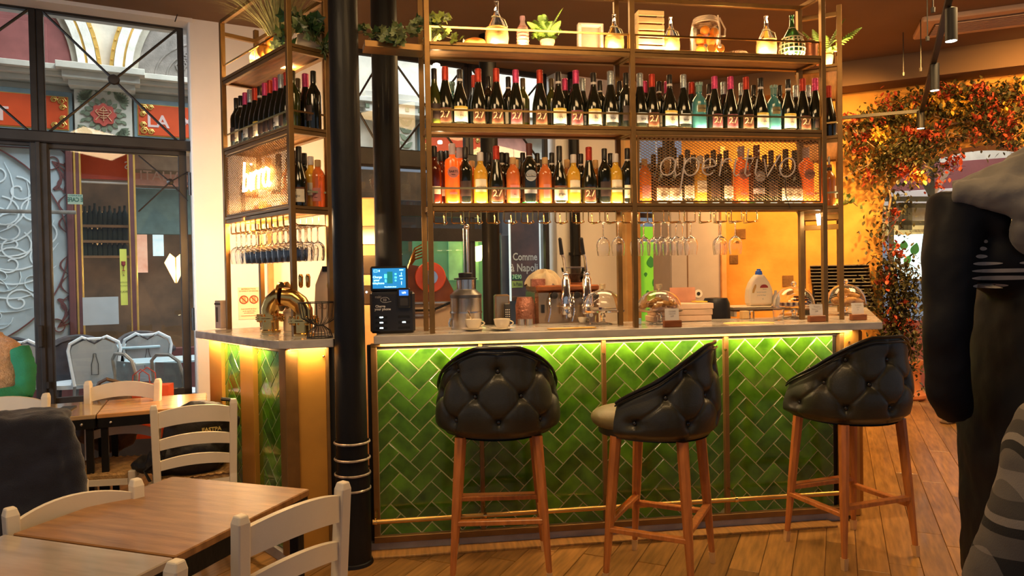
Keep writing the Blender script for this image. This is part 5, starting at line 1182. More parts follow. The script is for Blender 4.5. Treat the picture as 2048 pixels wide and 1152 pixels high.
part('cord', mb, mat('rust_cord', (.45, .14, .08), .8), t); mb = MB(); mb.lathe([(.0135, .155), (.015, .165), (.0135, .178), (.001, .18)], 14); part('cap', mb, mat('pink_cap', (.7, .4, .4), .5), t)
# fern in a pot
def frond(mb, L, droop, w=.03, n=16):
    pts = [(0, L * t * cos(droop * t * .9), L * t * .75 * (1 - droop * t * .8)) for t in [i / n for i in range(n + 1)]]
    mb.tube(pts, .0012, 4)
    for i in range(2, n + 1):
        p = Vector(pts[i]); q = Vector(pts[i - 1]); d = (p - q).normalized(); k = w * sin(pi * (i / n) ** .75 * .97) + .003
        for s in (-1, 1):
            e = p + Vector((s * k, 0, 0)) + d * k * .5 - Vector((0, 0, k * .25)); a = p - d * .0045; b = p + d * .0045; m_ = (p + e) / 2 + d * .006
            up = Vector((0, 0, .0008))
            mb.add([a, b, m_, e, m_ - d * .010], [(0, 1, 2, 3, 4)])
def fern(t, n, L, pot=True, seed=3, z0=.07, spread=(0, 2 * pi)):
    rnd = random.Random(seed); ms = []
    for dr_ in (.55, .9, 1.25): mb = MB(); frond(mb, L, dr_, .028); ms.append(mb.mesh('frond', FERNL))
    for k in range(n):
        a = spread[0] + (spread[1] - spread[0]) * k / n + rnd.uniform(-.2, .2); o = link('frond', ms[k % 3], t, (0, 0, z0), (rnd.uniform(.0, .7), rnd.uniform(-.25, .25), a)); s_ = rnd.uniform(.7, 1.1); o.scale = (s_, s_, s_)
t = at('potted_fern', 'bright green fern in a small clay pot in the middle of the left top shelf', 'plant', 1095, .10)
mb = MB(); mb.lathe([(.028, 0), (.036, .045), (.040, .045), (.041, .062), (.036, .062), (.034, .055), (.001, .055)], 22); part('pot', mb, mat('pale_clay', (.75, .42, .24), .7), t); fern(t, 17, .17)
# pale tray / frame leaning
t = at('wooden_tray', 'pale wooden tray with a stepped rim, standing upright right of the fern', 'tray', 1181, .12)
mb = MB()
W_, H_ = .145, .17
for (x0, x1, z0, z1) in ((-W_ / 2, W_ / 2, 0, .016), (-W_ / 2, W_ / 2, H_ - .016, H_), (-W_ / 2, -W_ / 2 + .018, 0, H_), (W_ / 2 - .018, W_ / 2, 0, H_)): mb.box(((x0 + x1) / 2, 0, (z0 + z1) / 2), (x1 - x0, .04, z1 - z0), b=.004)
WASH = mat('whitewashed_wood', (.62, .52, .40), .7, var=.2, stretch=(1, 1, 6)); part('tray_rim', mb, WASH, t); mb = MB(); mb.box((0, .014, H_ / 2), (W_ - .03, .008, H_ - .03)); part('tray_base', mb, mat('aged_board', (.36, .28, .18), .7, var=.2), t)
# slatted crate
t = at('slatted_crate', 'glowing pale wooden slatted crate standing on end right of the middle post', 'crate', 1297, .09)
CR = mat('pine_slats', (.85, .58, .24), .6, var=.2, stretch=(1, 1, 8))
for k in range(6): mb = MB(); mb.box((0, -.045, .022 + k * .0385), (.150, .008, .030), b=.002); part('slat', mb, CR, t)
for sx in (-1, 1): mb = MB(); mb.box((sx * .070, .0, .115), (.01, .08, .228), b=.002); part('side_board', mb, CR, t)
mb = MB(); mb.box((0, .045, .115), (.14, .006, .22)); part('back_board', mb, mat('amber_board', (.62, .25, .05), .6), t)
# glass jar of oranges with rope
t = at('orange_jar', 'rope bound glass jar filled with oranges and slices', 'jar', 1411, .095)
mb = MB(); mb.lathe([(.064, .0), (.068, .01), (.069, .13), (.064, .16), (.055, .178), (.056, .20), (.053, .20), (.052, .18), (.061, .158), (.066, .13), (.065, .012), (.001, .006)], 26); part('jar_glass', mb, pane_mat('jar_pane', (.97, .95, .9), .5), t); t.scale = (1.2, 1.2, 1.06)
ORF = mat('orange_peel', (.92, .32, .03), .45, bump=.2, bs=300, var=.15); ORS = mat('orange_slice_flesh', (1, .42, .05), .4, var=.1, sss=.1)
for (x, y, z, r) in ((-.034, -.022, .032, .029), (.022, -.030, .028, .027), (-.036, -.018, .088, .029), (.014, -.028, .082, .030), (-.012, -.022, .134, .027), (.036, -.016, .130, .026), (.048, -.006, .07, .024), (-.01, .03, .05, .032), (.0, .03, .11, .032)):
    mb = MB(); mb.ball((0, 0, 0), r, 14, 9); o = tag(part('orange', mb, ORF, None, L2W(UO, UR, (us_(1411, .095) + x * 1.2, .095 + y * 1.2, ZS[0] + z * 1.06))), 'orange in the rope bound jar, ' + {.032: 'bottom, by the crate side', .028: 'bottom, by the rope tail', .088: 'middle layer, crate side', .082: 'middle layer centre', .134: 'top layer, crate side', .130: 'top layer by the rope', .07: 'squeezed beside the rope', .05: 'hidden at the bottom back', .11: 'hidden at the upper back'}[z], 'orange', 'oranges inside the rope bound jar')
for (x, z) in ((-.004, .024), (.050, .03)):
    mb = MB(); mb.lathe([(.001, -.004), (.024, -.004), (.0255, 0), (.024, .004), (.001, .004)], 18, M=Matrix.Rotation(pi / 2, 4, 'X')); tag(part('orange_slice', mb, ORS, None, L2W(UO, UR, (us_(1411, .095) + x, .095 - .079, ZS[0] + z)), (0, 0, UR)), ('orange slice pressed to the jar glass, ' + ('middle one' if x < 0 else 'beside the rope tail')), 'orange slice', 'orange slices inside the rope bound jar')
for k in range(4): mb = MB(); mb.tube([((.058 - .002 * k) * cos(a), (.058 - .002 * k) * sin(a), .176 + k * .008) for a in [2 * pi * q / 22 for q in range(22)]], .0048, 6, closed=True); part('rope_coil', mb, ROPE, t)
mb = MB(); mb.tube([(.035, -.06, .20), (.036, -.075, .13), (.034, -.078, .04)], .0045, 6); mb.tube([(.045, -.055, .19), (.07, -.06, .13), (.062, -.07, .09), (.04, -.078, .085)], .004, 6); mb.ball((.034, -.078, .034), .010, 8, 6); part('rope_tail', mb, ROPE, t)
# dark loaf / basket
t = at('dark_basket', 'low dark oval basket right of the jar of oranges', 'basket', 1476, .095)
mb = MB(); mb.lathe([(.055, 0), (.062, .012), (.062, .026), (.052, .038), (.04, .034), (.001, .03)], 26, sy=.6); part('basket_body', mb, mat('dark_wicker', (.16, .09, .04), .8, bump=.8, bs=120, var=.4), t)
t = at('copper_pot', 'small lidded copper pot behind the green demijohn', 'pot', 1620, .13); mb = MB(); mb.lathe([(.04, 0), (.045, .06), (.045, .10)], 20); part('pot_body', mb, mat('dark_copper', (.35, .13, .06), .35, .8), t); mb = MB(); mb.lathe([(.047, .10), (.046, .115), (.02, .13), (.006, .132), (.006, .145), (.001, .147)], 20); part('lid', mb, mat('dark_copper', (1, 1, 1)), t)
# ivy: leaves as parts on a vine
def ivyleaf():
    mb = MB(); P = [(0, 0), (.010, -.006), (.024, -.002), (.018, .008), (.026, .020), (.014, .020), (.0, .036), (-.014, .020), (-.026, .020), (-.018, .008), (-.024, -.002), (-.010, -.006)]
    vs_ = [(0, .012, .003)] + [(x, y, -abs(x) * .25) for x, y in P]; mb.add(vs_, [(0, i + 1, (i + 1) % 12 + 1) for i in range(12)]); return mb.mesh('leaf', IVYL)
IVM = ivyleaf(); IVM2 = IVM.copy(); IVM2.materials[0] = mat('deep_ivy_leaf', (.03, .075, .02), .4, var=.4, vs_=20, objvar=.3); IVM3 = IVM.copy(); IVM3.materials[0] = mat('lime_ivy_leaf', (.35, .42, .06), .5, var=.3, objvar=.3)
def ivy(t, paths, n, sc, ms, rnd):
    mb = MB()
    for pth in paths: mb.tube(pth, .0022, 5)
    part('stem', mb, mat('ivy_stem', (.16, .12, .05), .7), t)
    for k in range(n):
        pth = paths[k % len(paths)]; f = rnd.random() * (len(pth) - 1); i = int(f); a = Vector(pth[i]); b = Vector(pth[min(i + 1, len(pth) - 1)]); p = a.lerp(b, f - i) + Vector((rnd.uniform(-.022, .022), rnd.uniform(-.03, .02), rnd.uniform(-.022, .03)))
        o = link('leaf', rnd.choice(ms), t, p, (rnd.uniform(.5, 1.9), rnd.uniform(-.6, .6), rnd.uniform(-1.1, 1.1) + (pi if rnd.random() < .4 else 0))); s_ = sc * rnd.uniform(.75, 1.35); o.scale = (s_, s_, s_)
rnd = random.Random(5)
t = thing('ivy_trail', 'trailing ivy lying along the ledge between the iron columns and the front shelf', 'plant', L2W(UO, UR, (0, 0, ZS[0])), UR)
ivy(t, [[(-.36, -.0, .03), (-.24, .0, .035), (-.12, .02, .05), (-.05, .03, .07)], [(-.14, .02, .03), (-.05, .02, .08), (.02, .05, .11), (.03, .05, .13)], [(-.22, .0, .02), (-.16, -.04, -.01), (-.13, -.05, -.03)]], 84, 1.0, [IVM, IVM, IVM2], rnd)
t = thing('ivy_trail', 'lit yellow green ivy spilling over the left end of the top shelf', 'plant', L2W(UO, UR, (0, 0, ZS[0])), UR)
ivy(t, [[(.02, .05, .02), (.05, .06, .09), (.10, .06, .14), (.13, .05, .15)], [(.03, .04, .02), (.06, .02, .06), (.11, .01, .03), (.17, -.01, .012)], [(.03, .05, .02), (.05, .07, .1), (.04, .07, .16)]], 46, .85, [IVM, IVM3, IVM3], rnd)
# grassy plant and ivy on the street side unit
t = thing('grass_plant', 'tall spray of pale green grass on top of the street side shelf unit', 'plant', L2W(LO, LR, (.54, .11, ZS[0] + .001)), LR)
mb = MB(); mb.lathe([(.04, 0), (.05, .08), (.053, .08), (.048, .085), (.001, .08)], 18); part('pot', mb, TERRA, t)
mb = MB(); rnd = random.Random(8)
for k in range(420):
    a = rnd.uniform(0, 2 * pi); sp = rnd.random() ** .7; L = rnd.uniform(.35, .60); w = .0019
    pts = [(sp * L * 1.05 * (q ** 1.3) * cos(a) + .02 * cos(a), sp * L * .95 * (q ** 1.3) * sin(a) + .02 * sin(a), .07 + L * q - sp * L * .42 * q ** 2.4) for q in (0, .25, .5, .75, 1)]
    d = Vector((-sin(a), cos(a), 0)); vs_ = []
    for i, p in enumerate(pts): ww = w * (1 - i / 4.4); vs_ += [Vector(p) + d * ww, Vector(p) - d * ww]
    mb.add(vs_, [(2 * i, 2 * i + 1, 2 * i + 3, 2 * i + 2) for i in range(4)])
part('grass_blades', mb, mat('straw_green_blades', (.30, .34, .10), .6, var=.35, vs_=30, col2=(.55, .52, .22)), t, kind='stuff')
t = thing('ivy_plant', 'dark ivy with large leaves hanging over the corner of the street side shelf', 'plant', L2W(LO, LR, (LLn, 0, ZS[0])), LR)
rnd = random.Random(9)
ivy(t, [[(-.22, .05, .02), (-.12, .05, .12), (-.02, .05, .14), (.03, .10, .10)], [(-.2, .03, .02), (-.08, .02, .03), (-.02, .0, .02)], [(.0, .08, .10), (.03, .13, .05), (.04, .18, -.0), (.05, .20, -.04)], [(-.04, .1, .13), (.02, .12, .13), (.02, .2, .08)]], 78, 1.35, [IVM2, IVM2, IVM], rnd)
t = thing('wooden_box_planter', 'pale rough wooden box behind the dark ivy on the street side shelf', 'box', L2W(LO, LR, (LLn - .06, .17, ZS[0] + .001)), LR + rad(60))
for k in range(2): mb = MB(); mb.box((0, 0, .05 + k * .085), (.17, .05, .075), b=.004); part('board', mb, WASH, t)
t = thing('orange_garland', 'clay oranges on a cord beside the grass pot on the street side shelf', 'decoration', L2W(LO, LR, (.56, .0, ZS[0] + .001)), LR)
for (x, y, z, r) in ((-.04, .03, .045, .042), (.02, .025, .03, .03), (.03, .03, .08, .03)): mb = MB(); mb.ball((x, y, z), r, 14, 9); part('clay_orange', mb, ORF, t)
t = thing('raffia_gourd', 'small glowing raffia gourd with rope on the street side shelf', 'decoration', L2W(LO, LR, (.36, .06, ZS[0] + .001)), LR)
mb = MB(); mb.lathe([(.03, 0), (.045, .03), (.046, .06), (.035, .085), (.015, .10), (.012, .12)], 20); part('gourd', mb, RAFF, t); mb = MB(); mb.tube([(.03, -.03, .09), (.045, -.035, .05), (.05, -.03, .01), (.02, -.04, .008)], .006, 6); part('rope', mb, ROPE, t)
area_m('street_unit_glow', L2W(LO, LR, (.42, .05, ZS[0] + .02)), (1, 0, 0), L2W((0, 0, 0), LR, (0, .5, 1)), .4, .03, 3.0, 'warm')
# fern on the returning unit + small yellow ivy
t = thing('potted_fern', 'yellow green fern arching out from the top of the returning shelf unit', 'plant', L2W(RO, RR, (.10, .08, ZS[0] + .001)), RR); mb = MB(); mb.lathe([(.04, 0), (.05, .07), (.05, .08), (.001, .075)], 18); part('pot', mb, TERRA, t); fern(t, 15, .24, seed=5)
t = thing('ivy_trail', 'small yellow ivy sprig peeping from the lower returning shelf', 'plant', L2W(RO, RR, (.05, -.0, ZS[2])), RR); rnd = random.Random(2)
ivy(t, [[(.1, .05, .02), (.02, -.01, .03), (-.02, -.06, .02), (-.03, -.09, -.01)]], 12, .8, [IVM3], rnd)
area_m('returning_unit_glow', L2W(RO, RR, (.05, .03, ZS[0] + .02)), (1, 0, 0), L2W((0, 0, 0), RR, (.1, .3, 1)), .1, .03, 1.2, 'soft')

# ------------------------------------------------------------------ on the counter
def cz(px_, py_, z=CT): return pz(px_, py_, z)
# phone charging station
p = cz(786, 668); ch = thing('phone_charging_station', 'black phone charging station with a blue screen on the counter beside the column', 'charger', (p.x * 1.012, p.y + .05, CT + .001), FRz)
GLOW = mat('dark_slot', (.004, .004, .004), .5, var=0)
SCRB = mat('blue_screen', (.01, .10, .25), .2, emit=.9, ecol=(.02, .22, .50), var=0); SCRT = mat('screen_cyan_text', (.4, .95, 1), .3, emit=2.2, ecol=(.35, .9, 1), var=0); SCRG = mat('screen_green', (.1, .7, .5), .3, emit=1.2, ecol=(.1, .8, .6), var=0)
SL = mat('slot_led', (.7, 1, 1), .3, emit=7, ecol=(.75, .97, 1), var=0); BLK2 = mat('satin_black_plastic', (.022, .020, .020), .35, var=.1)
mb = MB(); mb.box((0, .02, .11), (.232, .10, .215), b=.012); part('body', mb, BLK2, ch)
mb = MB(); mb.box((-.016, .035, .285), (.195, .03, .135), b=.010); part('screen_housing', mb, BLACKP, ch)
mb = MB(); mb.box((-.016, .0185, .288), (.172, .002, .106), b=.001); part('screen', mb, SCRB, ch)
for s_, x, z, sz in (('Charge', -.077, .295, .016), ('your', -.081, .279, .016), ('telephone', -.072, .263, .015), ('Powerbank a louer', -.01, .243, .008), ('HOW', .048, .331, .008), ('scan', .048, .285, .008)): ttext('screen_text', s_, sz, SCRT, ch, (x, .0165, z), bold=.0004)
mb = MB(); mb.tube([(x, .016, z) for x, z in ((-.095, .322), (-.076, .322), (-.076, .333), (-.095, .333))], .0012, 4, closed=True); part('screen_icon', mb, SCRT, ch)
for c_, d_ in (((-.067, .016, .328), (.006, .002, .010)), ((.045, .016, .30), (.016, .002, .004)), ((.048, .016, .262), (.003, .002, .018)), ((.048, .016, .312), (.003, .002, .012))): mb = MB(); mb.box(c_, d_); part('screen_icon', mb, SCRT, ch)
mb = MB(); mb.box((-.012, .016, .292), (.028, .002, .062), b=.004); part('phone_icon', mb, mat('screen_dark_teal', (.01, .16, .16), .3, emit=.5, ecol=(.02, .3, .28), var=0), ch)
mb = MB(); mb.box((-.034, .0155, .300), (.014, .002, .022), b=.002); mb.box((-.034, .0155, .275), (.009, .002, .016), b=.002); mb.box((.018, .0155, .31), (.010, .002, .010)); mb.box((.018, .0155, .292), (.012, .002, .010)); mb.box((.018, .0155, .276), (.009, .002, .009)); part('screen_blocks', mb, SCRG, ch)
mb = MB(); mb.box((.060, -.04, .185), (.066, .03, .105), b=.006); part('card_terminal', mb, BLACKP, ch); mb = MB(); mb.box((.060, -.056, .212), (.048, .002, .030)); part('terminal_screen', mb, mat('terminal_blue', (.02, .12, .45), .3, emit=.9, ecol=(.03, .16, .6), var=0), ch); ttext('terminal_text', '1,00', .012, SL, ch, (.06, -.058, .212))
mb = MB(); mb.box((.060, -.052, .165), (.042, .008, .04), b=.003); part('card_slot', mb, mat('dark_grey_plastic', (.05, .045, .04), .4), ch)
ttext('lettering', 'naki', .020, mat('grey_ink', (.45, .42, .40), .5, var=0), ch, (-.072, -.032, .192)); ttext('lettering', 'Charge', .0175, WHITEI, ch, (-.062, -.032, .143), bold=.0006); ttext('lettering', 'your phone', .0175, WHITEI, ch, (-.050, -.032, .128), bold=.0006)
mb = MB(); mb.tube([(-.038 + .022 * cos(a), -.032, .176 + .014 * sin(a)) for a in [2 * pi * k / 20 for k in range(17)]] + [(-.006, -.032, .168)], .0012, 4); part('contactless_mark', mb, WHITEI, ch)
for k in range(3): mb = MB(); mb.tube([(-.046 + k * .006, -.032, .169), (-.043 + k * .006, -.032, .176), (-.046 + k * .006, -.032, .183)], .0011, 4); part('contactless_mark', mb, WHITEI, ch)
for r_ in range(3):
    for c_ in range(2):
        x, z = (-.058, .058)[c_], .086 - r_ * .028; mb = MB(); mb.box((x, -.0305, z), (.060, .004, .012), b=.002); part('power_bank_slot', mb, GLOW, ch)
        if c_ == 0 or r_ == 1: mb = MB(); mb.box((x, -.033, z), (.017, .002, .006), b=.001); part('slot_light', mb, SL, ch)
# coffee machine, grinder, juicer etc.
COPPER = mat('copper_panel', (.52, .17, .06), .3, .75, var=.3, bump=.15)
COPH = mat('hammered_copper', (.42, .18, .12), .3, .7, var=.3, bump=1.0, bs=60)
def obj_at(nm, lab, cat, px_, py_, dy=0, rz=FRz, z=CT, group=None): 
    p = cz(px_, py_, z); return thing(nm, lab, cat, (p.x * (p.y + dy) / p.y, p.y + dy, z + .001), rz, group)
MY = 4.25                                     # the coffee machine stands on the inner work level behind the counter
def inn(px_, Y): return py(px_, 600, Y).x
wk = thing('rear_worktop', 'pale stone rear worktop inside the bar under the coffee machine and bottles', 'worktop')
slabp = [(-.55, 4.18), (1.62, 4.48), (1.72, 4.98), (-.65, 4.70)]
mb = MB(); mb.prism(slabp, .98, 1.02, plane='xy'); part('worktop', mb, MARBLE, wk); mb = MB(); mb.prism([(-.53, 4.22), (1.58, 4.52), (1.68, 4.94), (-.63, 4.66)], 0, .98, plane='xy'); part('cabinet', mb, mat('dark_cabinet', (.05, .03, .02), .6), wk)
wz = 1.021
SC_ = 4.42 / 1400
cm = thing('espresso_machine', 'copper and steel lever espresso machine behind the counter', 'coffee machine', (inn(1125, 4.42), 4.42, wz), FRz)
def X_(px_): return (px_ - 1125) * SC_
def Z_(py_, Y=4.42): return 1.4 + (551 - py_) * Y / 1400 - wz
mb = MB(); mb.box((X_(1125), .05, (Z_(650) + Z_(578)) / 2), (X_(1190) - X_(1064), .40, Z_(578) - Z_(650)), b=.02); part('body', mb, mat('warm_steel', (.50, .36, .22), .25, .9, var=.15), cm)
mb = MB(); mb.box((X_(1125), .04, Z_(576)), (X_(1188) - X_(1064), .42, .035), b=.01); part('copper_top', mb, COPPER, cm)
mb = MB(); mb.box((X_(1125), -.12, .03), (X_(1200) - X_(1070), .34, .055), b=.01); part('drip_tray', mb, COPPER, cm); ttext('lettering', 'CORSALETTA', .03, BRASSB, cm, (X_(1105), -.295, .03), bold=.001)
mb = MB()
for k in range(9): mb.box((X_(1075) + k * .045, -.14, .060), (.008, .28, .006))
part('drip_grille', mb, STEEL, cm)
for px_ in (1122, 1163):
    x = X_(px_) - .01
    mb = MB(); mb.lathe([(.030, Z_(620)), (.034, Z_(612)), (.034, Z_(590)), (.028, Z_(585)), (.028, Z_(560)), (.020, Z_(556)), (.018, Z_(545))], 18, c=(x, -.20, 0)); part('group_head', mb, CHROME, cm)
    mb = MB(); mb.lathe([(.036, Z_(612)), (.04, Z_(610)), (.036, Z_(606))], 18, c=(x, -.20, 0)); mb.tube([(x, -.2, Z_(600)), (x, 0, Z_(600))], .03, 10); part('group_collar', mb, CHROME, cm)
    mb = MB(); mb.tube([(x - .004, -.21, Z_(548)), (x - .02, -.24, Z_(520)), (x - .034, -.26, Z_(510))], .008, 8); mb.ball((x, -.205, Z_(550)), .02, 10, 7); part('lever', mb, CHROME, cm)
    mb = MB(); mb.tube([(x - .034, -.26, Z_(512)), (x - .048, -.28, Z_(484))], [.013, .010], 10); mb.ball((x - .048, -.28, Z_(484)), .011, 8, 6); part('lever_grip', mb, BLACKP, cm)
    mb = MB(); mb.lathe([(.034, Z_(626)), (.036, Z_(621)), (.036, Z_(617))], 18, c=(x, -.20, 0)); mb.tube([(x, -.23, Z_(622)), (x - .01, -.34, Z_(626))], .012, 8); mb.tube([(x, -.2, Z_(626)), (x, -.2, Z_(634))], .008, 8); part('portafilter', mb, CHROME, cm)
for px_ in (1098, 1142, 1178):
    x = X_(px_); mb = MB(); mb.lathe([(.02, 0), (.022, .01), (.02, .03), (.001, .034)], 12, M=Matrix.Translation((x, -.155, Z_(590))) @ Matrix.Rotation(pi / 2, 4, 'X')); part('steam_knob', mb, BLACKP, cm)
for px_ in (1084, 1130): x = X_(px_); mb = MB(); mb.tube([(x + .02, -.16, Z_(585)), (x + .01, -.19, Z_(600)), (x + .015, -.20, Z_(620)), (x, -.20, Z_(640))], .006, 8); part('steam_wand', mb, CHROME, cm)
mb = MB(); mb.box((X_(1076), -.155, Z_(615)), (.02, .01, .05)); part('level_window', mb, BLACKP, cm)
mb = MB(); mb.box((X_(1071), -.08, Z_(565)), (.085, .06, .05), b=.004); part('copper_box', mb, COPH, cm)
t = thing('linen_cloth', 'crumpled cream linen cloth heaped on the copper top of the espresso machine', 'cloth', (inn(1088, 4.42), 4.44, wz + Z_(573)), FRz)
rnd = random.Random(4); mb = MB()
def clf(u, v):
    a = 2 * pi * u; r = .110 * sin(pi / 2 * v) * (1 + .12 * sin(3 * a) + .08 * sin(7 * a)); h = .095 * cos(pi / 2 * v) ** .8 * (1 + .15 * sin(4 * a + 2 * v)) + .018 * sin(9 * a + 5 * v) * v
    return (r * cos(a), r * sin(a) * .7, max(0, h) + .002)
mb.grid(clf, 40, 10, closeu=True); part('cloth', mb, mat('cream_linen', (.80, .66, .40), .85, var=.1, bump=.3), t)
# grinder with bean hopper
gr = thing('coffee_grinder', 'copper coffee grinder with smoked plastic bean hopper, on the right of the espresso machine', 'grinder', (inn(1150, 4.62), 4.66, wz), FRz)
s5 = 4.66 / 1400
mb = MB(); mb.box((0, 0, .20), (.17, .16, .26), b=.01); part('body', mb, COPPER, gr); mb = MB(); mb.lathe([(.062, .33), (.085, .42), (.085, .425), (.081, .425), (.058, .335)], 20); part('hopper', mb, PANE, gr); mb = MB(); mb.lathe([(.055, .335), (.072, .385), (.001, .39)], 18); part('coffee_beans', mb, mat('coffee_beans', (.06, .025, .012), .5, bump=1, bs=150), gr)
mb = MB(); mb.lathe([(.087, .425), (.087, .43), (.03, .435), (.001, .436)], 20); part('hopper_lid', mb, mat('smoked_lid', (.25, .22, .24), .2, var=0, alpha=.6), gr)
# hammered copper jug/cylinder
t = thing('hammered_copper_canister', 'hammered copper canister left of the espresso machine', 'canister', (inn(1050, 4.25), 4.25, wz), 0)
mb = MB(); mb.lathe([(.058, 0), (.060, .02), (.058, .15), (.060, .20), (.052, .235), (.048, .245), (.048, .25)], 22); part('body', mb, COPH, t)
# steel pitcher/juicer
p = cz(929, 661); t = thing('steel_press_urn', 'brushed steel juice urn with black lid and tall plunger rod, left of the cups', 'urn', (p.x + .0, p.y + .16, CT + .001), FRz)
mb = MB(); mb.lathe([(.086, 0), (.088, .01), (.088, .165), (.089, .17)], 28); part('urn_body', mb, STEEL, t); mb = MB(); mb.lathe([(.089, .17), (.090, .188), (.062, .215), (.050, .22)], 28); part('shoulder', mb, mat('dark_steel', (.16, .15, .14), .3, .8), t)
mb = MB(); mb.lathe([(.049, .218), (.050, .275)], 24); part('neck', mb, STEEL, t); mb = MB(); mb.lathe([(.064, .274), (.066, .280), (.04, .285), (.038, .285), (.040, .308), (.034, .312), (.001, .313)], 24); part('lid', mb, BLACKP, t)
mb = MB(); mb.tube([(.015, .0, .31), (.015, 0, .56)], .008, 8); mb.tube([(-.006, .0, .31), (-.006, 0, .56)], .004, 8); mb.ball((.012, 0, .57), .016, 10, 7); part('plunger_rod', mb, STEEL, t)
mb = MB(); mb.lathe([(.091, .085), (.0915, .09), (.091, .095)], 28, cap=False); part('band', mb, STEEL, t); mb = MB(); mb.tube([(-.088, -.02, .06), (-.098, -.02, .03), (-.094, -.02, .01)], .005, 6); part('tap', mb, STEEL, t)
# cups
CERM = mat('white_ceramic', (.82, .72, .55), .18, var=.03, coat=.4)
def cup(loc, s, lab, saucer=True, rz=0):
    t = thing('coffee_cup', lab, 'cup', loc, rz, 'white coffee cups on the counter'); t.scale = (s, s, s)
    mb = MB(); mb.lathe([(.022, .012), (.030, .014), (.040, .032), (.047, .062), (.0445, .062), (.037, .034), (.026, .020), (.001, .018)], 26); part('cup_body', mb, CERM, t)
    mb = MB(); mb.tube([(.043 + .019 * sin(pi * k / 8) , 0, .052 - .028 * k / 8) for k in range(9)], .0038, 6); part('handle', mb, CERM, t)
    if saucer:
        mb = MB(); mb.lathe([(.028, 0), (.035, .001), (.068, .011), (.070, .013), (.066, .013), (.034, .006), (.001, .005)], 30); s_ = part('saucer', mb, CERM, None, loc, (0, 0, rz)); s_.scale = (s, s, s); tag(s_, 'white saucer under the ' + lab, 'saucer', 'white saucers on the counter')
    return t
p = cz(946, 663); cup((p.x, p.y + .055, CT + .001), .98, 'white coffee cup with a spoon, in front of the steel urn', rz=.3)
o = thing('teaspoon', 'small steel teaspoon standing in the cup by the steel urn', 'spoon', (p.x, p.y + .055, CT + .03)); mb = MB(); mb.tube([(.0, 0, 0), (-.02, -.01, .06), (-.028, -.012, .075)], [.003, .003, .006], 6); part('spoon', mb, CHROME, o)
p = cz(1004, 662); cup((p.x, p.y + .055, CT + .001), .98, 'white coffee cup on the front edge below the third iron column', rz=.05)
cup((inn(1161, 4.25), 4.14, CT - .0), .62, 'small cream espresso cup beside the empty glass dome', False)
t = thing('tumbler', 'small clear tumbler between the espresso cup and the dome stand', 'glass', (inn(1181, 4.2), 4.12, CT)); mb = MB(); mb.lathe([(.02, 0), (.024, .05), (.0225, .05), (.0185, .004), (.001, .004)], 18); part('glass', mb, GLASS, t)
# paper terminal etc.
t = thing('card_terminal', 'upright card payment terminal between the cups and the hammered canister', 'terminal', (inn(1014, 4.05), 4.06, CT + .001), FRz); mb = MB(); mb.box((0, 0, .075), (.036, .03, .11), b=.006, R=Matrix.Rotation(-.2, 4, 'X')); part('body', mb, BLK2, t)
for r_ in range(4):
    for c_ in range(3): mb = MB(); mb.box((-.010 + c_ * .010, -.018, .055 + r_ * .013), (.006, .004, .006), b=.001); part('key', mb, mat('light_keys', (.6, .55, .5), .5), t)
t = thing('steel_tin', 'shiny steel box behind the card terminal', 'box', (inn(1003, 4.2), 4.2, wz), FRz); mb = MB(); mb.box((0, 0, .14), (.09, .09, .26), b=.01); part('body', mb, mat('warm_steel', (1, 1, 1)), t)
t = thing('steel_tins', 'low steel tins in front of the copper canister', 'tin', (inn(1052, 4.1), 4.11, CT + .001)); mb = MB(); [mb.lathe([(.022, 0), (.022, .035), (.001, .036)], 16, c=(-.03 + k * .048, 0, 0)) for k in range(2)]; part('tin', mb, STEEL, t)
# meat slicer / juicer red machine behind the left post
sl = thing('red_slicer', 'bright orange red and steel slicing machine behind the phone charger', 'slicer', (inn(850, 4.2), 4.32, wz), FRz)
REDG = mat('glossy_orange_red', (.75, .10, .015), .15, var=.1, coat=.6)
mb = MB(); mb.lathe([(.090, -.012), (.095, 0), (.090, .012)], 32, M=Matrix.Translation((.02, -.02, .38)) @ Matrix.Rotation(pi / 2, 4, 'X')); part('wheel', mb, REDG, sl); mb = MB(); mb.lathe([(.045, -.03), (.048, 0), (.045, .01)], 20, M=Matrix.Translation((.02, -.04, .38)) @ Matrix.Rotation(pi / 2, 4, 'X')); mb.box((.02, -.06, .38), (.09, .01, .012)); mb.box((.02, -.06, .38), (.012, .01, .09)); part('hub', mb, CHROME, sl)
mb = MB(); mb.prism([(-.15, .0), (.12, .0), (.14, .10), (.18, .22), (-.15, .22)], -.05, .12); part('body', mb, mat('cream_enamel', (.70, .50, .32), .3, var=.05), sl); mb = MB(); mb.prism([(-.12, .22), (.18, .22), (.16, .30), (.10, .42), (-.1, .46), (-.14, .4)], .0, .10); part('housing', mb, mat('brown_copper_housing', (.28, .09, .04), .25, .4, var=.3), sl)
mb = MB(); mb.box((0, -.06, .225), (.36, .03, .018), b=.004); mb.box((-.06, -.06, .15), (.2, .02, .012)); part('chrome_rail', mb, mat('pale_chrome', (.80, .62, .45), .15, .9), sl); mb = MB(); mb.tube([(-.10, -.07, .18), (.03, -.08, .18), (.14, -.09, .225)], .008, 8); mb.ball((.03, -.08, .18), .018, 10, 7); part('lever', mb, BLACKP, sl)
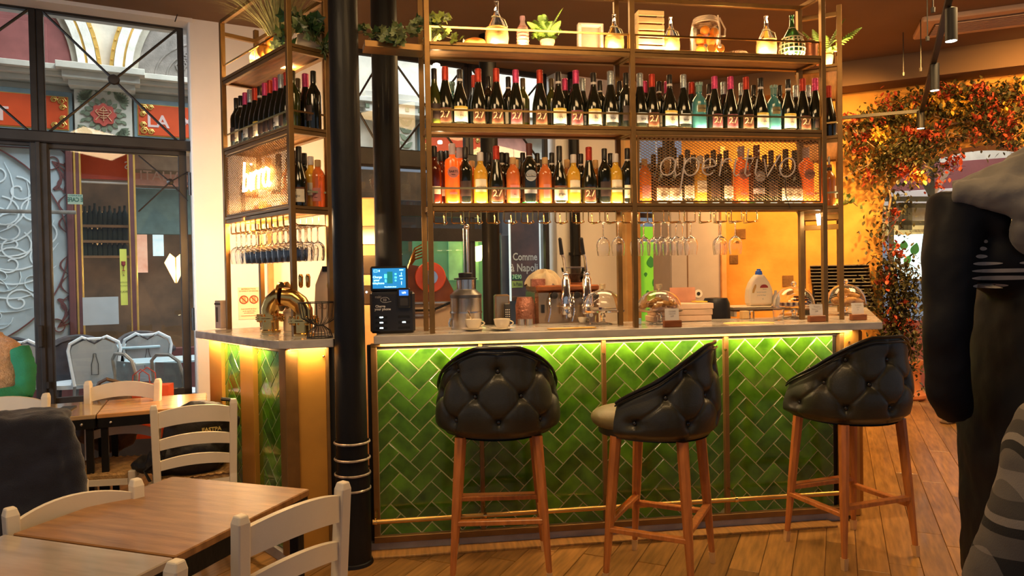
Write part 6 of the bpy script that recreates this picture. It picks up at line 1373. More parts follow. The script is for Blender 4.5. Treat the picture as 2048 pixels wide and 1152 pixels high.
# draped blade of chrome tubes (beer fittings) above it
t = thing('bottle_drying_rack', 'curved chrome tubes rising behind the red slicing machine', 'rack', (inn(838, 4.6), 4.6, wz), FRz)
for k in range(5): mb = MB(); mb.tube([(-.09 + .01 * k, 0, .30), (-.08 + .005 * k, 0, .42 + .012 * k), (-.02, 0, .50 + .018 * k), (.05, 0, .52 + .022 * k)], .006, 7); part('tube', mb, BRASSB, t)
mb = MB(); mb.box((0, .0, .15), (.22, .06, .30), b=.01); part('base', mb, STEEL, t)
# cabinet tower with small display between the two columns
t = thing('oven_tower', 'built in oven tower glimpsed between the two iron columns', 'oven', (inn(742, 5.2), 5.2, 0), FRz); mb = MB(); mb.box((0, .2, 1.0), (.30, .4, 2.0), b=.01); part('body', mb, mat('tan_cabinet', (.55, .32, .17), .5), t)
for k, z in enumerate((1.72, 1.50, 1.28)): mb = MB(); mb.box((0, -.008, z), (.28, .02, .14), b=.004); part('oven_door', mb, mat('dark_oven_glass', (.05, .035, .03), .15), t)
for x in (-.03, .03): mb = MB(); mb.ball((x, -.02, 1.30), .007, 8, 6); part('indicator', mb, SL, t)
# glass domes
def dome(px_, base_py, R, lab, dy=.10, h=.17, knob='round', stand=.09, Rz=0, hd=None):
    p = cz(px_, base_py); loc = (p.x * (p.y + dy) / p.y, p.y + dy, CT + .001)
    st = thing('cake_stand', 'glass pedestal stand ' + lab, 'cake stand', loc, FRz)
    mb = MB(); mb.lathe([(.060, 0), (.055, .006), (.014, .014), (.011, .03), (.018, .045), (.011, .06), (.016, stand - .014), (R * .97, stand - .010), (R, stand - .004), (R, stand), (.001, stand)], 30, cap=False); part('stand', mb, GLASS, st)
    do = thing('glass_dome', 'clear glass dome ' + lab, 'dome', (loc[0], loc[1], loc[2] + stand + .001), FRz)
    r = R * .93; n = 14; out = [(r * cos(pi / 2 * k / n) ** .85 if k < n else .001, h * sin(pi / 2 * k / n) ** .95) for k in range(n + 1)]
    inn_ = [(max(.001, a - .0025), max(0, b - .0025)) for a, b in out][::-1]
    mb = MB(); mb.lathe(out + inn_, 36, cap=False); part('dome_shell', mb, GLASS, do)
    mb = MB(); (mb.ball((0, 0, h + .016), .017, 12, 8) if knob == 'round' else mb.lathe([(.008, h - .002), (.008, h + .006), (.017, h + .008), (.018, h + .034), (.014, h + .036), (.001, h + .036)], 16)); part('knob', mb, GLASS if knob == 'round' else mat('amber_glass_knob', (.9, .72, .45), .1, trans=.5), do)
    return Vector(loc) + Vector((0, 0, stand + .002))
d1 = dome(1206, 653, .128, 'nearly empty, left of the middle post', .17, .115, 'flat', .082)
d2 = dome(1319, 652, .135, 'over the heap of small pastries', .16, .11, 'flat', .082)
d3 = dome(1588, 640, .130, 'over the chocolate bars', .14, .120, 'round', .075)
d4 = dome(1692, 634, .128, 'over the golden croissants at the counter end', .20, .125, 'round', .072)
CRO = mat('croissant_crust', (.78, .33, .07), .5, var=.4, vs_=30, bump=.4, bs=60, col2=(.90, .48, .13)); 
def croiss(s):
    mb = MB(); n = 14; pts = []; rs = []
    for k in range(n + 1):
        a = pi * (.08 + .84 * k / n); pts.append((s * .052 * cos(a), s * .030 * sin(a) * 1.0 - .02 * s, s * .018)); rs.append(s * (.004 + .018 * sin(pi * k / n)) * (1 + .12 * (k % 2)))
    mb.tube(pts, rs, 10); return mb.mesh('croissant', CRO)
CM = croiss(1.05); CMs = croiss(.62)
CM.name = 'croissant'
rnd = random.Random(12)
for k, (x, y, z) in enumerate(((-.055, -.02, 0), (.0, -.045, 0), (.055, -.015, 0), (-.03, .04, 0), (.035, .045, 0), (-.025, -.01, .030), (.03, .0, .032), (0, .01, .058), (.07, .03, .0))):
    tag(link('croissant', CM, None, d4 + Vector((x, y, z)), (rnd.uniform(-.2, .2), rnd.uniform(-.2, .2), rnd.uniform(-.6, .6) + (k % 2) * .6)), ['golden croissant lying at the front left under the end dome', 'golden croissant front centre under the end dome', 'golden croissant at the right edge under the end dome', 'golden croissant at the back left under the end dome', 'golden croissant at the back right under the end dome', 'golden croissant on the left of the second layer under the end dome', 'golden croissant on the right of the second layer under the end dome', 'topmost golden croissant under the end dome', 'outermost golden croissant under the end dome'][k], 'croissant', 'croissants under the end dome')
for k in range(22):
    a = rnd.uniform(0, 2 * pi); r = .095 * sqrt(rnd.random()); z = max(0, .055 * (1 - r / .1)) + rnd.uniform(0, .008)
    tag(link('small_pastry', CMs, None, d2 + Vector((r * cos(a), r * sin(a) * .9, z)), (rnd.uniform(-.5, .5), rnd.uniform(-.5, .5), rnd.uniform(0, 6))), 'small golden pastry in the heap under the dome beside the middle post', 'pastry', 'small pastries heaped under the dome')
t = thing('green_note', 'yellow green paper note inside the dome of small pastries', 'card', d2 + Vector((-.05, -.03, .05)), FRz); mb = MB(); mb.box((0, 0, .015), (.05, .002, .03)); part('card', mb, mat('lime_note', (.6, .75, .1), .5, var=.1), t)
CHO = mat('chocolate_bar', (.10, .025, .012), .3, var=.2, coat=.4)
for k in range(5):
    mb = MB(); mb.box((0, 0, .008), (.075, .022, .014), b=.005); tag(part('chocolate_bar', mb, CHO, None, d3 + Vector((.035 + .006 * (k % 2), -.02 + .012 * (k % 3), .012 + (k // 2) * .017 if k > 1 else .004 + .0 * k)), (0, 0, .15 - .1 * k)), ['chocolate bar at the front of the stack under the dome', 'chocolate bar lying behind the front one under the dome', 'chocolate bar in the second layer under the dome', 'upper chocolate bar under the dome', 'topmost chocolate bar under the dome'][k], 'chocolate bar', 'chocolate bars under the dome')
NOUG = mat('nougat', (.75, .58, .38), .5, var=.3)
for k in range(7):
    mb = MB(); mb.box((0, 0, .012), (.013, .04, .022), b=.004); tag(part('biscuit', mb, NOUG if k % 2 else CHO, None, d3 + Vector((-.085 + .016 * k, -.03, 0)), (0, 0, .1 * k)), f'narrow biscuit in the row beside the chocolate bars, {ORD[k]} along', 'biscuit', 'narrow biscuits under the chocolate dome')
for k in range(4): mb = MB(); mb.box((0, 0, .008), (.05, .03, .014), b=.004); tag(part('cake_slice', mb, mat('pale_cake', (.70, .55, .35), .6) if k != 1 else CHO, None, d1 + Vector((-.05 + .035 * k, -.01 + .02 * (k % 2), 0)), (0, 0, .2 * k)), f'flat cake slice under the dome left of the middle post, {ORD[k]} along', 'cake', 'cake slices under the first dome')
# card holders
def holder(px_, py_, w, lab, lines, dy=0.0):
    p = cz(px_, py_); t = thing('price_card_holder', lab, 'card holder', (p.x, p.y + .015 + dy, CT + .001), FRz)
    mb = MB(); mb.box((0, 0, .018), (w, .03, .036), b=.003); part('wood_block', mb, WOODBR, t); mb = MB(); mb.box((.0, .004, .062), (w * .80, .0015, .075), R=Matrix.Rotation(-.08, 4, 'X')); part('card', mb, PAPER, t)
    for k, l in enumerate(lines): ttext('card_lettering', l, .0105 if k != 1 else .006, mat('grey_ink', (.2, .2, .2)), t, (0, -.0005 + .0007 * k, .088 - k * .014), rz=0)
holder(1346, 655, .098, 'brown wooden block with white price card in front of the small pastries', ['Cornetti', 'crema nocciola', '2,50'])
holder(1634, 644, .098, 'brown wooden block with white price card at the foot of the right post', ['Tiramisu', 'pistacchio e cioccolato', '3,90'], -.01)
holder(1719, 641, .094, 'brown wooden block with white price card in front of the croissants', ['Croissant', 'al burro', '2'])
# detergent bottle on low board, board, chopping board, laptop, notebooks
rb = thing('raised_shelf', 'low stone shelf raised on legs behind the right half of the counter', 'shelf', (inn(1540, 4.62), 4.66, CT + .001), FRz); rb.scale = (1, 1, .45)
s6 = 4.66 / 1400
mb = MB(); mb.box((0, 0, .135), (.62, .26, .018), b=.004); mb.box((0, 0, .112), (.60, .24, .020), b=.003); part('shelf_top', mb, mat('cream_stone', (.78, .62, .44), .4, var=.1), rb); mb = MB(); mb.box((0, -.0, .088), (.58, .22, .03), b=.003); part('apron', mb, mat('brown_apron', (.26, .13, .05), .6), rb)
for sx in (-.28, .28): mb = MB(); mb.box((sx, 0, .04), (.02, .22, .08), b=.003); part('leg', mb, mat('cream_stone', (1, 1, 1)), rb)
dt = thing('detergent_bottle', 'big cream detergent jug with blue cap on the raised stone shelf', 'jug', (inn(1518, 4.62), 4.62, CT + .066), FRz)
O = [(-.075, 0), (.075, 0), (.088, .02), (.09, .06), (.082, .11), (.062, .155), (.036, .19), (.022, .205), (-.022, .205), (-.040, .19), (-.066, .155), (-.084, .11), (-.09, .06), (-.088, .02)]
mb = MB(); mb.prism(O, -.035, .035); o = part('jug_body', mb, mat('cream_plastic', (.82, .66, .46), .35, var=.04, sss=.1), dt); bv = o.modifiers.new('b', 'BEVEL'); bv.width = .02; bv.segments = 4; bv.limit_method = 'ANGLE'; bv.angle_limit = rad(60)
mb = MB(); mb.lathe([(.022, .203), (.024, .21), (.020, .228), (.013, .232), (.012, .242), (.001, .243)], 18); part('cap', mb, mat('blue_cap', (.03, .12, .55), .3), dt)
mb = MB(); mb.prism([(-.064, .085), (-.052, .085), (-.036, .125), (-.036, .14), (-.044, .142), (-.062, .105)], -.0365, -.034); part('handle_hole', mb, mat('orange_hole', (.55, .30, .08), .6), dt)
mb = MB(); mb.prism([(.028 * cos(a) + .018, .118 + .022 * sin(a)) for a in [pi * k / 12 for k in range(13)]], -.0368, -.034); part('label_logo', mb, mat('wine_red_print', (.3, .05, .08)), dt)
for k, (s_, z, x) in enumerate((('BLANC', .108, .024), ('lessive liquide', .09, .0), ('pour le linge', .070, .0), ('3L', .045, .01))): ttext('label_lettering', s_, .012 if k != 0 else .009, mat('grey_ink', (1, 1, 1)), dt, (x, -.0365, z))
t = thing('spray_bottle', 'small translucent spray bottle half hidden behind the chocolate dome', 'bottle', (inn(1549, 4.6), 4.58, CT + .066)); mb = MB(); mb.lathe([(.02, 0), (.022, .06), (.01, .08), (.008, .10), (.001, .10)], 14); part('bottle_body', mb, mat('grey_plastic', (.4, .36, .32), .3), t)
for i, (px_, w, m_, lab) in enumerate(((1500, .045, mat('wood_block_tan', (.72, .45, .18), .5), 'square wooden block under the raised stone shelf'), (1514, .03, GLASS, 'small glass under the raised stone shelf'))): p = cz(px_, 640); t = thing('wooden_block' if i == 0 else 'shot_glass', lab, 'block' if i == 0 else 'glass', (p.x, p.y + .1, CT + .001), FRz); mb = MB(); mb.box((0, 0, .025), (w, w, .05), b=.004); part('block_body', mb, m_, t)
t = thing('water_glass', 'clear water tumbler left of the chocolate dome stand', 'glass', (cz(1561, 642).x, cz(1561, 642).y + .03, CT + .001)); mb = MB(); mb.lathe([(.028, 0), (.033, .065), (.031, .065), (.026, .005), (.001, .005)], 20); part('glass', mb, GLASS, t)
t = thing('placemat', 'flat round straw placemat at the counter edge before the raised shelf', 'placemat', (cz(1505, 648).x, cz(1505, 648).y + .06, CT + .001)); mb = MB(); mb.lathe([(.001, .003), (.14, .003), (.145, 0)], 30, sy=.5); part('mat', mb, mat('straw_mat', (.85, .58, .18), .7, var=.15, bump=.3), t)
t = thing('menu_folder', 'flat amber menu folder lying at the counter edge under the first dome', 'folder', (cz(1145, 659).x, cz(1145, 659).y + .05, CT + .001), FRz + .1); mb = MB(); mb.box((0, 0, .003), (.26, .06, .004)); part('cover', mb, mat('amber_cover', (.75, .42, .08), .5), t)
t = thing('tablet_case', 'orange pink tablet case leaning behind the pastry dome', 'tablet case', (inn(1370, 4.30), 4.335, CT + .001), FRz); mb = MB(); mb.prism([(-.088, 0), (.085, 0), (.075, .20), (-.088, .20)], 0, .008); mb2 = mb; part('lid', mb, mat('salmon_case', (.72, .34, .20), .5), t)
t = thing('book_stack', 'stack of large cream books lying behind the pastry dome', 'books', (inn(1358, 4.2), 4.23, CT + .001), FRz)
for k in range(3): mb = MB(); mb.box((.01 * k, 0, .018 + k * .036), (.36 - .008 * k, .16, .034), b=.003); part('book', mb, mat('cream_books', (.80, .54, .36), .6, var=.15, objvar=.15), t)
t = thing('yellow_pad', 'small yellow pad on the stack of cream books', 'notepad', (inn(1402, 4.2), 4.24, CT + .112), FRz); mb = MB(); mb.box((0, 0, .004), (.07, .08, .006)); part('pad', mb, mat('yellow_pad', (.7, .5, .03), .5), t)
t = thing('blue_sachet', 'small blue and white sachet at the foot of the middle post', 'sachet', (cz(1281, 650).x, cz(1281, 650).y + .04, CT + .001), FRz); mb = MB(); mb.box((0, 0, .018), (.022, .02, .034), b=.003); part('sachet', mb, mat('white_blue', (.45, .65, .8), .5), t)
t = thing('black_bin_bag', 'black cloth bag between the cream books and the raised shelf', 'bag', (inn(1432, 4.5), 4.5, wz), FRz); mb = MB(); mb.lathe([(.08, 0), (.09, .05), (.085, .18), (.07, .215), (.001, .22)], 16); part('bag_body', mb, BLACKP, t)
# tall two door grey fridge before the orange wall
t = thing('grey_cabinet', 'tall matt grey double door cabinet beside the orange wall', 'cabinet', (py(1391, 560, 6.7).x, 6.7, 0), FRz - rad(0))
GC = mat('grey_pink_laminate', (.50, .41, .36), .55, var=.04); s7 = 6.7 / 1400
mb = MB(); mb.box((0, .25, 1.25), (.49, .5, 2.5), b=.004); part('body', mb, GC, t)
mb = MB(); mb.box((-.165, -.008, 1.25), (.155, .016, 2.46), b=.003); part('door', mb, GC, t); mb = MB(); mb.box((.082, -.008, 1.25), (.325, .016, 2.46), b=.003); part('door', mb, GC, t)
mb = MB(); mb.box((-.084, -.014, 1.25), (.012, .010, 2.4)); part('door_seam', mb, mat('brown_gap', (.22, .12, .06), .6), t)
mb = MB(); mb.prism([(.02 + .04 * cos(a), 1.20 + .04 * sin(a)) for a in [2 * pi * k / 20 for k in range(20)]], -.020, -.016); part('round_sticker', mb, PAPER, t); mb = MB(); mb.prism([(.02 + .018 * cos(a), 1.20 + .018 * sin(a)) for a in [2 * pi * k / 12 for k in range(12)]], -.023, -.019); part('sticker_dot', mb, INK, t)
mb = MB(); mb.box((.27, -.02, 1.3), (.05, .05, 2.6), b=.004); part('edge_trim', mb, mat('orange_trim_wood', (.85, .38, .12), .5), t)
# left side: brass draft tower elbows, wire basket, bag, notice
nb = thing('no_smoking_notice', 'cream paper notice with two crossed out round symbols on the plaster wall', 'notice', GO, GR)
a = gx(476, 575, -.21); b = gx(520, 638, -.21); mb = MB(); mb.box(((a[0] + b[0]) / 2, -.195, (a[1] + b[1]) / 2), (b[0] - a[0], .004, a[1] - b[1])); part('paper', mb, mat('cream_paper', (.85, .68, .45), .6, var=.03), nb)
cx_, cz_ = (a[0] + b[0]) / 2, (a[1] + b[1]) / 2; w_ = b[0] - a[0]
RB = mat('red_brown_print', (.36, .06, .02), .6, var=0)
for sx in (-1, 1):
    mb = MB(); c0 = cx_ + sx * w_ * .235; mb.tube([(c0 + w_ * .19 * cos(q), -.20, cz_ + .03 + w_ * .19 * sin(q)) for q in [2 * pi * k / 24 for k in range(24)]], .0045, 5, closed=True); mb.tube([(c0 - w_ * .13, -.20, cz_ + .03 + w_ * .13), (c0 + w_ * .13, -.20, cz_ + .03 - w_ * .13)], .004, 5); part('prohibition_sign', mb, RB, nb)
    mb = MB(); mb.box((c0, -.199, cz_ + .03), (.03, .002, .05)); part('pictogram', mb, mat('tan_print', (.55, .32, .15), .6), nb)
for s_, z, sz in (('INTERDICTION', .115, .020), ('DE FUMER ET DE VAPOTER', .098, .015), ('Il est interdit de fumer', -.045, .016), ('et de vapoter dans', -.062, .016), ('cet etablissement', -.078, .014), ('sous peine de poursuites', -.10, .015)): ttext('notice_lettering', s_, sz, RB, nb, (cx_, -.199, cz_ + z), xscale=.8)
mb = MB(); q = gx(541, 580, -.2); mb.box((q[0], -.22, 1.3), (.045, .04, 2.2), b=.004); tag(part('conduit', mb, mat('brown_conduit', (.45, .24, .08), .6), None, GO, (0, 0, GR)), 'brown vertical conduit on the plaster wall right of the notice', 'conduit')
dtw = thing('brass_draft_tower', 'polished brass double elbow beer tower with flanges on the street end of the counter', 'beer tower')
def elbow(px_, py_, d, hh=.20, dirx=1):
    p = cz(px_, py_); b = Vector((p.x * (p.y + d) / p.y, p.y + d, CT)); 
    mb = MB(); mb.lathe([(.055, 0), (.055, .012), (.046, .016), (.046, .07)], 24, c=b); part('foot_pipe', mb, BRASSB, dtw)
    mb = MB(); mb.lathe([(.078, .070), (.078, .078), (.05, .079)], 28, c=b); mb.lathe([(.078, .082), (.078, .090)], 28, c=b); part('flange', mb, BRASSB, dtw)
    for k in range(6): a = k * pi / 3; mb = MB(); mb.lathe([(.008, .058), (.010, .062), (.010, .098), (.008, .102)], 8, c=b + Vector((.066 * cos(a), .066 * sin(a), 0))); part('bolt', mb, BRASSB, dtw)
    mb = MB(); mb.tube([b + Vector((0, 0, .09)), b + Vector((0, 0, .13)), b + Vector((dirx * .02, -.01, .17)), b + Vector((dirx * .055, -.02, .20)), b + Vector((dirx * .10, -.03, .205))], .048, 20); part('elbow', mb, BRASSB, dtw)
    e = b + Vector((dirx * .10, -.03, .205)); R_m = Matrix.Translation(e) @ Matrix.Rotation(dirx * pi / 2, 4, 'Y')
    mb = MB(); mb.lathe([(.076, 0), (.076, .010), (.05, .011)], 28, M=R_m); part('flange', mb, BRASSB, dtw)
    return e
p = elbow(541, 667, .10, dirx=1); elbow(608, 673, .05, dirx=-1)
mb = MB(); mb.tube([p, p + Vector((.03, -.01, 0))], .046, 20); part('cross_pipe', mb, BRASSB, dtw)
for k in range(2): b = p + Vector((.085 + k * .04, 0, .04)); mb = MB(); mb.lathe([(.006, 0), (.012, .01), (.014, .06), (.009, .075), (.001, .077)], 12, c=b); part('tap_handle', mb, BRASSB, dtw)
t = obj_at('wire_fruit_basket', 'black wire basket on a flared foot beside the iron column', 'basket', 640, 678, .07, 0)
BW = mat('black_wire', (.015, .012, .01), .4)
for k in range(22):
    a = 2 * pi * k / 22; mb = MB(); mb.tube([(.05 * 1.25 * cos(a), .05 * 1.25 * sin(a), 0), (.052 * cos(a), .052 * sin(a), .035), (.018 * cos(a), .018 * sin(a), .062), (.05 * cos(a), .05 * sin(a), .075), (.088 * cos(a), .088 * sin(a), .10), (.10 * cos(a), .10 * sin(a), .175)], .0016, 4); part('wire_rib', mb, BW, t)
for r, z in ((.0625, .002), (.10, .175), (.02, .062)): mb = MB(); mb.tube([(r * cos(2 * pi * k / 28), r * sin(2 * pi * k / 28), z) for k in range(28)], .0026, 5, closed=True); part('wire_ring', mb, BW, t)
t = obj_at('paper_board', 'printed beige paper board standing behind the wire basket', 'board', 655, 672, .24, 0); mb = MB(); mb.prism([(-.075, 0), (.09, 0), (.08, .36), (-.02, .36), (-.06, .26)], 0, .006); part('board', mb, mat('beige_print', (.70, .52, .36), .6, var=.1), t); ttext('lettering', 'SUTE', .04, mat('tan_ink', (.35, .22, .12), .6), t, (0, -.004, .14)); mb = MB(); mb.box((.03, -.003, .345), (.10, .004, .03)); part('dark_band', mb, INK, t); mb = MB(); mb.prism(leafpoly(.02, .22, .09, 1.4, .5), -.004, 0); part('printed_lemon', mb, mat('olive_print', (.45, .32, .05), .6), t)
t = obj_at('card_box', 'small printed card box at the wall end of the street side counter', 'box', 446, 659, .10, ARz); mb = MB(); mb.box((0, 0, .085), (.09, .06, .17), b=.003); part('box', mb, mat('pink_beige_card', (.62, .46, .34), .6, var=.2), t); mb = MB(); mb.box((0, -.031, .15), (.092, .002, .012)); mb.box((-.01, -.031, .085), (.03, .002, .09)); part('print', mb, mat('brown_print', (.12, .06, .03), .6), t)
t = obj_at('cream_dispenser', 'cream dispenser bottle beside the brass tower', 'bottle', 578, 668, .22, 0); mb = MB(); mb.lathe([(.03, 0), (.03, .11), (.012, .13), (.010, .15)], 16); part('bottle_body', mb, mat('cream_plastic', (1, 1, 1)), t); mb = MB(); mb.tube([(0, 0, .15), (0, 0, .175), (-.03, 0, .178)], .005, 6); part('pump', mb, BLACKP, t)
# ------------------------------------------------------------------ bar stools
def smooth(a, b, x): t = max(0, min(1, (x - a) / (b - a))); return t * t * (3 - 2 * t)
def stool(loc, rz, lab):
    t = thing('bar_stool', lab, 'stool', loc, rz, 'tufted leather bar stools at the counter')
    TH = 1.78                                   # half wrap of the shell, 0 = rear
    Z0 = .675
    def rimh(a): return .405 - .25 * (max(0, abs(a) - .30) / (TH - .30)) ** 1.35
    def ctr(a, s, off):                         # shell centre line radius, s = height fraction
        rx, ry = .288, .265
        fl = .016 * sin(pi * min(1, s * 1.1 + .15))
        k = 1 - .05 * smooth(.25, 0, s) - .02 * smooth(.5, 1, s)         # tucks in at the bottom
        ext = smooth(1.2, TH, abs(a)) * .07      # arms run forward
        x = (rx * k + fl + off) * sin(a); y = -(ry * k + fl + off) * cos(a)
        return x, y + ext * .9
    BT = []                                     # buttons: (angle, height)
    da = .77
    for r_, (z, sh) in enumerate(((.302, 0), (.190, .5), (.078, 0))):
        for k in range(-4, 5):
            a = (k + sh) * da
            if abs(a) < TH - .12 and z < rimh(a) - .028: BT.append((a, z))
    S = []
    for i, p in enumerate(BT):
        for q in BT[i + 1:]:
            if abs(abs(p[0] - q[0]) - da / 2) < .02 and abs(abs(p[1] - q[1]) - .112) < .02: S.append((p, q))
    for p in BT:
        if p[1] > .28 : S.append((p, (p[0], rimh(p[0]))))
        if p[1] < .12: S.append((p, (p[0], 0)))
    def tuft(a, z):
        R = .27; d = 0
        for (ba, bz) in BT:
            u2 = ((a - ba) * R) ** 2 + (z - bz) ** 2; d += .022 * math.exp(-u2 / .00045) + .008 * math.exp(-u2 / .0022)
        e = 0
        for (p, q) in S:
            ax_, az_, bx_, bz_ = p[0] * R, p[1], q[0] * R, q[1]; vx, vz = bx_ - ax_, bz_ - az_; L = vx * vx + vz * vz
            w = max(0, min(1, ((a * R - ax_) * vx + (z - az_) * vz) / L)); d2 = (a * R - ax_ - vx * w) ** 2 + (z - az_ - vz * w) ** 2
            e = max(e, .0065 * math.exp(-d2 / .00004) + .0022 * math.exp(-d2 / .0005))
        return min(.032, d + e)
    def surf(u, v):                              # outer skin and, over the rim, the inner skin
        a = -TH + 2 * TH * u; h = rimh(a)
        if v < .66:
            s = v / .66; z = h * s; off = -tuft(a, z) * smooth(0, .02, z) * smooth(h, h - .02, z)
            off -= .028 * (1 - smooth(0, .035, z)) + .012 * smooth(h - .035, h, z)
            x, y = ctr(a, s, off); return (x, y, Z0 + z)
        s = (v - .66) / .34; z = h * (1 - s) + .0 + .06 * s
        x, y = ctr(a, 1 - s, -.012 - .058 * smooth(0, .3, s)); return (x, y, Z0 + z + .010 * sin(pi * min(1, s * 6)) * (1 if s < 1 / 6 else 0))
    mb = MB(); mb.grid(surf, 150, 100)
    NV = 100
    for e in (0, 149): mb.f.append(tuple(e * NV + j for j in range(0, NV, 1))); mb.sm.append(False); mb.mi.append(0)
    br = part('backrest', mb, LEATHER, t, sharp=75)
    mb = MB(); pts = []
    for k in range(60):
        a = -TH + 2 * TH * k / 59; x, y = ctr(a, 1, -.004); pts.append((x, y, Z0 + rimh(a) + .004))
    mb.tube(pts, .0075, 7); part('piping', mb, mat('black_piping', (.012, .011, .010), .3), br)
    mb = MB(); pts2 = []
    for k in range(60):
        a = -TH + 2 * TH * k / 59; x, y = ctr(a, .96, .004); pts2.append((x, y, Z0 + rimh(a) * .955))
    mb.tube(pts2, .004, 6); part('piping', mb, mat('black_piping', (0, 0, 0)), br)
    mbb = MB(); mbb.ball((0, 0, 0), .0095, 10, 6, sc=(1, .5, 1)); me = mbb.mesh('button', mat('black_button', (.02, .018, .015), .25, coat=.5))
    for (a, z) in BT:
        x, y = ctr(a, z / rimh(a), -.028); o = link('button', me, br, (x, y, Z0 + z), (0, 0, a))
    # seat
    def seatf(u, v):
        a = 2 * pi * u; rx, ry = .225, .235; cy = .035; r = sin(pi * min(.999, max(.001, v)) ) ** .32; z = -cos(pi * v) * .05
        return (rx * r * cos(a), cy + ry * r * sin(a) + (.055 if sin(a) > 0 else 0) * r * abs(sin(a)), Z0 + .048 + z + .010 * (1 - r) * (1 if v > .5 else 0))
    mb = MB(); mb.grid(seatf, 44, 14, closeu=True); part('seat', mb, LEATHIN, t)
    mb = MB()
    def basef(u, v): a = 2 * pi * u; return ((.222 * cos(a)), .03 + (.255 if sin(a) > 0 else .225) * sin(a), Z0 - .012 + .05 * v)
    mb.grid(basef, 40, 2, closeu=True); mb.lathe([(.001, Z0 - .012), (.22, Z0 - .012)], 30, sy=1.02, cap=False); part('seat_base', mb, LEATHER, t)
    # legs
    HX, HY = .222, .195; tx, ty = .175, .15
    for sx in (-1, 1):
        for sy in (-1, 1):
            top = Vector((sx * tx, sy * ty, Z0 - .005)); bot = Vector((sx * HX, sy * HY, 0)); d = (top - bot)
            def at_(z): return bot + d * (z / (Z0 - .005))
            mb = MB(); w0, w1 = .0115, .0205
            for (z0, z1, wa_, wb_, nm, m_) in ((0.0, .055, .0105, .0135, 'ferrule', BRASSB),):
                f = MB(); a, b = at_(z0), at_(z1); f.add([(a.x - wa_, a.y - wa_, a.z), (a.x + wa_, a.y - wa_, a.z), (a.x + wa_, a.y + wa_, a.z), (a.x - wa_, a.y + wa_, a.z), (b.x - wb_, b.y - wb_, b.z), (b.x + wb_, b.y - wb_, b.z), (b.x + wb_, b.y + wb_, b.z), (b.x - wb_, b.y + wb_, b.z)], [(0, 1, 2, 3), (4, 5, 6, 7), (0, 1, 5, 4), (1, 2, 6, 5), (2, 3, 7, 6), (3, 0, 4, 7)])
            a, b, c = at_(.05), at_(.35), at_(Z0 - .005); vs_ = []
            for (p, w) in ((a, .0130), (b, .0215), (c, .0250)):
                for k in range(8): q = pi / 8 + k * pi / 4; vs_.append((p.x + w * 1.06 * cos(q), p.y + w * 1.06 * sin(q), p.z))
            mb.add(vs_, [(r * 8 + k, r * 8 + (k + 1) % 8, (r + 1) * 8 + (k + 1) % 8, (r + 1) * 8 + k) for r in range(2) for k in range(8)] + [tuple(range(8)), tuple(range(16, 24))])
            lg = part('leg', mb, LEGW, t); part('ferrule', f, mat('ferrule_brass', (.72, .50, .24), .35, .5, var=.1), lg)
    zf = .315
    def lp(sx, sy, z): k = z / (Z0 - .005); return Vector((sx * (HX + (tx - HX) * k), sy * (HY + (ty - HY) * k), z))
    for a, b, z, nm in (((-1, -1), (1, -1), .285, 'stretcher'), ((-1, 1), (1, 1), .285, 'foot_bar'), ((-1, -1), (-1, 1), .250, 'stretcher'), ((1, -1), (1, 1), .250, 'stretcher')):
        mb = MB(); mb.bar(lp(*a, z), lp(*b, z), .034, .022, b_=.003); o = part(nm, mb, LEGW, t)
        if nm == 'foot_bar': mb = MB(); mb.bar(lp(*a, z) + Vector((.02, -.002, .0165)), lp(*b, z) + Vector((-.02, -.002, .0165)), .004, .022); part('foot_plate', mb, BRASSB, o)
    return t
stool((-.078, 3.335, 0), rad(2), 'tufted dark leather bar stool with its back square to the room, nearest the iron column')
stool((.672, 3.245, 0), rad(63), 'tufted dark leather bar stool turned sideways, middle of the three')
stool((1.675, 3.50, 0), rad(19), 'tufted dark leather bar stool at the croissant end of the counter')

# ------------------------------------------------------------------ tables and chairs
TOPW = mat('worn_table_oak', (.30, .135, .045), .32, var=.35, vs_=4, stretch=(1.2, 9, 1), bump=.08, bs=30, col2=(.42, .21, .075), coat=.25)
TOPG = mat('grey_glazed_tabletop', (.40, .33, .26), .16, var=.25, vs_=3, stretch=(1, 7, 1), coat=.6, bump=.03)
RUSH = mat('woven_rush', (.46, .27, .10), .8, var=.4, vs_=30, bump=.8, bs=120)
def table(corner, e1, e2, w, d, z, m, lab):      # corner, directions; frame + legs
    rz = atan2(e1.y, e1.x); t = thing('cafe_table', lab, 'table', (corner.x, corner.y, 0), rz)
    s = 1 if e1.cross(e2).z > 0 else -1
    mb = MB(); mb.box((w / 2, s * d / 2, z - .011), (w, d, .022), b=.003); part('tabletop', mb, m, t)
    mb = MB(); mb.box((w / 2, s * .012, z - .045), (w - .01, .02, .05), b=.002); mb.box((w / 2, s * (d - .012), z - .045), (w - .01, .02, .05), b=.002); mb.box((.012, s * d / 2, z - .045), (.02, d - .03, .05)); mb.box((w - .012, s * d / 2, z - .045), (.02, d - .03, .05)); part('apron', mb, BLACKI, t)
    for x in (.03, w - .03):
        for y in (.03, d - .03): mb = MB(); mb.box((x, s * y, (z - .05) / 2), (.032, .032, z - .05), b=.002); part('leg', mb, BLACKI, t)
    for x in (.06, w / 2, w - .06):
        for (yy, dr_) in ((.0015, -1), (d - .0015, 1)): mb = MB(); mb.ball((x, s * yy, z - .045), .008, 8, 5); part('bolt', mb, STEEL, t)
    return t
ZT_ = .745
A_ = pz(337, 1110, ZT_); B_ = pz(590, 995, ZT_); C_ = pz(345, 970, ZT_); D_ = pz(25, 1067, ZT_)
e1 = (A_ - D_).normalized(); e2 = (C_ - D_).normalized(); e2 = (e2 - e1 * e2.dot(e1)).normalized()
w1 = (A_ - D_).length; d1_ = .545
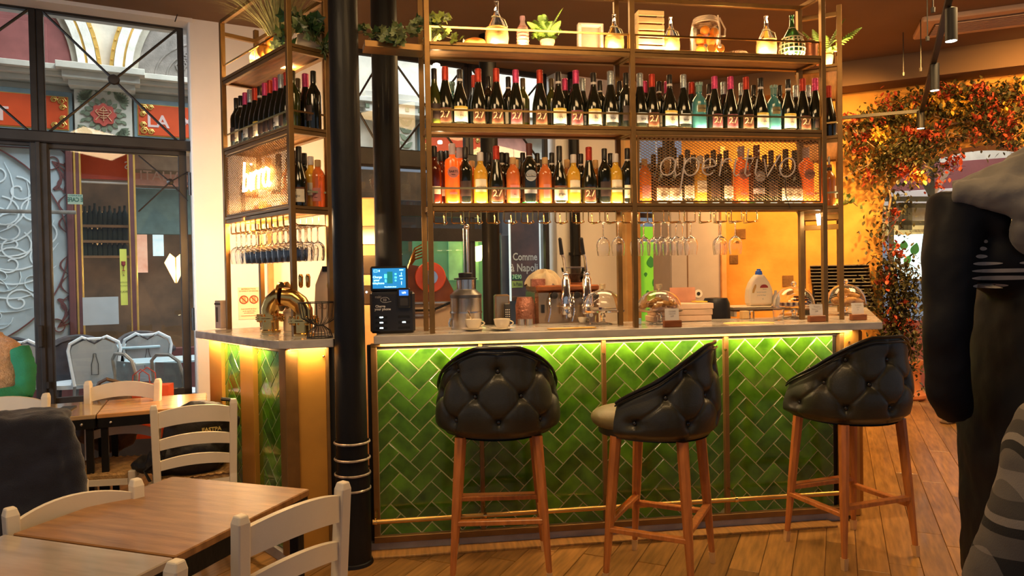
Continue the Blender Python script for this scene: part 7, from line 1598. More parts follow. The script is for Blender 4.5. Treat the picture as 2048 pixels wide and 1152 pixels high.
table(D_, e1, e2, w1 + .02, d1_, ZT_, TOPW, 'small worn oak topped cafe table with black iron frame before the brass corner panel')
table(D_ - e2 * .60 - e1 * .02, e1, e2, w1 + .04, .595, ZT_ - .002, TOPG, 'grey glazed cafe table pushed against the near side of the oak one')
a, b = pz(172, 828, .75), pz(0, 845, .75); c = pz(180, 800, .75)
e1b = (pz(400, 811, .75) - pz(193, 828, .75)).normalized(); e2b = Vector((-e1b.y, e1b.x, 0))
o1 = pz(193, 829, .75)
table(o1, e1b, e2b, .50, .46, .75, mat('orange_oak_top', (.60, .29, .10), .25, var=.3, vs_=4, stretch=(1, 8, 1), coat=.4), 'orange oak cafe table with the paper bag and brown bag behind it')
table(o1 - e1b * .66, e1b, e2b, .655, .47, .75, mat('mirror_glazed_top', (.50, .34, .18), .10, var=.15, coat=.9), 'glossy pale cafe table where the person in the fleece vest sits')
o = thing('smartphone', 'black smartphone lying on the glossy pale table', 'phone', (pz(133, 818, .752).x, pz(133, 818, .752).y, .754), 1.9); mb = MB(); mb.box((0, 0, 0), (.13, .065, .008), b=.003); part('phone_body', mb, BLK2, o)

def chair(pl_, pr_, face, lab, seat=True, top=.82, rake=.055, w2=None, slats=3, cat='chair'):
    """back post tops at pl_ (seen from behind: left) and pr_; face = unit vector the sitter looks along"""
    L = Vector(pl_); R = Vector(pr_); c = (L + R) / 2; ex = (R - L); W_ = ex.length; ex.normalize()
    f = Vector((-ex.y, ex.x, 0))
    rz = atan2(ex.y, ex.x); t = thing('ladder_back_chair', lab, 'chair', (c.x, c.y, 0), rz, 'cream ladder back cafe chairs')
    h = W_ / 2; hb = h * .90
    def P(s, z): 
        k = z / top; yb = rake * (1 - min(1, k)) if z > .45 else rake * (1 - .45 / top) - (.45 - z) * .12
        return Vector((s * (hb + (h - hb) * k), yb, z))
    for s in (-1, 1):
        mb = MB(); pts = [P(s, z) for z in (0, .22, .45, .65, top - .02)]; vs_ = []; wx, wy = .017, .019
        for i, p in enumerate(pts + [P(s, top)]):
            k_ = .72 if i == 5 else 1
            for (a, b) in ((-1, -1), (1, -1), (1, 1), (-1, 1)): vs_.append((p.x + a * wx * k_, p.y + b * wy * k_, p.z))
        n = 6; mb.add(vs_, [(r * 4 + k, r * 4 + (k + 1) % 4, (r + 1) * 4 + (k + 1) % 4, (r + 1) * 4 + k) for r in range(n - 1) for k in range(4)] + [(0, 1, 2, 3), (20, 21, 22, 23)])
        o = part('back_post', mb, CREAMW, t); bv = o.modifiers.new('b', 'BEVEL'); bv.width = .004; bv.segments = 2; bv.limit_method = 'ANGLE'
    zs = [top - .075, top - .195, top - .295][:slats]; hs = [.075, .050, .045]
    for z, hh in zip(zs, hs):
        mb = MB(); n = 12; vs_ = []
        for i in range(n + 1):
            u = -1 + 2 * i / n; x = u * (abs(P(1, z).x) - .012); arch = .026 * (1 - u * u); y = P(1, z).y - .030 * (1 - u * u) * 1.0
            for (yy, zz) in ((-.009, -hh / 2 + arch * .8), (.009, -hh / 2 + arch * .8), (.009, hh / 2 + arch), (-.009, hh / 2 + arch)): vs_.append((x, y + yy, z + zz))
        mb.add(vs_, [(i * 4 + k, i * 4 + (k + 1) % 4, (i + 1) * 4 + (k + 1) % 4, (i + 1) * 4 + k) for i in range(n) for k in range(4)] + [(0, 1, 2, 3), (n * 4, n * 4 + 1, n * 4 + 2, n * 4 + 3)], True)
        part('back_slat', mb, CREAMW, t, sharp=35)
    if seat:
        sd = .36; y0 = P(1, .45).y
        mb = MB(); mb.grid(lambda u, v: ((u - .5) * 2 * (hb + .01 + .02 * v), y0 - .01 + sd * v, .455 + .012 * sin(pi * u) * sin(pi * v) * -1 + .004 * sin(60 * u)), 30, 8); n0 = len(mb.v)
        mb.box((0, y0 + sd / 2, .440), (2 * (hb + .012), sd, .030), b=.012); part('rush_seat', mb, RUSH, t)
        for s in (-1, 1): mb = MB(); mb.box((s * (hb + .02), y0 + sd, .235), (.034, .034, .47), b=.004); part('front_leg', mb, CREAMW, t)
        for s in (-1, 1):
            for z in (.20, .32): mb = MB(); mb.tube([(s * hb, y0 - .01, z), (s * (hb + .02), y0 + sd, z)], .010, 7); part('side_stretcher', mb, CREAMW, t)
        mb = MB(); mb.tube([(-hb, y0 + sd, .25), (hb, y0 + sd, .25)], .011, 7); part('front_stretcher', mb, CREAMW, t); mb = MB(); mb.tube([(-hb, y0 - .02, .18), (hb, y0 - .02, .18)], .010, 7); part('rear_stretcher', mb, CREAMW, t)
        mb = MB(); mb.bar((-hb, y0 - .0, .415), (hb, y0 - .0, .415), .02, .03); mb.bar((-hb, y0 + sd, .415), (hb, y0 + sd, .415), .02, .03); mb.bar((-hb, y0, .415), (-hb - .02, y0 + sd, .415), .02, .03); mb.bar((hb, y0, .415), (hb + .02, y0 + sd, .415), .02, .03); part('seat_rail', mb, CREAMW, t)
    return t
TP = .82
def ptop(x, y, z=TP): q = pz(x, y, z); return (q.x, q.y, 0)
# seen from behind: facing along +y local = perpendicular left of ex
chA = chair(ptop(307, 811), ptop(467, 797), None, 'cream ladder back chair with a backpack on its rush seat')
chB = chair(ptop(481, 1030), ptop(686, 963), None, 'cream ladder back chair in front of the iron column, back to the room', top=TP)
q1, q2 = ptop(272, 957, .80), ptop(20, 1015, .80)
chC = chair(q1, q2, None, 'cream chair with a broad worn top rail on the far side of the oak table', slats=3, top=.80)
q1 = pz(352, 1120, TP); chD = chair((q1.x - .13, q1.y - .32, 0), (q1.x, q1.y, 0), None, 'cream chair whose post top rises beside the grey glazed table')
q1, q2 = ptop(316, 757, .87), ptop(176, 762, .87); chE = chair(q1, q2, None, 'cream chair with the red paper bag behind the orange oak table', top=.87)
q1, q2 = pz(92, 786, .84), pz(-30, 790, .84); chF = chair((q1.x, q1.y, 0), (q1.x - .38, q1.y - .08, 0), None, 'cream chair under the person in the fleece vest', top=.84)
q1 = pz(5, 850, TP); chG = chair((q1.x - .16, q1.y - .10, 0), (q1.x + .22, q1.y + .05, 0), None, 'chair hidden under the dark navy coat')
print('chair tops', ptop(307, 811), ptop(481, 1030), q1)

# clothes and bags: blended blobs through a remesh
def blobmesh(name, build, mats, voxel=.012, smooth_=6, disp=None):
    mb = MB(); build(mb); me = mb.mesh(name, mats); o = bpy.data.objects.new('tmp', me); COL.objects.link(o)
    r = o.modifiers.new('r', 'REMESH'); r.mode = 'VOXEL'; r.voxel_size = voxel; r.use_smooth_shade = True
    s = o.modifiers.new('s', 'SMOOTH'); s.iterations = smooth_; s.factor = .6
    if disp:
        tx = bpy.data.textures.new('n', 'CLOUDS'); tx.noise_scale = disp[0]; d = o.modifiers.new('d', 'DISPLACE'); d.texture = tx; d.strength = disp[1]; d.mid_level = .5; d.texture_coords = 'LOCAL'
    dg = bpy.context.evaluated_depsgraph_get(); m2 = bpy.data.meshes.new_from_object(o.evaluated_get(dg)); bpy.data.objects.remove(o)
    m2.materials.clear(); m2.materials.append(mats); m2.name = name; m2.polygons.foreach_set('use_smooth', [True] * len(m2.polygons)); m2.update(); return m2
NAVY = mat('navy_wool', (.010, .012, .026), .85, var=.3, bump=.3, bs=200, sheen=.3)
BKP = mat('black_nylon', (.016, .014, .013), .5, var=.3, bump=.3, bs=60)
# navy coat over the chair
cG = chG; rzG = chG.rotation_euler.z
def bcoat(mb):
    mb.box((0, -.02, .60), (.46, .10, .52), b=.04); mb.box((0, .05, .84), (.44, .14, .06), b=.03)
    mb.tube([(.20, -.03, .84), (.24, -.05, .66), (.25, -.05, .45)], .045, 8); mb.tube([(-.20, -.03, .84), (-.22, -.06, .6), (-.24, -.05, .3)], .05, 8); mb.box((0, -.04, .30), (.50, .10, .40), b=.04)
t = thing('navy_coat', 'dark navy coat draped over the back of a chair before the glossy table', 'coat', chG.location, rzG); part('coat', blobmesh('coat', bcoat, NAVY, .012, 8, (.09, .035)), None, t)
# backpack on chair A
cA = chA.location; rzA = chA.rotation_euler.z
def bpack(mb):
    mb.ball((.02, .20, .60), .16, 18, 12, sc=(1.05, .62, 1.0)); mb.ball((.03, .18, .70), .14, 16, 10, sc=(1.1, .6, .7)); mb.box((.02, .20, .54), (.30, .18, .16), b=.05); mb.ball((.0, .10, .52), .12, 14, 9, sc=(1.1, .5, .8)); mb.ball((-.13, .16, .52), .09, 12, 8); mb.tube([(.12, .10, .75), (.2, .10, .70), (.17, .12, .6)], .02, 8)
t = thing('backpack', 'black backpack with yellow lettering leaning in the ladder back chair', 'backpack', cA, rzA); part('pack_body', blobmesh('pack_body', bpack, BKP, .010, 4, (.05, .02)), None, t)
ttext('lettering', 'EASTPA', .026, mat('yellow_print', (.75, .55, .15), .5), t, (.075, .035, .672), bold=.001)
mb = MB(); mb.tube([(.13, .15, .80), (.19, .13, .79), (.2, .12, .74)], .010, 6); mb.tube([(-.12, .1, .62), (-.15, .05, .55), (-.22, .05, .50), (-.2, .02, .46)], .014, 6, flat=.4); part('strap', mb, BKP, t)
# brown bag and red paper bag on chair E
cE = chE.location; rzE = chE.rotation_euler.z
RP = mat('red_paper', (.75, .09, .02), .55, var=.05)
t = thing('red_paper_bag', 'bright red paper carrier bag standing behind the orange oak table', 'bag', (pz(268, 805, .70).x, pz(268, 805, .70).y + .12, .47), rzE + pi)
mb = MB(); mb.prism([(-.15, 0), (.15, 0), (.15, .315), (-.15, .315)], -.05, .05); part('bag_body', mb, RP, t); 
for y in (-.05, .05): mb = MB(); mb.tube([(-.05, y, .31), (-.045, y, .38), (0, y, .415), (.045, y, .38), (.05, y, .31)], .0035, 6); part('bag_handle', mb, mat('dark_red_cord', (.35, .05, .03), .6), t)
BRB = mat('brown_leather', (.10, .055, .03), .5, var=.35, bump=.4, bs=40)
def bbag(mb): mb.ball((0, 0, .13), .13, 16, 10, sc=(1.15, .7, 1)); mb.ball((.04, 0, .24), .08, 14, 9, sc=(1.3, .7, .6)); mb.ball((-.06, .02, .22), .06, 12, 8)
q = pz(225, 800, .72); t = thing('brown_handbag', 'slouchy dark brown handbag with strap beside the red paper bag', 'bag', (q.x, q.y + .02, .47), rzE); part('bag_body', blobmesh('bag_body', bbag, BRB, .010, 4, (.06, .04)), None, t)
mb = MB(); mb.tube([(-.20, 0, .22), (-.1, -.02, .31), (.0, -.03, .35), (.04, 0, .37), (.08, 0, .35), (.1, .0, .3)], .011, 7); part('strap', mb, BRB, t)
def bbag2(mb): mb.ball((0, 0, .1), .12, 16, 10, sc=(1.2, .6, .9)); mb.ball((.08, .02, .13), .09)
q = pz(225, 885, .50); t = thing('brown_jacket', 'dark brown leather jacket heaped under the orange oak table', 'jacket', (q.x, q.y - .02, .46), rzE); part('jacket_body', blobmesh('jacket_body', bbag2, BRB, .010, 4, (.06, .05)), None, t)
def bmisc(mb): mb.ball((0, 0, .05), .07, 12, 8, sc=(1.3, .8, .7)); mb.ball((.1, .0, .04), .05)
q = pz(290, 945, .46); t = thing('black_scarf', 'small black bag bulging beside the ladder back chair seat', 'bag', (q.x, q.y + .05, .44), 0); part('bag_body', blobmesh('bag_body', bmisc, BKP, .010, 4, (.05, .03)), None, t)

# ------------------------------------------------------------------ people
SKIN = mat('skin', (.62, .36, .24), .5, sss=.15, var=.08)
HAIR = mat('brown_hair', (.06, .03, .018), .6, var=.4, vs_=40, stretch=(6, 6, 1), bump=.4)
def head(t, c, r, yaw, hairlen=.06, hair=HAIR):
    M = Matrix.Translation(Vector(c)) @ Matrix.Rotation(yaw, 4, 'Z')
    def bh(mb):
        mb.ball((0, 0, 0), r, 20, 14, sc=(.80, .95, 1.12)); mb.ball((0, r * .35, -r * .55), r * .62, 16, 10, sc=(.9, .8, .8)); mb.ball((0, r * .98, -r * .18), r * .15, 10, 7, sc=(.8, 1, 1.3))
        for s in (-1, 1): mb.ball((s * r * .80, -.01, -r * .12), r * .22, 10, 7, sc=(.4, .8, 1.2))
        mb.ball((0, r * .84, -r * .60), r * .16, 10, 6, sc=(1.6, .6, .5)); mb.tube([(0, -.01, -r * .8), (0, -.02, -r * 1.9)], r * .52, 14)
    me = blobmesh('head', bh, SKIN, r * .06, 3); me.transform(M); part('head', me, None, t)
    mb = MB()
    for s in (-1, 1): mb.ball((s * r * .32, r * .86, r * .02), r * .11, 10, 7)
    part('eyes', mb, WHITEI, t).matrix_local = M
    def bhair(mb): mb.ball((0, -r * .10, r * .16), r * 1.05, 20, 14, sc=(.86, .95, 1.06)); mb.ball((0, -r * .45, -r * .25), r * .75, 14, 10, sc=(1, .7, 1.2))
    me = blobmesh('hair', bhair, hair, r * .07, 2, (.03, .012)); me.transform(M @ Matrix.Translation((0, -r * .06, r * .04))); part('hair', me, None, t)
def hand(t, wrist, direction, up, s=1.0, name='hand', thumb=1):
    d = Vector(direction).normalized(); u = (Vector(up) - d * Vector(up).dot(d)).normalized(); w = d.cross(u); W_ = Vector(wrist)
    def bhd(mb):
        mb.tube([W_ - d * .03 * s, W_ + d * .02 * s, W_ + d * .055 * s, W_ + d * .09 * s], [.024 * s, .030 * s, .036 * s, .034 * s], 12, flat=.5)
        for k, L in enumerate((.070, .080, .074, .058)):
            b = W_ + d * .085 * s + w * (-.030 + .020 * k) * s; mb.tube([b, b + d * L * .45 * s - u * .006 * s, b + d * L * .8 * s - u * .022 * s, b + d * L * .95 * s - u * .036 * s], [.0095 * s, .009 * s, .008 * s, .0065 * s], 8)
        b = W_ + d * .03 * s - w * .030 * s * thumb; mb.tube([b, b + d * .03 * s - w * .022 * s * thumb - u * .005, b + d * .06 * s - w * .026 * s * thumb - u * .014 * s], [.012 * s, .0105 * s, .008 * s], 8)
    part(name, blobmesh(name, bhd, SKIN, .0042, 2), None, t)
# person at the glossy table (mostly beyond the frame edge)
pc = pz(-8, 812, .75); px0 = Vector((pc.x - .215, pc.y + .26, 0))
t = thing('person', 'seated person in a tan fleece vest over a green sweater at the glossy table', 'person', px0, 0)
FLE = mat('tan_fleece', (.50, .26, .11), .95, var=.25, vs_=40, bump=1.0, bs=110, sheen=.5); GRS = mat('green_knit', (.02, .22, .10), .8, var=.15, bump=.4, bs=150); DEN = mat('dark_denim', (.03, .04, .08), .8, var=.2)
def bbody(mb):
    mb.ball((0, 0, .62), .17, 20, 12, sc=(1.05, .75, 1.0)); mb.ball((0, .0, .85), .18, 20, 12, sc=(1.1, .72, 1.15)); mb.ball((0, .0, 1.0), .15, 18, 12, sc=(1.25, .68, .8)); mb.tube([(0, 0, 1.05), (0, 0, 1.13)], .065, 12)
part('vest', blobmesh('vest', bbody, FLE, .012, 4, (.03, .012)), None, t)
def barm(mb):
    mb.tube([(.16, 0, 1.03), (.215, -.02, .92), (.25, -.08, .80), (.25, -.10, .775)], [.058, .054, .048, .045], 14); mb.tube([(.25, -.09, .79), (.16, -.20, .785), (.06, -.28, .785)], [.052, .046, .038], 14)
    mb.tube([(-.16, 0, 1.03), (-.23, -.02, .92), (-.27, -.08, .80)], [.066, .062, .054], 14); mb.tube([(-.27, -.08, .79), (-.16, -.22, .785), (-.08, -.28, .785)], [.052, .046, .038], 14)
part('sweater', blobmesh('sweater', barm, GRS, .010, 3, (.03, .010)), None, t)
def bleg(mb):
    for s in (-1, 1): mb.tube([(s * .09, .02, .52), (s * .11, -.30, .50), (s * .11, -.42, .46)], [.09, .075, .065], 14); mb.tube([(s * .11, -.41, .47), (s * .11, -.38, .25), (s * .11, -.36, .08)], [.065, .055, .045], 12); mb.ball((s * .11, -.40, .05), .055, 12, 8, sc=(.8, 1.8, .8))
    mb.ball((0, .02, .52), .16, 16, 10, sc=(1.1, .9, .7))
part('trousers', blobmesh('trousers', bleg, DEN, .014, 3), None, t)
head(t, (-.09, -.03, 1.22), .10, pi + .2); hand(t, (.05, -.285, .785), (-1, -.35, -.02), (0, 0, 1)); hand(t, (-.07, -.285, .785), (1, -.45, -.02), (0, 0, 1), thumb=-1)

# standing person in the black coat, back to the room
PY = 1.85
def wp(px_, py_, Y=PY): q = py(px_, py_, Y); return q
c0 = Vector((wp(2122, 700, PY + .12).x, PY + .12, 0))
t = thing('person', 'standing person seen from behind in a long black jacket with a grey hood', 'person', c0, 0)
BLKJ = mat('black_shell_jacket', (.008, .008, .010), .6, var=.25, vs_=6, bump=.2, bs=14, spec=.25); GREYH = mat('charcoal_hood', (.16, .148, .135), .8, var=.3, vs_=6, bump=.35, bs=20, sheen=.2)
def lx(px_, Y=PY + .12): return wp(px_, 600, Y).x - c0.x
def lz(py_, Y=PY + .12): return wp(2000, py_, Y).z
xl = lambda q: lx(q)
def bjk(mb):
    xs_ = lx(1850)
    mb.tube([(-.03, .02, .42), (-.03, .02, .75), (-.04, .02, .98), (-.03, 0, 1.15), (-.0, -.0, 1.32), (.0, .0, 1.42)], [.29, .295, .30, .31, .30, .24], 26, flat=.55)
    mb.ball((0, .0, 1.42), .25, 18, 12, sc=(1.15, .55, .52))
    pass
    # left arm (on the left of the picture), hand in pocket, elbow out
    mb.tube([(-.20, .0, 1.53), (lx(1912), -.0, lz(425)), (lx(1890), -.02, lz(540)), (lx(1882), -.02, lz(680)), (lx(1895), .0, lz(780)), (lx(1925), .04, lz(830))], [.10, .085, .068, .062, .055, .048], 18)
    mb.tube([(.20, .0, 1.44), (.30, -.02, 1.3), (.33, .0, 1.12), (.28, .05, .98), (.2, .1, .93)], [.085, .082, .072, .065, .055], 16)
JM = blobmesh('jacket', bjk, BLKJ, .011, 8, (.14, .022)); part('jacket', JM, None, t)
def btr(mb):
    for s, dx in ((-1, 0), (1, 0)): mb.tube([(s * .085 + .02, .02, .82), (s * .105 + .015, .02, .5), (s * .11 + .01, .05, .12)], [.105, .082, .060], 16)
    mb.ball((.02, .02, .80), .17, 16, 10, sc=(1, .7, .6))
part('trousers', blobmesh('trousers', btr, mat('black_trousers', (.010, .010, .012), .7, var=.2), .014, 4, (.1, .02)), None, t)
for s in (-1, 1): mb = MB(); mb.prism([(-.13, 0), (.13, 0), (.15, .03), (.10, .07), (-.02, .10), (-.12, .10)], s * .12 - .045, s * .12 + .045, plane='yz'); part('shoe', mb, BLK2, t)
def bhood(mb):
    mb.tube([(-.32, -.04, 1.61), (-.24, -.11, 1.60), (-.14, -.16, 1.55), (-.05, -.19, 1.49), (.08, -.18, 1.47), (.24, -.06, 1.58)], [.035, .05, .065, .075, .08, .05], 18)
    mb.tube([(-.30, .0, 1.60), (-.20, -.07, 1.62), (-.06, -.09, 1.67), (.12, -.06, 1.66)], [.05, .07, .10, .11], 18)
    mb.ball((-.08, -.13, 1.50), .12, 16, 10, sc=(1.25, .55, .9)); mb.ball((.08, -.05, 1.68), .13, 16, 10, sc=(1.1, .9, .9))
part('hood', blobmesh('hood', bhood, GREYH, .009, 3, (.09, .035)), None, t)
head(t, (.10, .05, 1.80), .105, 0)
# printed stripes on the back
STR = mat('grey_print', (.42, .38, .34), .6, var=.15)
prints = [(1942, 484, 12, 7), (1934, 498, 18, 8), (1928, 513, 30, 8), (1935, 527, 56, 7), (1975, 541, 140, 8), (1965, 555, 120, 9), (1945, 570, 72, 9), (1995, 527, 18, 5)]
for (cx_, cy_, w_, h_) in prints:
    x0, x1 = lx(cx_ - w_ / 2), lx(cx_ + w_ / 2); z = lz(cy_); hh = h_ * PY / 1400 / 2; mb = MB(); n = 14; vs_ = []
    for i in range(n + 1):
        u = i / n; x = x0 + (x1 - x0) * u; e = hh * sqrt(max(.04, 1 - (2 * u - 1) ** 2))
        best = -.17
        for sg in (-1, 1): vs_.append([x, -.17, z + sg * e])
    # drape onto the jacket
    from mathutils.bvhtree import BVHTree
    if 'BV' not in globals() or not isinstance(BV, BVHTree): BV = BVHTree.FromPolygons([v.co.copy() for v in JM.vertices], [tuple(p.vertices) for p in JM.polygons])
    for v in vs_:
        hit = BV.ray_cast(Vector((v[0], -1, v[2])), Vector((0, 1, 0)))
        v[1] = (hit[0].y if hit[0] else -.1) - .003
    mb.add([tuple(v) for v in vs_], [(2 * i, 2 * i + 1, 2 * i + 3, 2 * i + 2) for i in range(n)]); part('printed_stripe', mb, STR, t)
# plaid jacket person, seated close at the edge
PY2 = 1.15
def q2(x, y): return py(x, y, PY2)
def plaid(name):
    m, nt, b = node_mat(name); N = nt.nodes; L = nt.links; tc = N.new('ShaderNodeTexCoord')
    def wave(rot, sc, w):
        mp = N.new('ShaderNodeMapping'); mp.inputs['Rotation'].default_value = rot; L.new(tc.outputs['Object'], mp.inputs[0]); sp = N.new('ShaderNodeSeparateXYZ'); L.new(mp.outputs[0], sp.inputs[0])
        ml = N.new('ShaderNodeMath'); ml.operation = 'MULTIPLY'; ml.inputs[1].default_value = sc * .62; L.new(sp.outputs[0], ml.inputs[0]); fr = N.new('ShaderNodeMath'); fr.operation = 'FRACT'; L.new(ml.outputs[0], fr.inputs[0])
        r = N.new('ShaderNodeValToRGB'); L.new(fr.outputs[0], r.inputs[0]); e = r.color_ramp.elements; r.color_ramp.interpolation = 'CONSTANT'; e[0].color = (0, 0, 0, 1); e[0].position = 0; e[1].position = .38; e[1].color = (.45, .45, .45, 1)
        for p, c in ((.55, 0.), (.62, 1.), (.68, 0.2), (.80, .5)): x = e.new(p); x.color = (c, c, c, 1)
        return r.outputs[0]
    a = wave((0, .25, 0), 11, 0); c = wave((0, .25 + pi / 2, 0), 7.5, 0); ad = N.new('ShaderNodeMath'); ad.operation = 'ADD'; L.new(a, ad.inputs[0]); L.new(c, ad.inputs[1])
    r = N.new('ShaderNodeValToRGB'); L.new(ad.outputs[0], r.inputs[0]); r.color_ramp.elements[0].color = (.018, .016, .014, 1); r.color_ramp.elements[1].color = (.42, .36, .30, 1); r.color_ramp.elements[1].position = 1
    nz = N.new('ShaderNodeTexNoise'); nz.inputs['Scale'].default_value = 220; bp = N.new('ShaderNodeBump'); bp.inputs['Strength'].default_value = .5; L.new(nz.outputs[0], bp.inputs['Height']); L.new(bp.outputs[0], b.inputs['Normal'])
    ml = N.new('ShaderNodeMath'); ml.operation = 'MULTIPLY'; ml.inputs[1].default_value = .5; L.new(ad.outputs[0], ml.inputs[0]); L.new(ml.outputs[0], r.inputs[0])
    L.new(r.outputs[0], b.inputs['Base Color']); b.inputs['Roughness'].default_value = .95; return m
PLM = plaid('grey_plaid_wool')
cp = Vector((q2(2165, 1000).x + .10, PY2 + .05, 0))
t = thing('person', 'person in a grey plaid wool jacket at the edge of the room, nearest the camera', 'person', cp, 0)
q2 = lambda x, y: py(x, y, PY2 + .05)
s2 = lambda x: q2(x, 600).x - cp.x
def bpl(mb):
    mb.tube([(s2(2118), .0, q2(0, 850).z), (s2(2082), -.02, q2(0, 960).z), (s2(2060), -.02, q2(0, 1100).z), (s2(2040), .02, q2(0, 1250).z)], [.055, .072, .082, .085], 18)
    mb.tube([(.05, .05, 1.18), (.06, .05, 1.0), (.06, .05, .80), (.06, .05, .55)], [.14, .19, .18, .19], 20, flat=.7); mb.tube([(s2(2118), 0, 1.15), (.05, .03, 1.22)], .07, 14)
part('plaid_jacket', blobmesh('plaid_jacket', bpl, PLM, .010, 5, (.08, .015)), None, t)
def bpt(mb):
    for s in (-1, 1): mb.tube([(.06 + s * .09, .05, .55), (.06 + s * .09, .06, .3), (.06 + s * .09, .05, .08)], [.10, .075, .055], 14); mb.ball((.06 + s * .09, .12, .05), .055, 12, 8, sc=(.8, 1.8, .9))
part('trousers', blobmesh('trousers', bpt, DEN, .014, 3), None, t)
head(t, (.08, .05, 1.42), .10, 0)
# grey shoe of someone beyond the black jacket
p = pz(1892, 848, 0); t = thing('shoe', 'brown grey suede shoe on the floor beyond the black jacket', 'shoe', (p.x + .08, p.y + .05, 0), .4)
def bsh(mb): mb.ball((0, 0, .05), .06, 14, 9, sc=(1.7, .8, .75)); mb.ball((.08, 0, .08), .05, 12, 8); mb.box((.0, 0, .012), (.22, .085, .024), b=.01)
part('shoe_body', blobmesh('shoe_body', bsh, mat('grey_suede', (.16, .10, .06), .9, var=.3), .007, 3), None, t)
# ------------------------------------------------------------------ bougainvillea over the arch, pot, ceiling fittings
rnd = random.Random(21)
bg_ = thing('bougainvillea', 'climbing bougainvillea with coral red bracts spreading over the arch', 'plant', AO, AR)
def apt(x, y, v): q = ax(x, y, v); return Vector((q[0], v, q[1]))
PATHS = [[(1700, 300), (1740, 255), (1800, 240), (1870, 215), (1930, 205), (2000, 215), (2060, 230)], [(1730, 250), (1780, 225), (1850, 200), (1960, 190), (2050, 185)], [(1780, 640), (1790, 560), (1770, 480), (1785, 400), (1770, 330), (1800, 290), (1860, 260)], [(1800, 760), (1805, 680), (1785, 600), (1790, 520)], [(1715, 340), (1760, 320), (1830, 325), (1870, 345)], [(1880, 250), (1950, 240), (2010, 265), (2050, 300)], [(1800, 280), (1840, 300), (1900, 285), (1990, 255)], [(1780, 700), (1800, 640), (1820, 560)], [(1700, 245), (1720, 270), (1760, 290)]]
mb = MB()
for pth in PATHS:
    pts = []
    for i, (x, y) in enumerate(pth):
        v = -.06 if y < 330 and x < 2100 else -.12; pts.append(apt(x, y, v) + Vector((rnd.uniform(-.02, .02), 0, rnd.uniform(-.02, .02))))
    mb.tube(pts, .010, 6)
for k in range(26):
    pth = rnd.choice(PATHS); i = rnd.randrange(len(pth) - 1); p = apt(*pth[i], -.12); mb.tube([p, p + Vector((rnd.uniform(-.15, .15), -.03, rnd.uniform(-.1, .12))), p + Vector((rnd.uniform(-.25, .25), -.05, rnd.uniform(-.2, .1)))], .005, 5)
part('stem', mb, mat('vine_bark', (.45, .30, .18), .8, var=.3, bump=.4), bg_)
def cloud(n, size, spread, clump=None):
    mb = MB()
    for k in range(n):
        if clump: c = rnd.choice(clump); p = c + Vector((rnd.gauss(0, .045), rnd.gauss(0, .03), rnd.gauss(0, .04)))
        else:
            pth = rnd.choice(PATHS[:7] + PATHS[:3] + PATHS[3:4] * 2 + PATHS[7:8] * 2); f = rnd.random() * (len(pth) - 1); i = int(f); a, b = pth[i], pth[i + 1]; x = a[0] + (b[0] - a[0]) * (f - i); y = a[1] + (b[1] - a[1]) * (f - i); p = apt(x, y, -.12) + Vector((rnd.gauss(0, spread), rnd.uniform(-.14, .06), rnd.gauss(0, spread * .8)))
        s = size * rnd.uniform(.6, 1.3); R = Matrix.Rotation(rnd.uniform(0, 6.28), 3, 'Z') @ Matrix.Rotation(rnd.uniform(-1.4, 1.4), 3, 'X')
        L = [(0, -s, 0), (s * .55, -s * .2, s * .12), (s * .45, s * .5, 0), (0, s, -s * .1), (-s * .45, s * .5, 0), (-s * .55, -s * .2, s * .12)]
        mb.add([p + R @ Vector(q) for q in L], [(0, 1, 2, 3), (0, 3, 4, 5)])
    return mb
part('leaves', cloud(7200, .025, .105), mat('vine_leaf', (.035, .045, .012), .5, var=.5, vs_=25, col2=(.12, .10, .03)), bg_, kind='stuff')
CL = []
for (x, y) in ((1775, 200), (1790, 215), (1840, 205), (1880, 185), (1895, 190), (1960, 180), (1950, 185), (1700, 240), (1715, 300), (1760, 240), (1730, 275), (1820, 260), (1865, 275), (1830, 345), (1800, 330), (1805, 340), (1740, 355), (1975, 230), (2000, 250), (2020, 240), (1990, 210), (2015, 275), (1945, 275), (1910, 320), (1900, 330), (1880, 370), (1790, 430), (1770, 560), (1800, 610), (1785, 640), (1815, 650), (1790, 500), (2040, 205), (1845, 270), (1880, 255)): CL.append(apt(x, y, -.20))
part('bracts', cloud(1250, .027, 0, CL), mat('coral_bract', (.46, .04, .018), .55, var=.4, vs_=25, col2=(.62, .12, .05)), bg_, kind='stuff')
part('yellow_leaves', cloud(420, .030, 0, [apt(x, y, -.2) for (x, y) in ((1870, 200), (1880, 200), (1830, 225), (1900, 215), (1930, 205), (2020, 215), (1835, 355), (1765, 270), (1760, 265), (2050, 170))]), mat('amber_leaf', (.72, .42, .05), .5, var=.3), bg_, kind='stuff')
p = pz(1826, 800, 0); pt = thing('terracotta_planter', 'large terracotta planter on the floor under the climbing vine', 'planter', (p.x, p.y + .12, 0))
mb = MB(); mb.lathe([(.17, 0), (.19, .02), (.19, .05), (.165, .07), (.135, .12), (.13, .30), (.15, .33), (.15, .36), (.16, .38), (.16, .42), (.145, .42), (.14, .39), (.001, .38)], 30); part('planter', mb, TERRA, pt)
mb = MB(); mb.lathe([(.14, .395), (.06, .41), (.001, .41)], 20); part('soil', mb, mat('dark_soil', (.05, .03, .015), .9, bump=.8), pt)
mb = MB(); b = Vector((0, 0, .4)); mb.tube([b, b + Vector((-.03, -.02, .25)), b + Vector((.03, 0, .5)), b + Vector((-.02, .02, .8)), b + Vector((-.06, .05, 1.2))], [.022, .018, .016, .013, .010], 8); mb.tube([b, b + Vector((.05, .0, .2)), b + Vector((.02, .03, .5)), b + Vector((-.05, .03, .9))], .010, 6); part('trunk', mb, mat('vine_bark', (0, 0, 0)), pt)
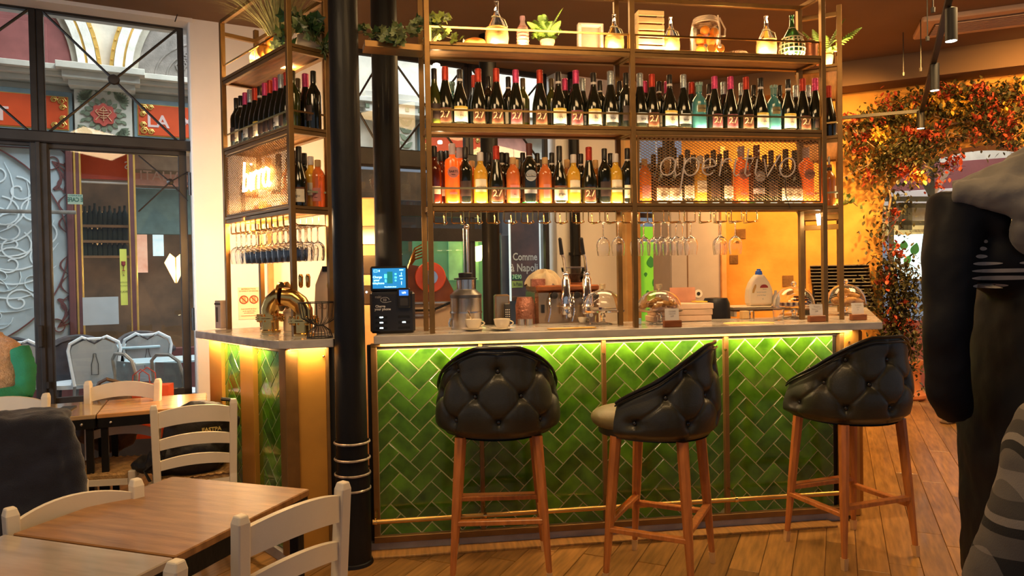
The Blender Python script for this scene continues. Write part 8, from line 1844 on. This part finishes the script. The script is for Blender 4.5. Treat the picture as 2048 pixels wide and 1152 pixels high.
# switch box on arch edge
t = thing('wall_switch', 'white wall unit on the arch reveal among the vine leaves', 'switch', AO, AR); a = ax(1772, 548, -.03); mb = MB(); mb.box((a[0] + .02, -.03, a[1]), (.055, .04, .17), b=.006); part('switch_plate', mb, PAPER, t)
# track lights
TRK = mat('matt_black_track', (.012, .011, .010), .5, var=.1)
tk = thing('track_light', 'black ceiling track running away overhead with three cylinder spots', 'track light')
def tp(px_, py_, Y): return py(px_, py_, Y)
a = tp(1899, -6, 2.6); b = tp(1868, 125, 3.5); c = tp(1838, 222, 4.5)
zt = 3.02
a = pz(1900, -10, zt) if 0 else py(1900, -10, 3.95); c = py(1843, 222, 6.55)
zt = a.z
def onl(py_):
    t_ = None; best = None
    for k in range(201):
        q = a.lerp(c, k / 200); e = abs(proj(q)[1] - py_)
        if best is None or e < best: best = e; t_ = q
    return t_
mb = MB(); mb.bar(a, c, .034, .034); part('track', mb, TRK, tk)
mb = MB(); l0 = py(1680, 236, 6.9); mb.bar(c, l0, .03, .03); part('track', mb, TRK, tk)
for (ty, top, bot, px_, lamp) in ((8, 18, 82, 1902, 1), (125, 128, 181, 1869, 1), (222, 222, 257, 1841, 1)):
    q = onl(ty); Y = q.y; h = (bot - top) * Y / 1400 ; pt_ = py(px_, top, Y); r = 11 * Y / 1400 if ty < 50 else (8.5 * Y / 1400 if ty < 150 else 7 * Y / 1400)
    mb = MB(); mb.lathe([(r, -h), (r, 0), (r * .3, .01), (.001, .011)], 20, c=pt_, cap=False); mb.tube([pt_, Vector((q.x, q.y, pt_.z + .05))], .008, 6); part('spot_cylinder', mb, TRK, tk)
    mb = MB(); mb.lathe([(.001, -h + .006), (r * .9, -h + .002)], 20, c=pt_, cap=False); part('spot_lens', mb, SPOTM, tk)
    spot('track_spot', pt_ - Vector((0, 0, h + .02)), pt_ + Vector((-.4, .5, -2.8)), 45, 70, 'warm', .7, .03)
for (x, y, Y) in ((1866, 25, 4.4), (1855, 82, 5.0), (1842, 143, 5.8), (1807, 152, 6.1)):
    q = py(x, y, Y); mb = MB(); mb.tube([(q.x, q.y, 3.45), q], .004, 5); mb.lathe([(.012, 0), (.014, .03), (.001, .035)], 8, c=q); part('suspension_wire', mb, TRK, tk)
# ceiling cassette air conditioner
A1, A2, A3, A4 = pz(1862, 25, 3.42), pz(2048, 0, 3.42), pz(2120, 30, 3.42), pz(1850, 68, 3.42)
acc = thing('air_conditioner', 'ceiling cassette air conditioner with louvres above the arch', 'air conditioner', pz(1960, 42, 3.43), frame(pz(1862, 30, 3.42), pz(2048, 5, 3.42)))
ACM = mat('warm_white_plastic', (.62, .42, .28), .5, var=.05)
mb = MB(); mb.box((.05, 0, .005), (1.0, .50, .05), b=.02); part('casing', mb, ACM, acc)
mb = MB(); mb.box((.0, 0, -.022), (.70, .30, .012), b=.004); part('grille_recess', mb, mat('grille_shadow', (.10, .05, .03), .6), acc)
for k in range(7): mb = MB(); mb.box((.0, -.13 + k * .043, -.030), (.68, .014, .012), b=.002); part('louvre', mb, ACM, acc)
mb = MB(); mb.box((.44, 0, -.025), (.08, .38, .02), b=.01); part('air_flap', mb, ACM, acc)
mb = MB(); mb.bar(py(1850, 66, 5.2), py(1862, 30, 4.7), .03); mb.bar(py(1862, 28, 4.7), py(2060, -2, 4.2), .03); part('black_track_edge', mb, TRK, acc)
# cable on the plaster wall top
cbl = MB(); pts = []
for k in range(26):
    a_ = k * .6; q = gx(372 + 22 * cos(a_) + (k * .3), -2 + 13 * sin(a_), -.24); pts.append((q[0], -.22 - .002 * k, q[1]))
cbl.tube(pts, .005, 5); q = gx(350, 42, -.24); cbl.tube([pts[-1], (q[0], -.22, q[1])], .004, 5)
tag(part('cable_coil', cbl, BLACKP, None, GO, (0, 0, GR)), 'loose coil of black cable hanging high on the plaster wall beside the window', 'cable')
print('objects', len(bpy.data.objects))
